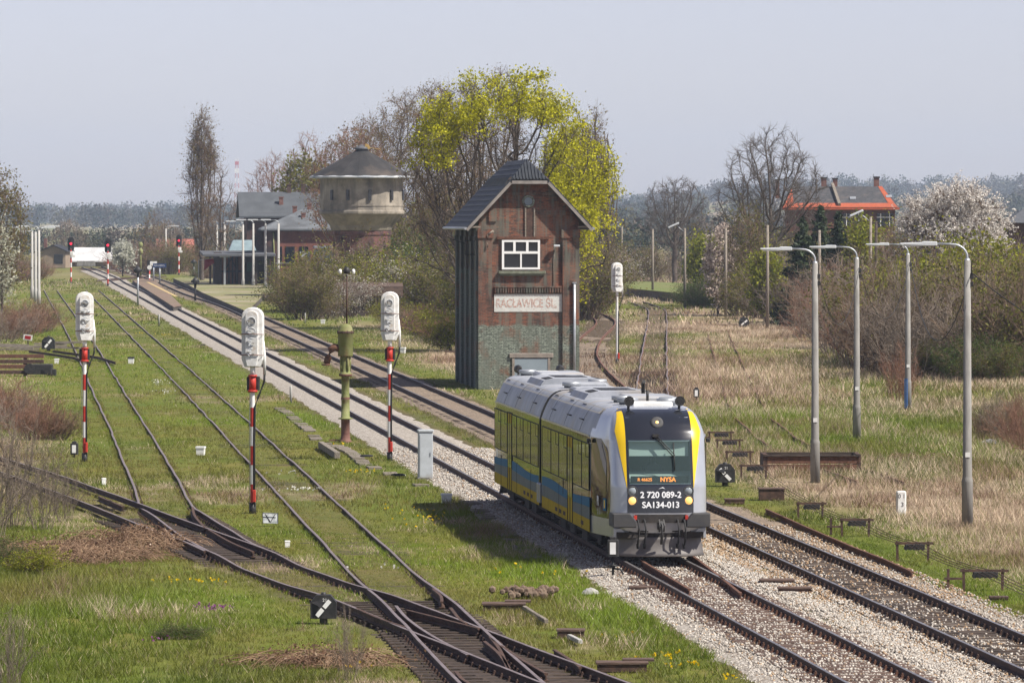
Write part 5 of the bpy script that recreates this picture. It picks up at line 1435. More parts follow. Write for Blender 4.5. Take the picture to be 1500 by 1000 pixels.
b = MB(); b.lathe([(0.15, -0.2), (0.14, 1.4), (0.12, 1.45), (0.09, 7.0), (0, 7.05)], n=14); b.build("post", M['concrete'], t)
b = MB(); b.box((-0.08, 0, 6.7), (0.16, 0.12, 0.2)); b.build("cable_clamp", M['black'], t)
catenary(tops[4]+e, pe, 2.2, "cable sagging from the nearest lamp post out past the right edge", 0.016)
# station and left-yard lamp posts
def small_lamp(px, py, top_py, label, side=-1, group=None, arm=True, double=False):
    p = G(px, py); D = p.y; ht = H - (top_py-YH)*D/F
    t = empty("lamp_post", (p.x, p.y, -0.1), 0, label, "lamp post", group)
    b = MB(); b.lathe([(0.20, -0.2), (0.19, 1.3), (0.15, 1.4), (0.115, ht)], n=10); b.build("post", M['concrete_pale'], t)
    if arm:
        for sd in ((side, -side) if double else (side,)):
            b = MB(); b.tube([(0, 0, ht-0.05), (sd*0.05, 0, ht+0.2), (sd*0.3, 0, ht+0.36), (sd*0.9, 0, ht+0.40)], 0.05, 6); b.build("arm", M['galv'], t)
            b = MB(); b.box((sd*1.45, 0, ht+0.42), (1.15, 0.22, 0.12), bev=0.03); b.build("lamp_head", M['lamp_grey'], t)
for i, (px, py, ty, lab) in enumerate(((47, 437, 338, "leftmost pale lamp post of the close trio in the left yard"), (52, 441, 338, "middle pale lamp post of the close trio in the left yard"), (57, 445, 336, "rightmost pale lamp post of the close trio in the left yard"))):
    small_lamp(px, py, ty, lab, side=1 if i else -1, double=(i == 2))
small_lamp(11, 415, 336, "pale lamp post by the left edge trees", side=1)
small_lamp(28, 406, 342, "farther pale lamp post behind the one at the left edge", side=1)
for px, py, ty, lab in ((356, 424, 328, "leftmost concrete lamp post before the station building"), (371, 424, 326, "second concrete lamp post before the station building"), (389, 428, 326, "third concrete lamp post before the station building"), (408, 429, 326, "rightmost concrete lamp post before the station building")): small_lamp(px, py, ty, lab)
small_lamp(243, 400, 334, "pale lamp post beyond the far platform signals", side=1)
small_lamp(318, 408, 328, "pale lamp post behind the platform canopy, left one", side=-1)
small_lamp(329, 408, 328, "pale lamp post behind the platform canopy, right one", side=-1)
def platform_lamp(px, py, ty, label, gal):
    p = G(px, py); ht = H-(ty-YH)*p.y/F
    t = empty("platform_lamp", (p.x, p.y, -0.1), 0, label, "lamp")
    b = MB(); b.cyl((0, 0, -0.1), (0, 0, ht), 0.11 if gal else 0.10, 0.08, 10); b.build("pole", M['galv'] if gal else M['black'], t)
    b = MB(); b.lathe([(0.0, ht+0.55), (0.18, ht+0.42), (0.34, ht+0.20), (0.30, ht-0.05), (0.14, ht-0.12), (0.12, ht-0.55)], n=12); b.box((-0.3, 0, ht+0.1), (0.25, 0.2, 0.25), bev=0.04); b.box((0.3, 0, ht+0.1), (0.25, 0.2, 0.25), bev=0.04); b.build("lamp_head", M['black'], t)
platform_lamp(202, 446, 396, "grey-poled dark lamp standing on the near end of the ballast", True)
platform_lamp(286, 440, 412, "black post with dark lamp at the platform end", False)
platform_lamp(284, 408, 384, "grey lamp with white top left of the station canopy", True)

# ---------------------------------------------------------------- working signals with red lights
def colour_signal(px, py, ty, label, lit=True, mast_lo=0.0):
    p = G(px, py); h = H-(ty-YH)*p.y/F
    t = empty("light_signal", (p.x, p.y, -0.1), 0, label, "railway signal")
    b = MB(); z = 0.3; red = True; b.cyl((0, 0, -0.1), (0, 0, 0.32), 0.16, n=12, m=2)
    while z < h-1.6: z2 = min(z+0.62, h-1.6); b.cyl((0, 0, z), (0, 0, z2), 0.105, n=12, m=0 if red else 1, caps=False); z = z2; red = not red
    b.cyl((0, 0, z), (0, 0, h-1.2), 0.10, n=12, m=1); b.build("mast", [M['red_paint'], M['white_paint'], M['black']], t)
    b = MB(); o_ = [(-0.34, h-1.75), (0.34, h-1.75), (0.40, h-1.5), (0.40, h-0.3)] + [(0.40*math.cos(a), h-0.3+0.3*math.sin(a)) for a in np.linspace(0.4, 2.74, 6)] + [(-0.40, h-0.3), (-0.40, h-1.5)]
    b.prism(o_, 'y', -0.06, 0.18); b.build("head", M['black_soft'], t)
    for k in range(3):
        zc = h-0.38-k*0.48
        b = MB(); b.cyl((0, -0.06, zc), (0, -0.30, zc+0.0), 0.17, 0.17, 12, caps=False); b.build("visor", M['black_soft'], t)
        b = MB(); b.cyl((0, -0.065, zc), (0, -0.09, zc), 0.145, 0.145, 14); b.build("lens", M['red_glow'] if (lit and k == 1) else M['glass_dark'], t)
    b = MB(); b.box((0.1, 0, h-2.1), (0.5, 0.3, 0.5), bev=0.04); b.box((0.3, -0.05, h-2.5), (0.45, 0.2, 0.3)); b.build("number_box", M['white_paint'], t)
colour_signal(104, 415, 346, "black signal head showing red, left of the white-roofed building")
colour_signal(158, 418, 348, "black signal head showing red at the far left track junction")
colour_signal(262, 402, 343, "black signal head showing red, farthest right near the poplar")
p = G(219, 412)
def dwarf(px, py, ty, label):
    p = G(px, py); h = H-(ty-YH)*p.y/F
    t = empty("light_signal", (p.x, p.y, -0.1), 0, label, "railway signal")
    b = MB(); z = 0.1; red = True
    while z < h-1.2: z2 = z+0.5; b.cyl((0, 0, z), (0, 0, z2), 0.09, n=10, m=0 if red else 1); z = z2; red = not red
    b.build("mast", [M['red_paint'], M['white_paint']], t)
    b = MB(); b.box((0, 0, h-0.4), (0.62, 0.3, 0.8), bev=0.06); b.build("head", M['black_soft'], t)
    b = MB(); b.cyl((0, -0.2, h-0.95), (0, 0.2, h-0.95), 0.30, n=14); b.build("disc", M['white_paint'], t)
dwarf(219, 413, 380, "short striped signal with black head on the far platform")
p = G(206, 404); 
sp_ = empty("semaphore_post", (p.x, p.y, -0.1), 0, "slim dark olive post with lamp caps beyond the far platform", "post")
b = MB(); b.cyl((0, 0, 0), (0, 0, 5.0), 0.16, 0.12, 8); b.build("post", M['moss_green'], sp_)
b = MB(); b.lathe([(0.15, 3.2), (0.34, 3.4), (0.34, 3.9), (0.15, 4.1)], n=10); b.lathe([(0.15, 4.3), (0.32, 4.45), (0.32, 4.85), (0.1, 5.05)], n=10); b.build("lamp_cap", M['moss_green'], sp_)
for px, py, ty, lab, mm, w in ((225, 415, 383, "pale notice board on the far platform", M['white_paint'], 0.9), (234, 417, 386, "dark blue station name board on the far platform", mat("blue_board", (0.02,0.045,0.13), rough=0.5), 1.7)):
    p = G(px, py); h = H-(ty-YH)*p.y/F
    t = empty("platform_sign", (p.x, p.y, -0.1), 0, lab, "sign")
    b = MB(); b.cyl((0, 0, 0), (0, 0, h), 0.10, n=8); b.build("post", M['galv'], t)
    b = MB(); b.box((0, -0.12, h-0.15), (w, 0.06, 0.55)); b.build("board", mm, t)
    if w > 1: text_mesh("lettering", "RACŁAWICE ŚL.", 0.24, (0, -0.153, h-0.15), M['white_paint'], t, sx=0.8)

# ---------------------------------------------------------------- platforms
def platform(poly_px, z, label, edge_mat, top_mat):
    pts = [G(x, y, z) for x, y in poly_px]
    t = empty("platform", (0, 0, 0), 0, label, "platform")
    b = MB(); b.prism([(p.x, p.y) for p in pts], 'z', -0.2, z-0.06); b.build("edge_wall", edge_mat, t)
    c = sum(pts, Vector())/len(pts)
    b = MB(); b.prism([(p.x+(c.x-p.x)*-0.004, p.y+(c.y-p.y)*-0.004) for p in pts], 'z', z-0.058, z); b.build("surface", top_mat, t)
    return t
M['platform_dark'] = mat("dark_platform_edge", (0.055,0.048,0.042), (0.11,0.095,0.085), scale=0.8, rough=0.95, bmp=0.3)
M['platform_top'] = mat("brown_platform_surface", (0.16,0.105,0.075), (0.22,0.155,0.115), scale=0.5, rough=0.95, c3=(0.15,0.15,0.07))
t = platform([(266, 447), (254, 449), (194, 410.5), (208, 408), (228, 411)], 0.40, "narrow brown island platform between the two far tracks", M['platform_dark'], M['platform_top'])
def ribbon(a, c, w, z, m, name, parent):
    A_, C_ = G(*a, z), G(*c, z); d = C_-A_; b = MB(); b.box((A_+C_)/2, (d.length, w, 0.012), rz=math.atan2(d.y, d.x)); return b.build(name, m, parent)
ribbon((216, 413), (258, 434), 0.35, 0.41, mat("yellow_line", (0.55,0.40,0.16), (0.40,0.30,0.16), scale=2), "yellow_line", t)
platform([(362, 456), (296, 428), (276, 417), (254, 407.5), (300, 404), (400, 412), (420, 418), (385, 432)], 0.50, "main station platform with dark edge before the station building", M['platform_dark'], M['ground'] if False else mat("grassy_platform", (0.14,0.165,0.035), (0.27,0.215,0.14), scale=0.22, rough=0.95, c3=(0.33,0.28,0.21)))
tt = platform([(866, 417), (930, 423), (1012, 431), (1100, 440), (1100, 424), (990, 414), (900, 411)], 0.90, "long dark-walled loading platform beyond the S-curved track", M['platform_dark'], mat("loading_platform_grass", (0.11,0.15,0.025), (0.17,0.16,0.06), scale=0.2, rough=0.95))

# ---------------------------------------------------------------- water tower
wp = WP(530, 400, 560.0)
wt = empty("water_tower", (wp.x, 560.0, 0), 0.12, "round concrete water tower with conical dark roof and narrow slits", "water tower")
def zt(py, D=560.0): return H - (py-YH)*D/F
r_d = 61*560/F
def tower_mat():
    m, nt, N, L, B = base_mat("stained_concrete")
    v = coords(N, L, 1.0); n1 = noise(N, L, v, 0.5, 7, 0.65); n2 = noise(N, L, coords(N, L, (1.2, 1.2, 0.2)), 1.0, 6)
    c = ramp(N, L, n1, [(0.35, (0.125, 0.112, 0.094)), (0.5, (0.25, 0.218, 0.175)), (0.66, (0.38, 0.335, 0.27))])
    c = mixc(N, L, ramp(N, L, n2, [(0.5, 0), (0.68, 0.7)]), c, (0.135, 0.12, 0.10))
    L.new(c, B.inputs["Base Color"]); B.inputs["Roughness"].default_value = 0.9; bump(N, L, n1, B, 0.3, 0.1)
    return m
M['tower'] = tower_mat()
b = MB(); b.lathe([(r_d, zt(312)), (r_d, zt(259))], n=18, smooth=False)
b.lathe([(r_d+0.10, zt(313.5)), (r_d+0.14, zt(312)), (r_d+0.14, zt(309)), (r_d+0.02, zt(308))], n=18, smooth=False); b.lathe([(r_d+0.06, zt(302)), (r_d+0.06, zt(300))], n=18, smooth=False)
b.build("drum", M['tower'], wt)
b = MB(); b.lathe([(2.95, zt(338)), (3.1, zt(337)), (3.3, zt(330)), (r_d-0.1, zt(315)), (r_d+0.05, zt(312.6))], n=18, smooth=False); b.build("tapered_neck", mat("dark_stained_concrete", (0.19,0.165,0.13), (0.30,0.265,0.20), scale=0.8, rough=0.9, c3=(0.10,0.09,0.075)), wt)
tb_ = brick_mat("tower_brick", ((0.16,0.055,0.045), (0.11,0.05,0.04), (0.22,0.085,0.06)), (0.12,0.10,0.09), stain=(0.05,0.035,0.035))
b = MB(); b.lathe([(3.0, -0.3), (2.95, zt(345)), (3.05, zt(344)), (3.05, zt(338.2))], n=18, smooth=False); b.build("brick_base", tb_, wt)
ro = 76*560/F
b = MB(); b.lathe([(ro, zt(261)), (ro, zt(258)), (0.75, zt(222)), (0.75, zt(221))], n=18, smooth=False); b.build("cone_roof", mat("tower_felt_roof", (0.020,0.019,0.019), (0.040,0.036,0.034), scale=0.7, rough=0.85, c3=(0.085,0.068,0.055), stretch=(1,1,0.25)), wt)
b = MB(); b.lathe([(ro+0.05, zt(261.5)), (ro+0.09, zt(260.5)), (ro+0.09, zt(259)), (ro-0.1, zt(257.6))], n=36); b.build("eave_trim", mat("pale_eave_trim", (0.22,0.25,0.28), (0.50,0.51,0.51), scale=0.8), wt)
b = MB(); b.lathe([(0.62, zt(222)), (0.62, zt(219)), (0.85, zt(218.6)), (0.70, zt(216)), (0.0, zt(211.5))], n=12); b.build("lantern", M['slate'], wt)
b = MB(); b.box((0.45, -0.35, zt(214.5)), (0.35, 0.3, 0.5), ry=0.3); b.box((0.65, -0.45, zt(216.0)), (0.25, 0.2, 0.35), ry=-0.3); b.box((1.1, 0, zt(217)), (1.8, 0.06, 0.06), ry=0.15); b.build("broken_board", M['ochre'], wt)
for a in (-2.55, -2.1, -1.57, -0.98, -0.42):
    b = MB(); b.box(((r_d-0.02)*math.cos(a+0.1), (r_d-0.02)*math.sin(a+0.1), zt(286)), (0.34, 0.30, 1.05), rz=a+0.1); b.build("slit_window", M['glass_dark'], wt)

# ---------------------------------------------------------------- station building
st_shaded = brick_mat("station_shaded_brick", ((0.10,0.045,0.035), (0.075,0.038,0.032), (0.13,0.055,0.04)), (0.09,0.075,0.07), stain=(0.03,0.026,0.026))  # brick darkened to hold the main block's shade in its colour
st_red = brick_mat("station_red_brick", ((0.19,0.055,0.036), (0.14,0.044,0.031), (0.21,0.068,0.044)), (0.20,0.13,0.105), stain=(0.14,0.055,0.042))
D0 = 668.0
def X_(px, D): return (px-750.0)*D/F
stn = empty("station_building", (X_(412, D0), D0, 0), 0.085, "red brick station building with grey roofs behind the lamp posts", "station")
def sz(py, D=D0): return H-(py-YH)*D/F
s = D0/F
b = MB(); b.box(((416-412)*s+0.2, 5.0, sz(312)/2), (114*s, 10.0, sz(312)-0.02)); mw = b.build("main_wall", st_shaded, stn)
def gable_roof(name, x0, x1, y0, y1, ze, zr, m, parent, ov=0.5, th=0.2):
    ym = (y0+y1)/2; b = MB()
    for (ya, sgn) in ((y0-ov, 1), (y1+ov, -1)):
        zz = ze - ov*(zr-ze)/((y1-y0)/2)
        V = [(x0-ov, ya, zz), (x1+ov, ya, zz), (x1+ov, ym, zr), (x0-ov, ym, zr)]
        V += [(p[0], p[1], p[2]-th) for p in V]
        b.add(V, [(0, 1, 2, 3), (7, 6, 5, 4), (0, 4, 5, 1), (1, 5, 6, 2), (2, 6, 7, 3), (3, 7, 4, 0)])
    return b.build(name, m, parent)
gable_roof("main_roof", (361-412)*s, (468-412)*s, 0.2, 9.8, sz(311), sz(281), M['slate_pale'], stn, 0.9)
b = MB()
for e, xg in ((0, (361-412)*s+0.02), (1, (469-412)*s-0.02)):
    V = [(xg, 0.2, sz(312)), (xg, 9.8, sz(312)), (xg, 5.0, sz(283))]; V += [(p[0]+(0.4 if e == 0 else -0.4), p[1], p[2]) for p in V]
    b.add(V, [(0, 1, 2), (5, 4, 3), (0, 3, 4, 1), (1, 4, 5, 2), (2, 5, 3, 0)])
b.build("gable_wall", st_shaded, stn)
# wing with hip roof
x0, x1 = (386-412)*s, (500-412)*s; yw0, yw1 = -9.0, -0.05
b = MB(); b.box(((x0+x1)/2, (yw0+yw1)/2, sz(336)/2-0.1), (x1-x0, yw1-yw0, sz(336)-0.2)); wg = b.build("wing_wall", st_red, stn)
b = MB(); b.box((x0+0.0, yw0+0.9, sz(336)/2-0.1), (0.3, 1.75, sz(336)-0.25)); b.box((x0+0.65, yw0-0.06, sz(336)/2-0.1), (1.5, 0.15, sz(336)-0.25)); b.build("dark_quoin", st_shaded, stn)
b = MB(); ov = 0.7; ze, zr = sz(335), sz(306)
E = [(x0-ov, yw0-ov, ze), (x1+ov, yw0-ov, ze), (x1+ov, yw1, ze), (x0-ov, yw1, ze)]
R = [(x0+4.6, (yw0+yw1)/2+1, zr), (x1-4.0, (yw0+yw1)/2+1, zr)]
V = E + R + [(p[0], p[1], p[2]-0.2) for p in E]
b.add(V, [(0, 1, 5, 4), (1, 2, 5), (2, 3, 4, 5), (3, 0, 4), (9, 8, 7, 6), (0, 6, 7, 1), (1, 7, 8, 2), (2, 8, 9, 3), (3, 9, 6, 0)])
b.build("wing_roof", mat("wing_felt_roof", (0.10,0.11,0.12), (0.15,0.16,0.17), scale=0.5, rough=0.85, c3=(0.075,0.08,0.085)), stn)
for px, py, h, y in ((413, 300, 1.3, 2.2), (426, 279, 0.9, 5), (447, 279, 1.0, 5), (430, 309, 0.5, -3.2), (441, 322, 1.0, -6.0), (451, 305, 0.5, -3.5)):
    b = MB(); zc = sz(py); b.box(((px-412)*s, y, zc-0.2), (0.5, 0.5, h+0.9)); b.box(((px-412)*s, y, zc+h/2+0.27), (0.62, 0.62, 0.14)); b.build("chimney", M['rust_pale'] if py != 279 else M['rust_dark'], stn)
for px in (402, 420, 440, 470):
    b = MB(); b.box(((px-412)*s, yw0-0.01, sz(372)), (1.1, 0.12, 1.9)); w = b.build("window", M['glass_dark'], stn)
    b = MB(); b.box(((px-412)*s, yw0-0.06, sz(372)-1.05), (1.4, 0.2, 0.14)); b.build("window_sill", M['concrete'], w)
b = MB(); b.tube([((397-412)*s, yw0-0.3, 0), ((397-412)*s, yw0-0.3, sz(376)), ((396-412)*s, yw0-0.1, sz(340))], 0.09, 6); b.build("downpipe", M['moss_green'], stn)
# canopy over the platform
dC = -16.0
b = MB(); xc0, xc1 = (292-412)*s, (396-412)*s
b.prism([(dC-1, sz(374)), (dC-1, sz(371)), (-1.0, sz(367)), (-1.0, sz(370))], 'x', xc0, xc1); cn = b.build("canopy_roof", M['slate'], stn)
b = MB()
V = [((331-412)*s, -12.5, sz(366)), ((370-412)*s, -12.5, sz(366)), ((370-412)*s, -8.5, sz(366)), ((331-412)*s, -8.5, sz(366)), ((337-412)*s, -11, sz(351)), ((364-412)*s, -11, sz(351)), ((364-412)*s, -10, sz(351)), ((337-412)*s, -10, sz(351))]
b.add(V, [(0, 1, 5, 4), (1, 2, 6, 5), (2, 3, 7, 6), (3, 0, 4, 7), (4, 5, 6, 7), (3, 2, 1, 0)]); b.build("roof_lantern", mat("dusty_roof_glass", (0.22,0.29,0.31), (0.15,0.20,0.22), scale=1.0, rough=0.35), stn)
for px, y in ((323, dC), (368, dC), (386, dC), (306, -6), (345, -6)):
    b = MB(); b.box(((px-412)*s, y, sz(372)/2), (0.24, 0.24, sz(372)-0.1)); b.box(((px-412)*s, y, sz(375)), (1.2, 0.14, 0.14)); b.build("canopy_post", M['wood_dark'] if px != 323 else M['galv'], stn)
b = MB(); b.box(((315-412)*s, -9.0, 2.2), (0.9, 6.0, 4.3)); b.build("dark_end_wall", M['wood_dark'], stn)
b = MB(); b.box(((336-412)*s, -4.0, 2.2), (2.9, 3.0, 4.2)); hk = b.build("half_timber_hut", mat("orange_infill_brick", (0.33,0.12,0.065), (0.28,0.10,0.06), scale=2), stn)
b = MB()
for k in range(4): b.box(((328+5.2*k-412)*s, -5.53, 2.2), (0.18, 0.08, 4.2))
for z in (0.3, 2.0, 3.9): b.box(((336-412)*s, -5.54, z), (2.9, 0.07, 0.18))
b.box(((332-412)*s, -5.55, 2.8), (0.14, 0.06, 1.9), ry=0.5); b.box(((341-412)*s, -5.55, 2.8), (0.14, 0.06, 1.9), ry=-0.5); b.build("timber_frame", M['wood_dark'], hk)
b = MB(); b.box(((366-412)*s, -3.0, 2.1), (3.9, 4.0, 4.2)); b.build("dark_wall", M['wood_dark'], stn)
b = MB(); b.box(((364-412)*s, -5.06, 2.5), (0.8, 0.08, 1.1)); b.build("window", mat("green_notice_board", (0.06,0.16,0.13), rough=0.6), stn)
# annex roofs half hidden by bushes
b = MB(); b.box(((470-412)*s, -13.0, sz(361)), (36*s, 4.0, 0.25)); b.box(((470-412)*s, -12.5, sz(361)/2-0.1), (34*s, 3.0, sz(361)-0.35)); b.build("flat_annex", mat("pale_flat_roof", (0.30,0.33,0.35), rough=0.8), stn)
b = MB(); b.prism([((433-412)*s, sz(368)), ((447-412)*s, sz(368)), ((449-412)*s, sz(384)), ((435-412)*s, sz(384))], 'y', -11.4, -11.2); b.box(((441-412)*s, -10.2, 1.3), (1.1, 2.0, 2.8)); b.build("porch", M['grey_box'], stn)
# things under the canopy
def simple_thing(name, loc, label, cat, parts):
    t = empty(name, loc, 0, label, cat)
    for nm, fn, mt in parts:
        b = MB(); fn(b); b.build(nm, mt, t)
    return t
p = G(341, 414, 0.5); p.z = 0.5
simple_thing("bench", p, "red bench on the station platform under the canopy", "bench", [("seat", lambda b: b.box((0, 0, 0.48), (1.9, 0.5, 0.08)), M['red_paint']), ("backrest", lambda b: b.box((0, 0.25, 0.85), (1.9, 0.07, 0.5)), M['red_paint']), ("leg", lambda b: (b.box((-.8, 0, 0.22), (0.1, 0.45, 0.44)), b.box((.8, 0, 0.22), (0.1, 0.45, 0.44))), M['black'])])
p = G(350, 413, 0.5)
simple_thing("waste_bin", p, "green waste bin beside the red bench", "bin", [("body", lambda b: b.lathe([(0.30, 0), (0.36, 0.9), (0.38, 0.95), (0.36, 1.05), (0, 1.12)], n=14), mat("bin_green", (0.03,0.18,0.09), rough=0.5))])
p = G(330, 413, 0.5)
simple_thing("waste_bin", p, "dark bin left of the red bench", "bin", [("body", lambda b: b.lathe([(0.36, 0), (0.40, 1.2), (0.42, 1.22), (0, 1.34)], n=12), M['black'])])
p = WP(303, 386, 655.0)
fl = empty("red_flag", (p.x, 655, 0.4), 0, "dark red flag hanging from a slanting pole left of the canopy", "flag")
b = MB(); b.tube([(-1.0, 0, 0.0), (-1.0, 0, p.z)], 0.05); b.tube([(-1.0, 0, p.z), (0.9, 0, p.z+0.25)], 0.035); b.build("pole", M['galv'], fl)
b = MB(); b.add([(-0.3, 0, p.z+0.1), (0.8, 0.1, p.z+0.22), (0.9, 0.0, p.z-0.35), (0.3, -0.1, p.z-0.7), (-0.35, 0.05, p.z-1.25), (0.2, -0.05, p.z-0.3)], [(0, 5, 4), (0, 1, 5), (1, 2, 5), (2, 3, 5), (3, 4, 5)])
fo = b.build("cloth", mat("dark_red_cloth", (0.22,0.015,0.03), rough=0.8), fl); fo.modifiers.new("thick", 'SOLIDIFY').thickness = 0.02
# ---------------------------------------------------------------- timber shed in the centre bushes
p0, p1 = G(478, 462), G(585, 462)
sh = empty("timber_shed", ((p0.x+p1.x)/2, p0.y, -0.1), 0.03, "low dark timber shed with flat roof among the centre bushes", "shed")
w = p1.x-p0.x; hs_ = H-(430-YH)*p0.y/F
b = MB(); b.box((0, 1.6, hs_/2), (w*0.96, 3.0, hs_)); b.build("wall", M['wood_dark'], sh)
b = MB(); b.prism([(-0.4, hs_-0.1), (-0.35, hs_+0.75), (3.4, hs_+1.05), (3.4, hs_)], 'x', -w*0.52, w*0.55); b.build("roof", M['wood_brown'], sh)
for k in range(9):
    b = MB(); b.box((w*0.18+k*0.26, -0.25, hs_-0.35), (0.09, 0.12, 1.0), rx=0.25); b.build("slat", M['wood_grey'], sh)
b = MB(); b.box((-w*0.49, -0.25, hs_/2), (0.16, 0.16, hs_)); b.build("corner_post", M['black'], sh)
# ---------------------------------------------------------------- far left buildings
D1 = 930.0; s1 = D1/F
h1 = empty("tan_hut", (X_(78, D1), D1, 0), -0.1, "small tan hut with dark roof beside the far left signal", "hut")
b = MB(); b.prism([(-2.1, 0), (2.1, 0), (2.1, 2.9), (0, 3.7), (-2.1, 2.9)], 'y', 0, 6); b.build("wall", M['plaster_tan'], h1)
b = MB()
for sg_ in (-1, 1):
    V = [(sg_*2.5, -0.5, 2.85), (0, -0.5, 3.95), (0, 6.5, 3.95), (sg_*2.5, 6.5, 2.85)]; V += [(p[0], p[1], p[2]-0.18) for p in V]
    b.add(V, [(0, 1, 2, 3), (7, 6, 5, 4), (0, 4, 5, 1), (1, 5, 6, 2), (2, 6, 7, 3), (3, 7, 4, 0)])
b.build("roof", M['black'], h1)
b = MB(); b.box((0.9, -0.02, 1.5), (1.5, 0.1, 1.6)); b.build("window", M['glass_dark'], h1)
b = MB(); b.box((-1.8, 2.5, 4.2), (0.5, 0.5, 1.6)); b.build("chimney", M['rust_pale'], h1)
D2 = 960.0
h2_ = empty("white_hall", (X_(136, D2), D2, 0), -0.05, "long low hall with weathered white sheet roof at the far left", "hall")
b = MB(); b.box((0, 5, 0.5), (8.2, 9, 1.2)); b.build("wall", M['plaster_tan'], h2_)
b = MB(); b.prism([(-0.3, 0.75), (-0.3, 0.95), (5, 3.3), (10.3, 0.95), (10.3, 0.75), (5, 3.1)], 'x', -4.6, 4.6); b.build("roof", M['sheet_white'], h2_)
b = MB(); b.box((-1.0, -1.6, 0.5), (3.2, 0.4, 0.9)); b.build("ramp_wall", M['concrete'], h2_)
D3 = 1010.0
h3 = empty("red_roofed_house", (X_(258, D3), D3, 0), 0.1, "far house with faded red tiled roof behind the platform signals", "house")
b = MB(); b.box((0, 4, 1.0), (6.2, 7, 2.0)); b.build("wall", M['plaster_tan'], h3)
gable_roof("roof", -3.1, 3.1, 0.5, 7.5, 2.0, 4.6, mat("faded_red_tile", (0.36,0.115,0.08), (0.28,0.10,0.075), scale=1.0), h3, 0.4)
# ---------------------------------------------------------------- big house on the right
D4 = 640.0; s4 = D4/F
def hz(py): return H-(py-YH)*D4/F
hb = empty("red_trimmed_house", (X_(1230, D4), D4, 0), -0.03, "large brick house with slate roof edged in orange tiles behind the thicket", "house")
xa, xb = (1152-1230)*s4, (1311-1230)*s4
b = MB(); b.box(((xa+xb)/2, 4.5, hz(304)/2), (xb-xa, 8.6, hz(304)-0.05)); b.build("wall", brick_mat("house_brick", ((0.12,0.045,0.032), (0.085,0.037,0.028), (0.14,0.058,0.04)), (0.11,0.085,0.07)), hb)
ze, zr = hz(304), hz(273); ym = 4.5
R0, R1 = ((1160-1230)*s4, ym, zr), ((1294-1230)*s4, ym, zr)
E = [(xa-0.4, -0.4, ze), (xb+0.5, -0.4, ze), (xb+0.5, 9.4, ze), (xa-0.4, 9.4, ze)]
b = MB(); V = E + [R0, R1] + [(p[0], p[1], p[2]-0.25) for p in E]
b.add(V, [(0, 1, 5, 4)], 0); b.add(V, [(2, 3, 4, 5)], 0); b.add(V, [(1, 2, 5)], 1); b.add(V, [(3, 0, 4)], 1); b.add(V, [(9, 8, 7, 6), (0, 6, 7, 1), (1, 7, 8, 2), (2, 8, 9, 3), (3, 9, 6, 0)], 1)
b.build("roof", [mat("old_slate_roof", (0.045,0.046,0.050), (0.075,0.074,0.078), scale=2.4, rough=0.85, c3=(0.10,0.088,0.082)), M['orange_tile']], hb)
b = MB()
def on_front(px, t): # t 0 eave .. 1 ridge
    return Vector(((px-1230)*s4, -0.4+t*(ym+0.4), ze+(zr-ze)*t))
def strip_q(a, c, d, e): b.add([a, c, d, e], [(0, 1, 2, 3)])
o_ = Vector((0, -0.03, 0.035))
strip_q(on_front(1146.5, 0.0)+o_, on_front(1315, 0.0)+o_, on_front(1310, 0.20)+o_, on_front(1148.5, 0.20)+o_)
strip_q(on_front(1301, 0.205)+o_, on_front(1310, 0.205)+o_, Vector(R1)+o_, on_front(1288, 1.0)+o_)
strip_q(on_front(1148.5, 0.205)+o_, on_front(1163, 0.205)+o_, on_front(1160.5, 0.98)+o_, on_front(1158, 0.86)+o_)
b.build("tile_border", M['orange_tile'], hb)
b = MB(); b.prism([(0, 0), (0.45, 0), (0.45, 0.35), (0, 0.35)], 'y', 0, 1); b = MB()
d_ = on_front(1230, 0.06)-on_front(1221, 1.02); mid = (on_front(1230, 0.06)+on_front(1221, 1.02))/2
b.add([on_front(1227.5, 0.05), on_front(1231.5, 0.05), on_front(1223, 1.02), on_front(1219, 1.02)] + [q + Vector((0, -0.1, 0.4)) for q in (on_front(1227.5, 0.05), on_front(1231.5, 0.05), on_front(1223, 1.02), on_front(1219, 1.02))], [(0,1,2,3),(7,6,5,4),(0,4,5,1),(1,5,6,2),(2,6,7,3),(3,7,4,0)])
b.build("fire_wall", M['wood_grey'], hb)
for px, top, w in ((1208.5, 263, 9), (1225, 264, 8), (1286, 262, 9), (1140, 266, 7)):
    b = MB(); zc = hz(top); b.box(((px-1230)*s4, ym+0.4, (zr+zc)/2-0.6), (w*s4*0.85, 0.7, zc-zr+1.6)); b.build("chimney", M['rust_pale'], hb)
    b = MB(); b.box(((px-1230)*s4, ym+0.4, zc+0.23), (w*s4*1.1, 0.9, 0.16)); b.build("chimney_cap", M['black'], hb)
for px in (1240, 1258, 1290, 1303):
    b = MB(); b.box(((px-1230)*s4, 0.17, hz(322)), (0.95, 0.1, 1.5)); w = b.build("window", M['glass_dark'], hb)
    b = MB(); b.box(((px-1230)*s4, 0.10, hz(322)), (0.09, 0.1, 1.5)); b.box(((px-1230)*s4, 0.102, hz(322)+0.3), (0.95, 0.09, 0.09)); b.build("window_frame", M['white_paint'], w)
for px, t_ in ((1250, 0.42), (1303, 0.5)):
    q = on_front(px, t_); b = MB(); b.box(q + Vector((0, -0.05, 0.06)), (0.7, 0.5, 0.12), rx=0.6); b.build("skylight", M['galv'], hb)
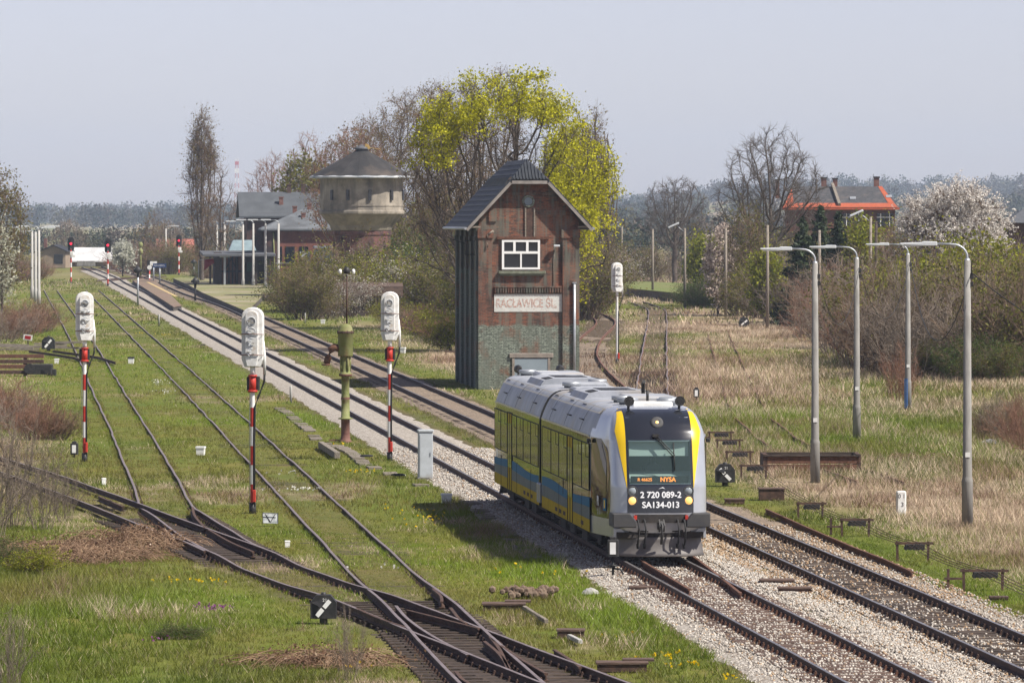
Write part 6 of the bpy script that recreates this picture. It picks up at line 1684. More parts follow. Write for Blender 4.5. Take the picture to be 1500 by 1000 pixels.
# house at the right edge
D5 = 470.0; s5 = D5/F
hr = empty("grey_roofed_house", (X_(1545, D5), D5, 0), 0, "house with grey hipped roof cut by the right edge", "house")
z5 = lambda py: H-(py-YH)*D5/F
b = MB(); b.box((0, 4, z5(326)/2), (132*s5, 7.5, z5(326)-0.05)); b.build("wall", st_shaded, hr)
b = MB(); V = [(-71*s5, -0.4, z5(326)), (71*s5, -0.4, z5(326)), (71*s5, 8.4, z5(326)), (-71*s5, 8.4, z5(326)), (-40*s5, 4, z5(306)), (40*s5, 4, z5(306))]
b.add(V, [(0, 1, 5, 4), (1, 2, 5), (2, 3, 4, 5), (3, 0, 4), (3, 2, 1, 0)]); b.build("roof", M['slate'], hr)
# lattice mast far away
D6 = 5200.0
lm = empty("lattice_mast", (X_(347, D6), D6, 0), 0, "pale red and white lattice mast far away left of the station roof", "mast")
b = MB(); top = H+(YH-232)*D6/F
for k in range(14):
    z0_, z1_ = top*k/14, top*(k+1)/14; w0, w1 = 2.8-1.7*k/14, 2.8-1.7*(k+1)/14; mi = k % 2
    for a in range(4):
        c0 = [(-1, -1), (1, -1), (1, 1), (-1, 1)][a]; c1 = [(1, -1), (1, 1), (-1, 1), (-1, -1)][a]
        b.cyl((c0[0]*w0, c0[1]*w0, z0_), (c0[0]*w1, c0[1]*w1, z1_), 0.2, n=4, m=mi, caps=False)
        b.cyl((c0[0]*w0, c0[1]*w0, z0_), (c1[0]*w1, c1[1]*w1, z1_), 0.1, n=4, m=mi, caps=False)
b.box((0, 0, top*0.82), (4.2, 4.2, 4.2), 1); b.box((0, 0, top*0.93), (3.6, 3.6, 3.2), 0)
b.build("lattice", [M['red_paint'], M['white_paint']], lm)
# ---------------------------------------------------------------- wooden poles on the right
def wood_pole(px, py, ty, label, lamp=None, r=0.12):
    p = G(px, py); ht = H-(ty-YH)*p.y/F
    t = empty("wooden_pole", (p.x, p.y, -0.1), 0, label, "pole")
    b = MB(); b.cyl((0, 0, -0.1), (0.02, 0, ht), r*1.15, r*0.85, 8); b.build("pole", M['wood_grey'] if lamp != 'dark' else M['wood_dark'], t)
    if lamp in (-1, 1):
        b = MB(); b.tube([(0, 0, ht-0.35), (lamp*0.5, 0, ht+0.05), (lamp*0.6, 0, ht+0.15)], 0.04); b.build("arm", M['galv'], t)
        b = MB(); b.box((lamp*1.05, 0, ht+0.30), (1.1, 0.26, 0.14), bev=0.04, ry=lamp*0.42 if lamp < 0 else -0.42); b.build("lamp_head", M['lamp_grey'], t)
    else:
        b = MB(); b.box((0, 0, ht-0.15), (0.5, 0.1, 0.1)); b.build("crossbar", M['wood_dark'], t)
wood_pole(911, 408, 330, "wooden lamp pole beside the green maple with lamp pointing left", -1)
wood_pole(956, 437, 334, "bare wooden pole just right of the maple's lamp pole")
wood_pole(1003, 452, 333, "wooden lamp pole in front of the round bare tree", -1)
wood_pole(1063, 464, 332, "bare wooden pole right of the pale green birch")
wood_pole(1124, 482, 328, "bare wooden pole at the left side of the thicket")
wood_pole(1275, 484, 316, "dark wooden lamp pole below the house wall", -1)
wood_pole(1283, 488, 322, "second dark wooden pole close to the lamp pole below the house", 'dark')
wood_pole(1366, 470, 333, "short dark pole in front of the white blossom tree", 'dark')
wood_pole(1455, 430, 320, "dark wooden lamp pole right of the white blossom tree", -1)
wood_pole(1474, 440, 326, "bare pole by the grey roofed house at the right edge", 'dark')
wood_pole(1200, 486, 335, "grey bare pole among the dark conifers")

# ---------------------------------------------------------------- trees
def envelope_points(rng, n, c, r, shell=0.0, zcut=None, lumps=0, spire=False):
    """points in an ellipsoid (optionally lumpy)"""
    out = []
    L = [(rng.normal(size=3), 0.28+0.25*rng.random()) for _ in range(lumps)]
    L = [(v/np.linalg.norm(v), a) for v, a in L]
    while len(out) < n:
        p = rng.normal(size=(n, 3)); p /= np.linalg.norm(p, axis=1)[:, None]
        rad = rng.random(n)**(1/3)
        rad = shell + (1-shell)*rad
        k = np.ones(n)*0.88
        for v, a in L: k = np.maximum(k, 0.88 + a*0.7*np.clip((p@v-0.72)/0.28, 0, 1))
        q = p*(rad*k)[:, None]
        if spire: q[:, :2] *= (0.35+0.65*np.sin(np.clip((q[:, 2:3]+1)/2, 0, 1)*math.pi)**0.6)
        q = q*np.array(r) + np.array(c)
        if zcut is not None: q = q[q[:, 2] > zcut]
        out.extend(q.tolist())
    return np.array(out[:n])
def colonize(rng, att, trunk, step, di, dk, maxit=220, bias=(0, 0, 0.10), radial=0.0):
    org = np.array(trunk[-1], float)*0.75
    nodes = [np.array(t, float) for t in trunk]; par = [-1] + list(range(len(trunk)-1))
    att = att.copy(); A = np.array(nodes)
    d = np.linalg.norm(att[:, None]-A[None], axis=2); near = d.argmin(1); nd = d.min(1)
    kids = [0]*len(nodes); bias = np.array(bias)
    for it in range(maxit):
        act = nd < di
        if not act.any(): break
        idx = near[act]; P = np.array(nodes)
        v = att[act]-P[idx]; v /= np.maximum(np.linalg.norm(v, axis=1), 1e-6)[:, None]
        acc = np.zeros((len(nodes), 3)); np.add.at(acc, idx, v)
        grow = np.unique(idx); new = []
        for g in grow:
            if kids[g] > 3: continue
            o_ = nodes[g]-org; o_ = o_/max(np.linalg.norm(o_), 1e-6)
            w = acc[g]/max(np.linalg.norm(acc[g]), 1e-6) + bias + rng.normal(size=3)*0.10 + o_*radial
            w /= np.linalg.norm(w); new.append(nodes[g]+w*step); par.append(int(g)); kids[g] += 1; kids.append(0)
        if not new: break
        b0 = len(nodes); nodes += new; N = np.array(new)
        dd = np.linalg.norm(att[:, None]-N[None], axis=2); m = dd.min(1); a = dd.argmin(1)+b0
        up = m < nd; nd[up] = m[up]; near[up] = a[up]
        keep = nd > dk
        att, nd, near = att[keep], nd[keep], near[keep]
        if len(att) == 0: break
    return np.array(nodes), np.array(par)
def radii(par, R, p=1.9, rmin=0.010):
    n = len(par); a = np.zeros(n); has = np.zeros(n, bool); has[par[par >= 0]] = True
    a[~has] = 1.0
    for i in range(n-1, 0, -1): a[par[i]] += a[i]
    r = a**(1/p)
    return np.maximum(r/r[0]*R, rmin), has
def prisms(P0, P1, R0, R1, k=4):
    P0, P1 = np.asarray(P0, float), np.asarray(P1, float); n = len(P0)
    d = P1-P0; d /= np.maximum(np.linalg.norm(d, axis=1), 1e-6)[:, None]
    ref = np.where(np.abs(d[:, 2:3]) < 0.9, np.array([[0, 0, 1.0]]), np.array([[1.0, 0, 0]]))
    u = np.cross(d, ref); u /= np.linalg.norm(u, axis=1)[:, None]; w = np.cross(d, u)
    V = np.zeros((n, 2*k, 3))
    for j in range(k):
        t = 2*math.pi*j/k; o = u*math.cos(t)+w*math.sin(t)
        V[:, j] = P0+o*np.asarray(R0)[:, None]; V[:, k+j] = P1+o*np.asarray(R1)[:, None]
    base = (np.arange(n)*2*k)[:, None]
    Fc = np.concatenate([base+np.array([[j, (j+1) % k, k+(j+1) % k, k+j]]) for j in range(k)])
    return V.reshape(-1, 3), Fc
def twigs(rng, P, Dr, n_each, L, r, up=0.25, spread=0.9, fork=True):
    """fine twigs leaving points P with parent directions Dr"""
    P = np.repeat(P, n_each, 0); Dr = np.repeat(Dr, n_each, 0); n = len(P)
    v = Dr*0.8 + rng.normal(size=(n, 3))*spread*0.6 + np.array([0, 0, up]); v /= np.linalg.norm(v, axis=1)[:, None]
    ln = L*(0.45+0.9*rng.random(n)); Q = P+v*ln[:, None]*0.55
    v2 = v + rng.normal(size=(n, 3))*0.35 + np.array([0, 0, up*0.4]); v2 /= np.linalg.norm(v2, axis=1)[:, None]
    E = Q+v2*ln[:, None]*0.5
    a = [prisms(P, Q, np.full(n, r), np.full(n, r*0.7), 3), prisms(Q, E, np.full(n, r*0.7), np.full(n, r*0.3), 3)]
    tips = [E]
    if fork:
        for s in (0.5, 0.85):
            B = P+(Q-P)*s
            v3 = v + rng.normal(size=(n, 3))*0.75; v3 /= np.linalg.norm(v3, axis=1)[:, None]
            E3 = B+v3*ln[:, None]*0.42
            a.append(prisms(B, E3, np.full(n, r*0.6), np.full(n, r*0.3), 3)); tips.append(E3)
    V = []; Fc = []; o = 0
    for q, f in a: V.append(q); Fc.append(f+o); o += len(q)
    return np.concatenate(V), np.concatenate(Fc), np.concatenate(tips)
def leaves(rng, P, size, cols, jitter=0.25, per=3, asp=0.6, droop=0.0):
    P = np.repeat(P, per, 0); n = len(P)
    c = P + rng.normal(size=(n, 3))*jitter
    a = rng.normal(size=(n, 3)); a[:, 2] -= droop; a /= np.linalg.norm(a, axis=1)[:, None]
    b_ = np.cross(a, rng.normal(size=(n, 3))); b_ /= np.linalg.norm(b_, axis=1)[:, None]
    s = size*(0.6+0.8*rng.random(n))[:, None]
    V = np.stack([c-a*s, c-b_*s*asp, c+a*s, c+b_*s*asp], 1).reshape(-1, 3)
    Fc = np.arange(4*n).reshape(n, 4)
    k = rng.random((n, 1)); cols = np.array(cols)
    i = (k[:, 0]*(len(cols)-1)).astype(int); f = k*(len(cols)-1)-i[:, None]
    C = cols[i]*(1-f)+cols[np.minimum(i+1, len(cols)-1)]*f
    C = C*(0.75+0.5*rng.random((n, 1)))
    return V, Fc, np.repeat(C, 4, 0)

def tree(name, label, loc, Hh, Wd, seed, R=0.3, trunk_h=0.25, natt=900, step=None, tw=(3, 0.8, 0.012), tw_mat='twig', leaf=None, leaf_fn=None, lumps=5, spire=False, group=None, Wy=None, zlow=None, cat="tree", bias=(0, 0, 0.10), bark='bark', fork=True, lean=0.0, pexp=1.9):
    rng = np.random.default_rng(seed)
    t = empty(name, loc, 0, label, cat, group)
    th = Hh*trunk_h; Wy = Wy or Wd
    cz = (Hh + th*(0.75 if zlow is None else zlow))/2; rz = (Hh-cz)*1.05
    att = envelope_points(rng, natt, (lean, 0, cz), (Wd/2, Wy/2, rz), lumps=lumps, spire=spire)
    step = (step or Hh/34.0)*0.72; natt = int(natt*2.0); tw = (tw[0], tw[1], tw[2]*0.8+0.000014*loc[1])
    nst = max(2, int(th/step)); k = [(0.12*step*math.sin(i*0.9+seed)+lean*0.3*i/nst, 0.12*step*math.cos(i*1.3+seed), th*i/nst) for i in range(nst+1)]
    nodes, par = colonize(rng, att, k, step, Wd*0.6+Hh*0.25, step*1.35, bias=bias, radial=0.0 if spire else 0.45)
    r, has = radii(par, R, pexp)
    i = np.arange(1, len(nodes)); pr = par[1:]
    thick = r[1:] > max(0.04, R*0.13)
    def seg(m):
        rr0 = np.minimum(r[pr[m]], r[i[m]]*1.35)
        return prisms(nodes[pr[m]], nodes[i[m]], rr0, r[i[m]], 6 if R > 0.1 else 4)
    V, Fc = seg(thick)
    # root flare
    np_mesh("trunk", V, Fc, M[bark], t, smooth=True)
    V1, F1 = seg(~thick)
    d = nodes[i]-nodes[pr]; d /= np.maximum(np.linalg.norm(d, axis=1), 1e-6)[:, None]
    fine = r[1:] < max(0.035, R*0.14)
    V2, F2, tips = twigs(rng, nodes[i[fine]], d[fine], tw[0], tw[1], tw[2], fork=fork)
    np_mesh("branches", np.concatenate([V1, V2]), np.concatenate([F1, F2+len(V1)]), M[tw_mat], t)
    if leaf:
        sel = np.ones(len(tips), bool)
        if leaf_fn is not None: sel = leaf_fn(tips, rng, np.array([lean, 0, cz]), np.array([Wd/2, Wy/2, rz]))
        else: sel = rng.random(len(tips)) < leaf.get('p', 1.0)
        LV, LF, LC = leaves(rng, tips[sel], leaf['size'], leaf['cols'], leaf.get('jit', 0.25), leaf.get('per', 3), leaf.get('asp', 0.6), leaf.get('droop', 0))
        np_mesh("crown", LV, LF, M[leaf.get('mat', 'leaf')], t, col=LC)
    return t
def at(px, D): return ((px-750.0)*D/F, D, -0.1)
def hgt(py, D): return H - (py-YH)*D/F + 0.1
def wid(w, D): return w*D/F
YG = [(0.25, 0.26, 0.006), (0.45, 0.44, 0.010), (0.62, 0.58, 0.022)]      # flowering maple
BUD = [(0.13, 0.085, 0.035), (0.20, 0.145, 0.05), (0.17, 0.15, 0.045)]
OLV = [(0.085, 0.095, 0.014), (0.14, 0.14, 0.022), (0.19, 0.17, 0.04)]
BIR = [(0.14, 0.17, 0.012), (0.24, 0.26, 0.02), (0.33, 0.33, 0.03)]
GRN = [(0.045, 0.075, 0.014), (0.07, 0.11, 0.02), (0.10, 0.135, 0.03)]
WHT = [(0.60, 0.54, 0.49), (0.74, 0.70, 0.64), (0.80, 0.78, 0.73)]
def maple_leaf(tips, rng, c, r):
    q = (tips-c)/r*np.array([1, 0.45, 1]); rad = np.linalg.norm(q, axis=1)
    nz = vnoise(tips[:, 0]+50+tips[:, 1]*0.7, tips[:, 2]*1.6, 1.9, 77, 2)
    side = q[:, 0]*0.75 + q[:, 2]*0.55
    return ((rad > 0.70) | (q[:, 0] > 0.38)) & ((q[:, 2] > 0.25) | (q[:, 0] > 0.15)) & (q[:, 2] > -0.30) & (rng.random(len(tips)) < np.clip((nz-0.30)*3.6, 0.03, 0.95))
# the yellow-green maple behind the signal box, and bare companions inside its dome
D = 345.0
tree("maple_tree", "tall flowering maple with bright yellow-green dome right behind the signal box", at(728, D), hgt(114, D), wid(290, D), 11, R=0.42, trunk_h=0.16, natt=1000, step=0.52, tw=(3, 0.75, 0.010), tw_mat='bark', leaf=dict(size=0.075, cols=YG, jit=0.22, per=11, asp=0.75), leaf_fn=maple_leaf, lumps=9, Wy=11.5, lean=0.8, zlow=0.8, pexp=2.1)
D = 372.0
tree("maple_tree", "smaller yellow-green maple low at the right side of the big maple", at(824, D), hgt(180, D), wid(96, D), 12, R=0.25, trunk_h=0.45, natt=700, step=0.42, tw=(3, 0.7, 0.012), leaf=dict(size=0.08, cols=YG, jit=0.22, per=9, asp=0.75, p=0.24), lumps=6, zlow=0.4)
D = 415.0
tree("lime_tree", "broad budding brown tree with dark limbs left of the signal box roof", at(688, D), hgt(128, D), wid(190, D), 13, R=0.42, trunk_h=0.18, natt=1250, step=0.52, tw=(3, 0.85, 0.012), tw_mat='twig', leaf=dict(size=0.07, cols=BUD, jit=0.3, per=2, p=0.5), lumps=8, zlow=0.6, pexp=2.1)
D = 640.0
tree("lime_tree", "big brown budding tree reaching over the water tower roof", at(590, D), hgt(146, D), wid(230, D), 14, R=0.40, trunk_h=0.2, natt=1300, step=0.66, tw=(3, 1.1, 0.013), tw_mat='twig', leaf=dict(size=0.09, cols=BUD, jit=0.35, per=3, p=0.5), lumps=9, zlow=0.7, pexp=2.1)
D = 620.0
tree("lime_tree", "reddish brown bare tree behind the water tower roof, left of the big limes", at(512, D), hgt(180, D), wid(130, D), 15, R=0.35, trunk_h=0.2, natt=900, step=0.75, tw=(3, 1.1, 0.018), tw_mat='twig_red', leaf=dict(size=0.12, cols=BUD, jit=0.4, per=2, p=0.4), lumps=7)
tree("willow_tree", "olive yellow budding tree rising behind the station roof chimneys", at(455, 730), hgt(232, 730), wid(96, 730), 16, R=0.35, trunk_h=0.2, natt=800, step=0.8, tw=(3, 1.2, 0.02), leaf=dict(size=0.22, cols=[(0.13,0.125,0.02),(0.21,0.20,0.03)], jit=0.5, per=3, p=0.6), lumps=6)
tree("bare_tree", "hazy reddish bare tree behind the station roof, farthest left", at(398, 800), hgt(222, 800), wid(84, 800), 17, R=0.35, trunk_h=0.2, natt=700, step=0.85, tw=(3, 1.3, 0.022), tw_mat='twig_red', lumps=7)
tree("bare_tree", "hazy reddish bare tree behind the station between willow and lime", at(447, 820), hgt(196, 820), wid(60, 820), 18, R=0.32, trunk_h=0.25, natt=600, step=0.85, tw=(3, 1.3, 0.022), tw_mat='twig_red', lumps=6)
# poplars
def poplar(px, D, top, w, seed, label, leaf=True):
    tree("poplar_tree", label, at(px, D), hgt(top, D), wid(w, D), seed, R=0.36, trunk_h=0.08, natt=1400, step=0.55, tw=(5, 1.5, 0.016), tw_mat='twig', spire=True, lumps=0, bias=(0, 0, 0.75), zlow=0.6,
         leaf=dict(size=0.10, cols=BUD, jit=0.4, per=2, p=0.5) if leaf else None)
poplar(296, 700, 150, 50, 21, "tall slim bare poplar standing alone left of the station building")
poplar(872, 520, 156, 50, 22, "tall bare poplar right behind the big maple, nearest of three")
poplar(890, 540, 178, 42, 23, "bare poplar rightmost behind the maple")
poplar(853, 540, 164, 40, 24, "bare poplar leftmost behind the maple, mostly hidden")
tree("bare_tree", "dark bare tree with crooked limbs right of the tall poplar", at(322, 690), hgt(252, 690), wid(58, 690), 25, R=0.3, trunk_h=0.2, natt=450, step=0.75, tw=(3, 1.2, 0.018), lumps=6)
# bare trees on the right
D = 700.0
tree("bare_tree", "round-crowned bare tree standing alone on the far loading platform", at(988, D), hgt(268, D), wid(96, D), 31, R=0.36, trunk_h=0.32, natt=800, step=0.62, tw=(3, 1.0, 0.015), tw_mat='bark', lumps=4, zlow=0.9)
D = 500.0
tree("oak_tree", "large dark bare oak left of the orange trimmed house", at(1128, D), hgt(203, D), wid(150, D), 32, R=0.45, trunk_h=0.30, natt=700, step=0.55, tw=(3, 1.0, 0.015), tw_mat='bark', lumps=8, zlow=1.0)
D = 380.0
tree("cherry_tree", "wide cherry tree in full white blossom behind the right thicket", at(1396, D), hgt(272, D), wid(140, D), 33, R=0.2, trunk_h=0.2, natt=500, step=0.42, tw=(6, 1.1, 0.014), leaf=dict(size=0.055, cols=WHT, jit=0.07, per=7, asp=0.9, p=0.85), lumps=9, zlow=0.4, tw_mat='twig')
tree("cherry_tree", "small blossoming cherry among the bushes behind the pale birch", at(1052, 470), hgt(338, 470), wid(46, 470), 34, R=0.12, trunk_h=0.2, natt=220, step=0.4, tw=(3, 0.6, 0.012), leaf=dict(size=0.11, cols=[(0.45,0.36,0.30),(0.58,0.50,0.44)], jit=0.15, per=4, p=0.7), lumps=4)
tree("cherry_tree", "small white blossom tree far away by the white hall", at(180, 800), hgt(356, 800), wid(30, 800), 35, R=0.12, trunk_h=0.15, natt=200, step=0.5, tw=(3, 0.7, 0.02), leaf=dict(size=0.20, cols=[(0.42,0.42,0.33),(0.60,0.60,0.52)], jit=0.3, per=5), lumps=3)
tree("birch_tree", "pale yellow-green birch in the field right of the lamp pole", at(1034, 520), hgt(342, 520), wid(50, 520), 36, R=0.12, trunk_h=0.15, natt=260, step=0.4, tw=(3, 0.8, 0.012), leaf=dict(size=0.13, cols=BIR, jit=0.25, per=4, p=0.8), lumps=3, spire=True)
tree("birch_tree", "young yellow-green birch at the left end of the thicket", at(1122, 430), hgt(362, 430), wid(56, 430), 37, R=0.10, trunk_h=0.1, natt=240, step=0.38, tw=(3, 0.7, 0.012), leaf=dict(size=0.12, cols=BIR, jit=0.25, per=4, p=0.6), lumps=4)
tree("birch_tree", "yellow-green birch below the slate roof of the orange trimmed house", at(1262, 430), hgt(312, 430), wid(48, 430), 38, R=0.12, trunk_h=0.15, natt=260, step=0.4, tw=(3, 0.8, 0.012), leaf=dict(size=0.12, cols=BIR, jit=0.25, per=4, p=0.7), lumps=3, spire=True)
tree("birch_tree", "olive birch with thin twigs left of the dark conifers", at(1096, 470), hgt(300, 470), wid(70, 470), 39, R=0.13, trunk_h=0.15, natt=300, step=0.45, tw=(3, 0.9, 0.012), leaf=dict(size=0.09, cols=OLV, jit=0.3, per=2, p=0.5), lumps=4)
def conifer(px, D, top, w, seed, label):
    rng = np.random.default_rng(seed); Hh = hgt(top, D); Wd = wid(w, D)
    t = empty("spruce_tree", at(px, D), 0, label, "conifer")
    b = MB(); b.cyl((0, 0, 0), (0, 0, Hh*0.97), 0.13, 0.02, 8); b.build("trunk", M['bark'], t)
    P = []
    for k in range(int(Hh*34)):
        z = Hh*(0.04+0.95*rng.random()**1.15); rr = Wd/2*(1-z/Hh)**0.8*(0.75+0.5*rng.random()); a = rng.random()*6.283
        m = max(3, int(rr*9)); s = np.linspace(0.15, 1, m)
        P.append(np.stack([np.cos(a)*rr*s, np.sin(a)*rr*s, z - 0.25*rr*s + 0.10*rr*s**2], 1))
    P = np.concatenate(P)
    V, Fc, C = leaves(rng, P, 0.20, [(0.014, 0.026, 0.008), (0.026, 0.044, 0.012), (0.042, 0.060, 0.018)], 0.09, 3, 0.35, 0.6)
    np_mesh("crown", V, Fc, M['needle'], t, col=C)
conifer(1176, 425, 320, 96, 41, "dark green spruce leftmost of the conifers below the oak")
conifer(1202, 440, 302, 84, 42, "tallest dark spruce in front of the orange trimmed house")
conifer(1228, 432, 310, 80, 43, "dark spruce rightmost of the conifers before the house")
# trees at the left edge and beyond the yard
tree("alder_tree", "budding olive brown tree at the left edge behind the pale lamp posts", at(-8, 480), hgt(258, 480), wid(84, 480), 44, R=0.25, trunk_h=0.15, natt=700, step=0.5, tw=(3, 0.9, 0.014), leaf=dict(size=0.11, cols=[(0.16,0.12,0.045),(0.20,0.16,0.05),(0.14,0.145,0.04)], jit=0.3, per=3, p=0.6), lumps=6)
tree("hawthorn_tree", "pale blossoming bush tree low at the left edge", at(2, 445), hgt(338, 445), wid(40, 445), 45, R=0.1, trunk_h=0.1, natt=200, step=0.4, tw=(3, 0.6, 0.012), leaf=dict(size=0.12, cols=[(0.35,0.34,0.24),(0.5,0.5,0.4)], jit=0.25, per=3, p=0.6), lumps=3)
tree("bare_tree", "hazy bare tree behind the far left signal", at(100, 1050), hgt(324, 1050), wid(62, 1050), 46, R=0.3, trunk_h=0.15, natt=450, step=0.75, tw=(3, 1.1, 0.03), tw_mat='twig_grey', lumps=4)
tree("bare_tree", "olive bare tree beyond the far platform signs", at(226, 960), hgt(318, 960), wid(44, 960), 47, R=0.25, trunk_h=0.15, natt=350, step=0.8, tw=(3, 1.2, 0.026), leaf=dict(size=0.16, cols=BUD, jit=0.4, per=2, p=0.4), lumps=4)
tree("bare_tree", "grey bare tree behind the farthest right red signal", at(250, 900), hgt(322, 900), wid(50, 900), 48, R=0.25, trunk_h=0.12, natt=350, step=0.75, tw=(3, 1.2, 0.026), tw_mat='twig_grey', lumps=4)

# ---------------------------------------------------------------- shrubs
def shrub_proto(kind, seed, Hh=3.0, Wd=3.2, stems=26, twm='twig', lf=None, r=0.022, dense=1.0):
    rng = np.random.default_rng(seed)
    t = empty(kind, (0, 0, -500), 0)
    P0 = []; P1 = []; R0 = []; R1 = []; tp = []; td = []
    for s in range(stems):
        a = rng.random()*6.283; sp = rng.random()**0.6
        p = np.array([math.cos(a)*sp*Wd*0.22, math.sin(a)*sp*Wd*0.22, 0.0])
        v = np.array([math.cos(a)*sp*0.75, math.sin(a)*sp*0.75, 1.0]); v /= np.linalg.norm(v)
        h = Hh*(0.55+0.5*rng.random())*(1-0.25*sp); n = 7
        for k in range(n):
            q = p+v*h/n
            rr = r*(1-k/n*0.75)
            P0.append(p); P1.append(q); R0.append(rr); R1.append(rr*0.88)
            if k >= 1: tp.append(q); td.append(v)
            v = v+rng.normal(size=3)*0.17+np.array([0, 0, 0.03]); v /= np.linalg.norm(v); p = q
    V, Fc = prisms(P0, P1, R0, R1, 3)
    V2, F2, tips = twigs(rng, np.array(tp), np.array(td), max(1, int(3*dense)), Hh*0.24, r*0.40, up=0.22, spread=1.0)
    np_mesh("branches", np.concatenate([V, V2]), np.concatenate([Fc, F2+len(V)]), M[twm], t)
    if lf:
        sel = rng.random(len(tips)) < lf.get('p', 1)
        LV, LF, LC = leaves(rng, tips[sel], lf['size'], lf['cols'], lf.get('jit', 0.12), lf.get('per', 2), lf.get('asp', 0.6))
        np_mesh("foliage", LV, LF, M['leaf'], t, col=LC)
    return t
SH = dict(
    bare=[shrub_proto("bare_shrub", 101, twm='twig_grey'), shrub_proto("bare_shrub", 102, stems=20, twm='twig_grey'), shrub_proto("bare_shrub", 103, stems=34, twm='twig')],
    russet=[shrub_proto("russet_shrub", 111, twm='twig_red'), shrub_proto("russet_shrub", 112, stems=34, twm='twig_red')],
    olive=[shrub_proto("budding_shrub", 121, lf=dict(size=0.046, cols=OLV, p=0.55, per=6)), shrub_proto("budding_shrub", 122, stems=32, lf=dict(size=0.042, cols=OLV+[(0.16,0.13,0.05)], p=0.6, per=6)), shrub_proto("budding_shrub", 123, stems=20, Hh=3.4, lf=dict(size=0.042, cols=BUD+OLV, p=0.5, per=6))],
    yellow=[shrub_proto("yellow_green_shrub", 131, stems=30, lf=dict(size=0.052, cols=[(0.13,0.15,0.010),(0.23,0.25,0.018),(0.33,0.32,0.03)], p=0.7, per=6)), shrub_proto("yellow_green_shrub", 132, stems=22, Hh=3.3, Wd=2.6, lf=dict(size=0.052, cols=[(0.12,0.14,0.010),(0.21,0.22,0.018),(0.30,0.28,0.03)], p=0.65, per=6))],
    green=[shrub_proto("green_shrub", 141, stems=34, lf=dict(size=0.046, cols=GRN, p=0.9, per=6, jit=0.15)), shrub_proto("green_shrub", 142, stems=28, lf=dict(size=0.043, cols=GRN+[(0.12,0.14,0.035)], p=0.8, per=6, jit=0.15))],
    blossom=[shrub_proto("blossom_shrub", 151, stems=24, lf=dict(size=0.042, cols=[(0.40,0.36,0.30),(0.55,0.52,0.46)], p=0.45, per=6))],
)
used = set()
def shrub(kind, px, py, top, label, group, seed, w=1.0, cat="shrub"):
    """a bush whose foot is at photo pixel (px,py) and whose top shows at row top"""
    rr = random.Random(seed); pr = SH[kind][seed % len(SH[kind])]
    p = G(px, py); hh = H-(top-YH)*p.y/F+0.1
    s = max(0.10, hh/3.0); sw = s*w*rr.uniform(0.9, 1.15)
    rz = rr.uniform(0, 6.28)
    p.z = float(gheight(p.x, p.y)) - 0.03
    if pr.name not in used:
        used.add(pr.name); o = pr; o.location = p; o.rotation_euler = (0, 0, rz); o.scale = (sw, sw, s); tag(o, label, cat, group)
    else:
        o = setcopy(pr, p, rz, (sw, sw, s), None, group); tag(o, label, cat, group)
    return o
LAB = dict(bare="bare grey-brown shrub", russet="russet bare shrub", olive="olive budding shrub", yellow="yellow-green leafing shrub", green="green leafy shrub", blossom="pale blossoming shrub")
def band_of(n, pts, kinds, where, seed, top_j=8, w=1.1):
    """n shrubs strewn along a polyline of (px, foot row, top row)"""
    rr = random.Random(seed)
    xs = [p[0] for p in pts]
    for k in range(n):
        px = xs[0] + (xs[-1]-xs[0])*(k+rr.random())/n
        py = float(np.interp(px, xs, [p[1] for p in pts])) + rr.uniform(-3, 3)
        tp = float(np.interp(px, xs, [p[2] for p in pts])) + rr.uniform(-top_j, top_j)
        kd = rr.choice(kinds)
        shrub(kd, px, py, tp, LAB[kd] + " " + where, LAB[kd] + "s " + where, rr.randint(0, 99), w)
# centre, below the water tower
band_of(16, [(432, 452, 385), (500, 455, 364), (590, 452, 358), (668, 452, 340)], ['olive', 'olive', 'green', 'bare', 'yellow'], "in the thicket below the water tower", 1, 10, 1.2)
band_of(12, [(424, 462, 392), (470, 466, 398), (530, 458, 380), (600, 456, 372), (670, 460, 372)], ['olive', 'bare', 'olive', 'yellow', 'blossom'], "in front of the thicket below the water tower", 2, 10, 1.2)
band_of(9, [(560, 436, 330), (620, 436, 300), (690, 436, 280)], ['olive', 'bare', 'olive'], "tall between the water tower and the signal box", 3, 14, 0.8)
band_of(8, [(570, 478, 440), (610, 485, 440), (668, 512, 455)], ['bare', 'yellow', 'russet', 'olive'], "low beside the signal box wall", 4, 6, 1.3)
# behind and right of the signal box
band_of(9, [(846, 440, 352), (900, 420, 365), (960, 412, 372), (1030, 412, 365)], ['olive', 'bare', 'bare', 'green', 'blossom'], "on the loading platform behind the lamp poles", 5, 10, 1.2)
band_of(4, [(850, 470, 350), (872, 455, 372)], ['yellow', 'olive'], "at the right corner of the signal box", 6, 10, 0.9)
band_of(5, [(1010, 452, 415), (1075, 452, 410)], ['green', 'yellow', 'green'], "low at the foot of the pale birch", 7, 6, 1.3)
# the long thicket on the right, back rows first
band_of(22, [(1080, 445, 345), (1180, 447, 350), (1300, 448, 335), (1400, 450, 345), (1530, 455, 345)], ['olive', 'bare', 'bare', 'yellow', 'russet', 'olive'], "in the back row of the right thicket", 8, 12, 1.1)
band_of(22, [(1080, 462, 395), (1160, 474, 380), (1260, 492, 368), (1360, 496, 362), (1530, 505, 372)], ['bare', 'bare', 'olive', 'russet', 'bare', 'yellow'], "in the middle row of the right thicket", 9, 12, 1.05)
band_of(14, [(1190, 490, 420), (1250, 512, 392), (1310, 535, 392), (1400, 550, 380), (1530, 560, 385)], ['bare', 'bare', 'olive', 'russet'], "in the front row of the right thicket", 10, 14, 0.95)
band_of(10, [(1290, 532, 400), (1385, 540, 385), (1440, 545, 372), (1510, 548, 395)], ['yellow', 'yellow', 'olive'], "near the right edge behind the nearest lamp post", 11, 10, 0.95)
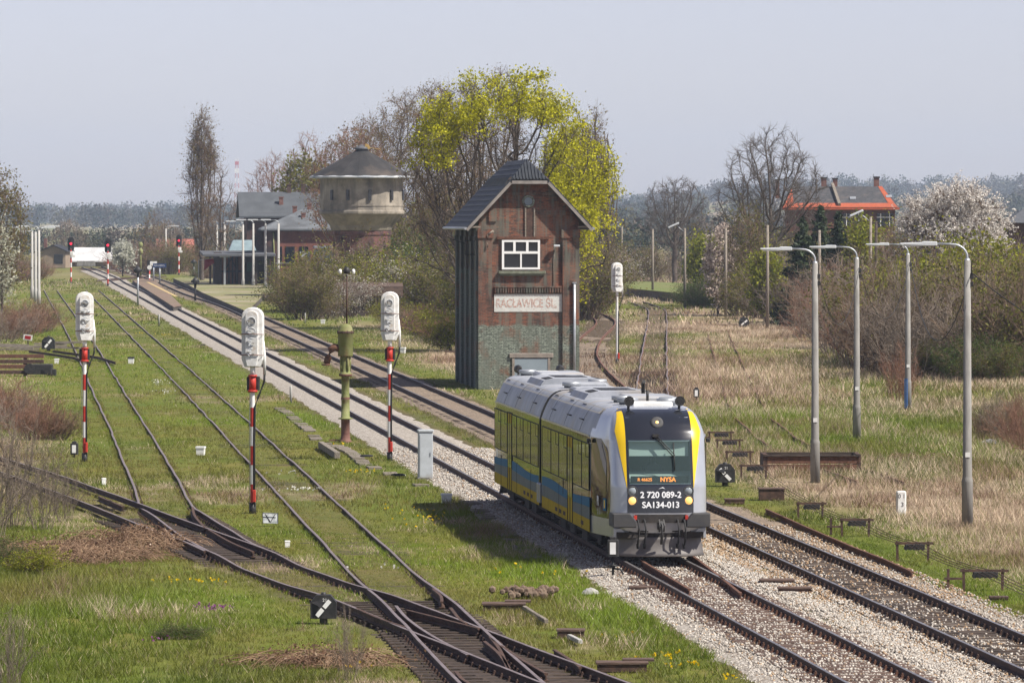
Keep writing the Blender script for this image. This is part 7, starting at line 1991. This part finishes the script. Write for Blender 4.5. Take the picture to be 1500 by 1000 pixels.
band_of(9, [(1185, 500, 425), (1240, 528, 405), (1300, 548, 395), (1352, 560, 410)], ['bare', 'russet', 'bare'], "with many upright stems right before the farthest lamp post", 21, 12, 0.75)
band_of(5, [(1360, 552, 500), (1400, 560, 498), (1470, 566, 505)], ['green', 'olive', 'green'], "low and dark green at the foot of the right thicket", 12, 8, 1.3)
shrub('russet', 1318, 590, 505, "orange-brown twiggy clump at the foot of the blue painted lamp post", None, 1, 0.7)
band_of(7, [(1440, 640, 585), (1490, 650, 560), (1540, 680, 600)], ['bare', 'russet'], "thin and dry at the right edge above the green ditch", 13, 10, 0.8)
# far left, behind the yard
band_of(12, [(0, 412, 372), (40, 408, 374), (70, 404, 385)], ['russet', 'russet', 'bare', 'olive'], "behind the pale lamp posts at the left edge", 14, 5, 1.4)
band_of(14, [(180, 398, 360), (240, 398, 352), (300, 398, 355)], ['olive', 'bare', 'russet', 'bare'], "beyond the far platform", 15, 8, 1.6)
band_of(5, [(296, 410, 388), (312, 411, 380)], ['bare', 'green'], "by the flag pole left of the canopy", 16, 4, 1.2)
# near left weeds
band_of(7, [(-6, 500, 445), (30, 490, 440), (74, 478, 438)], ['russet', 'bare'], "of dry weeds above the left buffer", 17, 6, 1.2)
band_of(6, [(0, 612, 548), (40, 640, 570), (84, 640, 590)], ['russet', 'russet', 'bare'], "of dry weeds left of the leftmost signal", 18, 8, 1.3)
for i, (px, py, tp, lab) in enumerate(((16, 768, 585, "leftmost tall bare shrub in the left foreground"), (62, 772, 640, "tall bare shrub right behind the bramble heap"), (-20, 800, 600, "bare shrub cut by the left edge in the foreground"), (95, 760, 668, "low bare shrub at the right end of the foreground group"))):
    shrub('bare', px, py, tp, lab, None, 1, 0.60)
shrub('bare', 508, 990, 880, "thin dark bare sapling by the crossing at the bottom edge", None, 4, 0.45)
shrub('bare', 14, 1010, 880, "thin bare sapling at the bottom left corner", None, 1, 0.5)
shrub('green', 10, 830, 785, "dark green leafy bush at the left edge of the foreground", None, 1, 1.6)
shrub('green', 262, 930, 913, "small dark green nettle clump in the foreground grass", None, 0, 2.6)
shrub('yellow', 55, 838, 800, "yellow-green low bush beside the bramble heap", None, 0, 1.8)
for k, l in SH.items():
    for o in l:
        if o.name not in used:
            for c in list(o.children): bpy.data.objects.remove(c)
            bpy.data.objects.remove(o)
M['cane'] = mat("dead_canes", (0.10,0.05,0.03), (0.36,0.24,0.15), scale=1.6, rough=0.95)
# bramble heaps: arching russet canes
def bramble(px, py, rx, ry, hh, label, seed, n=420):
    rng = np.random.default_rng(seed); p = G(px, py)
    t = empty("bramble_heap", (p.x, p.y, -0.1), 0, label, "bramble")
    P0 = []; P1 = []; R0 = []; R1 = []; lp = []
    for k in range(n):
        a = rng.random()*6.283; s = math.sqrt(rng.random())
        b0 = np.array([math.cos(a)*s*rx, math.sin(a)*s*ry, 0.0]); env = hh*(1-s**2*0.7)*(0.7+0.5*rng.random())
        d = rng.random()*6.283; L = 0.6+0.9*rng.random(); m = 6
        pts = [b0+np.array([math.cos(d)*L*u, math.sin(d)*L*u, env*(0.15+3.2*u*(1-u))]) for u in np.linspace(0, 1, m)]
        for q, w in zip(pts, pts[1:]): P0.append(q); P1.append(w); R0.append(0.008); R1.append(0.006); lp.append(w)
    V, Fc = prisms(P0, P1, R0, R1, 3); np_mesh("canes", V, Fc, M['cane'], t)
    lp = np.array(lp); lp = lp[rng.random(len(lp)) < 0.55]; LV, LF, LC = leaves(rng, lp, 0.032, [(0.11, 0.055, 0.032), (0.24, 0.14, 0.08), (0.42, 0.31, 0.20)], 0.10, 2, 0.6); np_mesh("dead_leaves", LV, LF, M['leaf'], t, col=LC)
bramble(80, 815, 2.3, 2.2, 0.5, "large heap of dead russet brambles by the leftmost turnout", 1, 1000)
bramble(190, 800, 1.3, 1.5, 0.62, "right end of the dead bramble heap beside the rail", 2, 380)
bramble(470, 968, 1.1, 1.0, 0.35, "low patch of dead brown stalks near the bottom edge", 3, 260)
bramble(1345, 672, 0.5, 0.5, 0.3, "tiny patch of dead stalks in the dry field", 4, 60)

# ---------------------------------------------------------------- far woods (one mass, cannot be counted)
def woods(name, spec, seed, cols):
    rng = np.random.default_rng(seed); Vs = []; Fs = []; Cs = []; o = 0
    for (pxa, pxb, Da, Db, ha, hb_, n) in spec:
        for k in range(n):
            px = pxa+(pxb-pxa)*rng.random(); D = Da+(Db-Da)*rng.random(); x = (px-750)*D/F
            z0 = float(gheight(np.array([x]), np.array([D]))[0]); h = ha+(hb_-ha)*rng.random(); w = h*(0.28+0.2*rng.random())
            m = 150
            q = rng.normal(size=(m, 3)); q /= np.linalg.norm(q, axis=1)[:, None]; q *= (0.45+0.55*rng.random((m, 1)))
            P = q*np.array([w, w, h*0.48])+np.array([x, D, z0+h*0.52])
            c = np.array(cols[rng.integers(len(cols))])
            V, Fc, C = leaves(rng, P, h*0.048, [c*0.7, c*1.2], 0.1, 1, 0.75)
            Vs.append(V); Fs.append(Fc+o); Cs.append(C); o += len(V)
    ob = np_mesh(name, np.concatenate(Vs), np.concatenate(Fs), M['needle'], None, col=np.concatenate(Cs))
    return tag(ob, "hazy far woods along the horizon", "woods", None, "stuff")
WC = [(0.06, 0.055, 0.035), (0.075, 0.06, 0.045), (0.05, 0.06, 0.03), (0.03, 0.045, 0.03), (0.09, 0.085, 0.04)]
woods("distant_woods", [(-150, 430, 1100, 1700, 4.5, 7, 190), (-150, 540, 3000, 3800, 12, 17, 200), (-150, 580, 4400, 6200, 16, 22, 330), (820, 1620, 850, 1500, 5, 9, 230), (840, 1680, 2600, 3600, 11, 16, 240), (830, 1700, 4400, 6600, 15, 22, 620), (400, 980, 1700, 3000, 9, 13, 160), (840, 1650, 1600, 2400, 8, 11, 160)], 7, WC)

# ---------------------------------------------------------------- grass, loose stones, flowers
def frustum_pts(rng, n, D0, D1, margin=1.18, extra=3.0):
    D = np.sqrt(D0**2 + (D1**2-D0**2)*rng.random(n))
    X = (rng.random(n)*2-1)*(0.09375*D*margin+extra)
    return X, D
BX0, BX1, BY0, BY1 = -1.8, 3.5, SB_D-0.3, SB_D+13.4
def grass_density(X, D):
    dens = np.ones_like(X)
    for k, w, v in (('M', 2.0, 0.0), ('R', 1.6, 0.06), ('T0', 1.3, 0.7), ('T1', 1.25, 0.95), ('T2', 1.3, 0.9), ('U1', 1.5, 0.1), ('U2', 1.2, 0.5)):
        d = np.abs(X-trackX(k, D)); dens = np.where(d < w, np.minimum(dens, v), dens)
        if k in ('T0', 'T1', 'T2'):
            rl = np.abs(d-0.7525) < 0.04; dens = np.where(rl, 0, dens)
            dens = np.where((d < w) & (D < 116), dens*0.45, dens)
    near = D < 150
    gap = near & (X > XM(D)+1.7) & (X < XR(D)-1.4)
    patch = vnoise(X, D*0.4, 1.6, 61, 2)
    dens = np.where(gap, np.where((patch > 0.54) & (D > 100), 0.6, 0.02), dens)
    el = (((X-6.95)/0.75)**2+((D-118.5)/6.5)**2 < 1+0.8*(patch-0.5)) | (((X-6.2)/0.5)**2+((D-127)/4.0)**2 < 1+0.8*(patch-0.5)) | (((X-8.3)/0.35)**2+((D-108)/3.0)**2 < 1)
    dens = np.where(el, 0.9, dens)
    dens = np.where(near & ~el & (X > XR(D)-1.4) & (X < XR(D)+2.2), np.where(patch > 0.66, 0.25, 0.02), dens)
    tri = (D < 112) & (X > trackX('T2', np.clip(D, 90, 600))-1.5) & (X < trackX('T0', np.clip(D, 90, 190))+1.5)
    dens = np.where(tri, np.maximum(0.13, 0.5*(vnoise(X, D, 1.1, 95, 2) > 0.58)), dens)
    dens = np.where((X > BX0) & (X < BX1-(D-SB_D)*0.088) & (D > BY0) & (D < BY1), 0, dens)
    n = vnoise(X, D*0.5, 1.3, 62, 3)
    return dens*np.clip(0.25+1.5*(n-0.18), 0.1, 1.25)
def blades(rng, X, D, h, w, dry, per, spread):
    n = len(X)
    X = np.repeat(X, per)+rng.normal(size=n*per)*spread; D = np.repeat(D, per)+rng.normal(size=n*per)*spread
    h = np.repeat(h, per)*(0.45+0.8*rng.random(n*per)); dry = np.repeat(dry, per); w = np.repeat(w, per)
    ok = grass_density(X, D) > 0.0
    X, D, h, dry, w = X[ok], D[ok], h[ok], dry[ok], w[ok]; m = len(X)
    z = gheight(X, D)-0.02
    a = rng.random(m)*math.pi; ux, uy = np.cos(a)*w/2, np.sin(a)*w/2
    l = rng.random(m)*6.283; lean = h*(0.25+0.75*rng.random(m)); 
    tx = X+np.cos(l)*lean; ty = D+np.sin(l)*lean
    V = np.stack([np.stack([X-ux, D-uy, z], 1), np.stack([X+ux, D+uy, z], 1), np.stack([tx, ty, z+h], 1)], 1).reshape(-1, 3)
    n1 = vnoise(X, D*0.5, 3.2, 63, 3); n2 = vnoise(X, D*0.4, 13.0, 64, 3); k = rng.random(m)
    g1 = np.array([0.095, 0.125, 0.012]); g2 = np.array([0.175, 0.250, 0.016]); g3 = np.array([0.205, 0.175, 0.042]); st = np.array([0.58, 0.465, 0.335]); br = np.array([0.23, 0.145, 0.098])
    t = np.clip((n2-0.32)*2.2, 0, 1)[:, None]
    c = g1*(1-t)+g2*t
    yard = (X > trackX('T1', np.clip(D, 136, 620))-2.5)*(X < XM(D)-3.6)*(X > trackX('T0', np.clip(D, 92, 190))-2.0*(D < 190))
    q = np.clip((n1-0.42)*2.6+0.42*yard, 0, 1)[:, None]*0.8; c = c*(1-q)+g3*q
    isdry = (rng.random(m) < np.clip(dry*0.95, 0.03, 0.93))[:, None]
    bq = np.clip((n1-0.40)*3.2, 0, 0.9)[:, None]; dc = st*(1-bq)+br*bq
    c = np.where(isdry, dc, c)*(0.7+0.6*k[:, None])
    return V, c, isdry[:, 0]
def field(n, D0, D1, h0, w0, per, spread, seed):
    rng = np.random.default_rng(seed)
    X, D = frustum_pts(rng, n, D0, D1)
    keep = rng.random(n) < grass_density(X, D); X, D = X[keep], D[keep]
    dry, bare = masks(X, D)
    lush = vnoise(X, D*0.5, 4.5, 65, 3)
    h = h0*(0.45+1.1*lush)
    off = X-XR(D)
    fore = sstep(3.0, 6.0, (trackX('T0', np.clip(D, 92, 190))-X))*(D < 150)
    h = h*(1+1.3*fore+0.9*sstep(3, 8, off)*(D < 330)+1.0*dry)
    strip_ = (np.abs(X-(XM(D)-2.9)) < 1.1) & (D < 175); h = np.where(strip_, h*1.5, h)
    trk = np.zeros(len(X), bool)
    for k in ('T0', 'T1', 'T2', 'R'): trk |= np.abs(X-trackX(k, D)) < 1.2
    h = np.where(trk, np.minimum(h*0.7, 0.11), h)
    return blades(rng, X, D, h, np.full(len(X), w0), dry, per, spread)
def rail_tufts(n, seed):
    rng = np.random.default_rng(seed); X, D, Hs = [], [], []
    for k, a, b_ in (('T0', 96, 185), ('T1', 140, 330), ('T2', 96, 330)):
        m = int(n*(b_-a)/100); d = a+(b_-a)*rng.random(m)**1.3; s = np.where(rng.random(m) < 0.5, -0.7525, 0.7525)
        x = trackX(k, d)+s+np.where(rng.random(m) < 0.62, -1, 1)*(0.07+0.16*rng.random(m)**1.5)
        keep = vnoise(x, d, 1.1, 91, 2) > np.where((d < 120), 0.56, 0.40)
        X.append(x[keep]); D.append(d[keep])
    X = np.concatenate(X); D = np.concatenate(D); dry, _ = masks(X, D)
    return blades(rng, X, D, 0.05+0.09*rng.random(len(X)), 0.014+0.00009*(D-90), dry*0.4, 5, 0.03)
parts_ = [rail_tufts(5200, 21), field(54000, 95, 150, 0.115, 0.017, 11, 0.09, 1), field(47000, 150, 245, 0.13, 0.023, 10, 0.13, 2), field(40000, 245, 430, 0.15, 0.038, 8, 0.2, 3), field(16000, 430, 760, 0.22, 0.11, 6, 0.35, 4)]
V = np.concatenate([p[0] for p in parts_]); C = np.concatenate([p[1] for p in parts_]); Dm = np.concatenate([p[2] for p in parts_])
V = V.reshape(-1, 3, 3)
for nm, sel, lab in (("grass", ~Dm, "green meadow grass between the sidings"), ("dry_grass", Dm, "dry straw coloured grass in the field")):
    v = V[sel].reshape(-1, 3); c = np.repeat(C[sel], 3, 0)
    o = np_mesh(nm, v, np.arange(len(v)).reshape(-1, 3), M['grass'], None, col=c)
    tag(o, lab, "grass", None, "stuff")
# tall dry stalks in the right field and on the left
rng = np.random.default_rng(9)
X, D = frustum_pts(rng, 26000, 100, 340)
off = X-XR(D); dryv, _ = masks(X, D)
m = ((off > 5.0) | (X < trackX('T1', np.clip(D, 136, 600))-2.0) | ((D < 150) & (X < trackX('T0', np.clip(D, 92, 190))-2))) & (rng.random(len(X)) < dryv*0.9*(vnoise(X, D*0.5, 2.2, 71, 2) > 0.45)) & ((off > 5) | (D > 100))
X, D = X[m], D[m]
Vb, Cb, _ = blades(rng, X, D, np.full(len(X), 0.38), 0.010+0.00006*D, np.full(len(X), 1.0), 5, 0.14)
o = np_mesh("dry_stalks", Vb, np.arange(len(Vb)).reshape(-1, 3), M['grass'], None, col=np.repeat(np.where((vnoise(Vb[::3, 0], Vb[::3, 1]*0.5, 4.0, 72, 2) > 0.52)[:, None], Cb*np.array([0.42, 0.33, 0.27]), Cb*np.array([0.95, 0.9, 0.85])), 3, 0)); tag(o, "tall bleached dead stalks standing in the dry field", "dry stalks", None, "stuff")
# ballast stones
def stones(n, seed):
    rng = np.random.default_rng(seed)
    D = 93+(200-93)*rng.random(n)**1.25
    which = rng.random(n)
    X = np.where(which < 0.5, XM(D)+(rng.random(n)*2-1)*2.15, np.where(which < 0.8, XR(D)+(rng.random(n)*2-1)*2.2, XM(D)+1.6+rng.random(n)*(XR(D)-XM(D)-2.6)))
    dM = np.abs(X-XM(D)); dR = np.abs(X-XR(D))
    ok = (np.abs(dM-0.7525) > 0.09) & (np.abs(dR-0.7525) > 0.09) & ((D < 150) | (dM < 2.15))
    ok &= ~((dR < 0.7) & (rng.random(n) < 0.45))
    ph = np.mod((D-84.0)*math.sqrt(1+0.0942**2), 0.62); onsl = (np.minimum(ph, 0.62-ph) < 0.10) & (dM < 1.28)
    ok &= ~(onsl & (rng.random(n) < 0.85))
    ok &= vnoise(X, D, 0.6, 81, 2)+0.3*rng.random(n) > 0.42
    X, D = X[ok], D[ok]; n = len(X)
    s = 0.018+0.022*rng.random(n)
    base = np.array([(1,0,0),(-1,0,0),(0,1,0),(0,-1,0),(0,0,1),(0,0,-1)], float)
    V = base[None]*s[:, None, None]*(0.7+0.6*rng.random((n, 6, 1)))
    R = rng.normal(size=(n, 3, 3)); Q, _ = np.linalg.qr(R); V = np.einsum('nij,nkj->nki', Q, V)
    z = np.where((np.abs(X-XM(D)) < 1.3) | (np.abs(X-XR(D)) < 1.3), 0.020, 0.0) - np.clip(np.abs(X-XM(D))-1.5, 0, 1)*0.16*(X < XM(D))
    V += np.stack([X, D, z], 1)[:, None]
    f = np.array([(0,2,4),(2,1,4),(1,3,4),(3,0,4),(2,0,5),(1,2,5),(3,1,5),(0,3,5)])
    Fc = (np.arange(n)*6)[:, None, None]+f[None]
    k = rng.random((n, 1)); brown = np.where(np.abs(X-XM(D)) < 2.15, 0.10, np.where(D < 120, 0.28, 0.6))[:, None]
    pale = np.array([0.22, 0.19, 0.16])*(1-k)+np.array([0.56, 0.52, 0.46])*k; tan = np.array([0.20, 0.13, 0.08])*(1-k)+np.array([0.42, 0.30, 0.19])*k
    c = np.where(rng.random((n, 1)) < brown, tan, pale)
    return V.reshape(-1, 3), Fc.reshape(-1, 3), np.repeat(c, 6, 0)
def stone_mat():
    m, nt, N, L, B = base_mat("loose_stones"); a = N.new("ShaderNodeAttribute"); a.attribute_name = "col"; L.new(a.outputs["Color"], B.inputs["Base Color"]); B.inputs["Roughness"].default_value = 0.9; B.inputs["Specular IOR Level"].default_value = 0.2
    return m
V, Fc, C = stones(85000, 5)
tag(np_mesh("ballast_stones", V, Fc, stone_mat(), None, col=C), "loose pale ballast stones around the main tracks", "ballast stones", None, "stuff")
# dandelions
rng = np.random.default_rng(12); P = []
for px, py, n, sx, sy in ((528, 690, 14, 0.5, 2.0), (620, 760, 22, 0.9, 3.5), (590, 745, 10, 0.7, 3), (975, 958, 14, 0.5, 1.0), (1000, 972, 10, 0.4, 0.6), (1063, 990, 5, 0.2, 0.4), (262, 848, 10, 0.5, 0.6), (305, 852, 8, 0.3, 0.5), (510, 975, 5, 0.4, 0.6), (780, 840, 6, 1.2, 2), (240, 490, 10, 0.6, 3), (205, 488, 8, 0.3, 1), (500, 650, 6, 0.4, 1.5), (745, 832, 4, 1, 2), (905, 930, 4, 0.6, 1)):
    p = G(px, py)
    for k in range(n): P.append((p.x+rng.normal()*sx*0.5, p.y+rng.normal()*sy*0.5, -0.02+0.07*rng.random()))
P = np.array(P); V, Fc, C = leaves(rng, P, 0.026, [(0.75, 0.52, 0.01), (0.85, 0.62, 0.01)], 0.012, 4, 0.9)
tag(np_mesh("dandelions", V, Fc, M['leaf'], None, col=C), "yellow dandelions dotted in the grass", "flowers", None, "stuff")
def flower_patch(name, spots, cols, size, label, seed):
    rng = np.random.default_rng(seed); P = []
    for px, py, n, sx, sy in spots:
        p = G(px, py)
        for k in range(n): P.append((p.x+rng.normal()*sx*0.5, p.y+rng.normal()*sy*0.5, -0.02+0.10*rng.random()))
    V, Fc, C = leaves(rng, np.array(P), size, cols, 0.012, 3, 0.9)
    tag(np_mesh(name, V, Fc, M['leaf'], None, col=C), label, "flowers", None, "stuff")
flower_patch("daisies", [(450, 717, 26, 1.0, 0.5), (420, 692, 8, 0.8, 0.6), (232, 560, 40, 0.6, 5.0), (240, 574, 20, 0.8, 3.0), (130, 448, 16, 1.2, 6), (560, 830, 6, 0.6, 1), (1040, 880, 10, 1.5, 3)], [(0.60, 0.58, 0.50), (0.75, 0.74, 0.68)], 0.028, "small white flowers scattered in the grass between the sidings", 31)
flower_patch("dead_nettles", [(316, 890, 30, 0.25, 0.5), (290, 888, 10, 0.2, 0.4), (230, 935, 8, 0.3, 0.4)], [(0.25, 0.07, 0.22), (0.36, 0.13, 0.33)], 0.022, "purple flowering weeds in the foreground grass", 32)
# heap of earth by the cover
rng = np.random.default_rng(4)
p = G(775, 872); V, Fc = [], []
bm = bmesh.new(); 
for k in range(60):
    r = 0.05+0.06*rng.random(); m_ = Matrix.Translation((rng.normal()*0.28, rng.normal()*0.4, 0.02+0.12*rng.random()))
    bmesh.ops.create_icosphere(bm, subdivisions=1, radius=r, matrix=m_)
me = bpy.data.meshes.new("rubble_heap"); bm.to_mesh(me); bm.free(); me.materials.append(M['rust_dark'] if False else mat("earth_clods", (0.10,0.065,0.045), (0.19,0.14,0.10), scale=8, rough=0.95))
o = bpy.data.objects.new("rubble_heap", me); COL.objects.link(o); o.location = p; tag(o, "small heap of brown clods beside the upper equipment cover", "heap", None, "stuff")

# ---------------------------------------------------------------- haze
b = MB(); b.box((0, 3590, 58), (3400, 7340, 122))
hz_ = b.build("haze", bpy.data.materials.new("haze_air"), None)
hm = hz_.data.materials[0]; hm.use_nodes = True
hn, hl = hm.node_tree.nodes, hm.node_tree.links
for n_ in list(hn):
    if n_.type != 'OUTPUT_MATERIAL': hn.remove(n_)
pv = hn.new("ShaderNodeVolumePrincipled")
pv.inputs["Color"].default_value = (0.68, 0.81, 1.0, 1)
pv.inputs["Density"].default_value = 0.000105
pv.inputs["Anisotropy"].default_value = 0.0
hl.new(pv.outputs[0], hn["Material Output"].inputs["Volume"])
tag(hz_, kind="stuff")
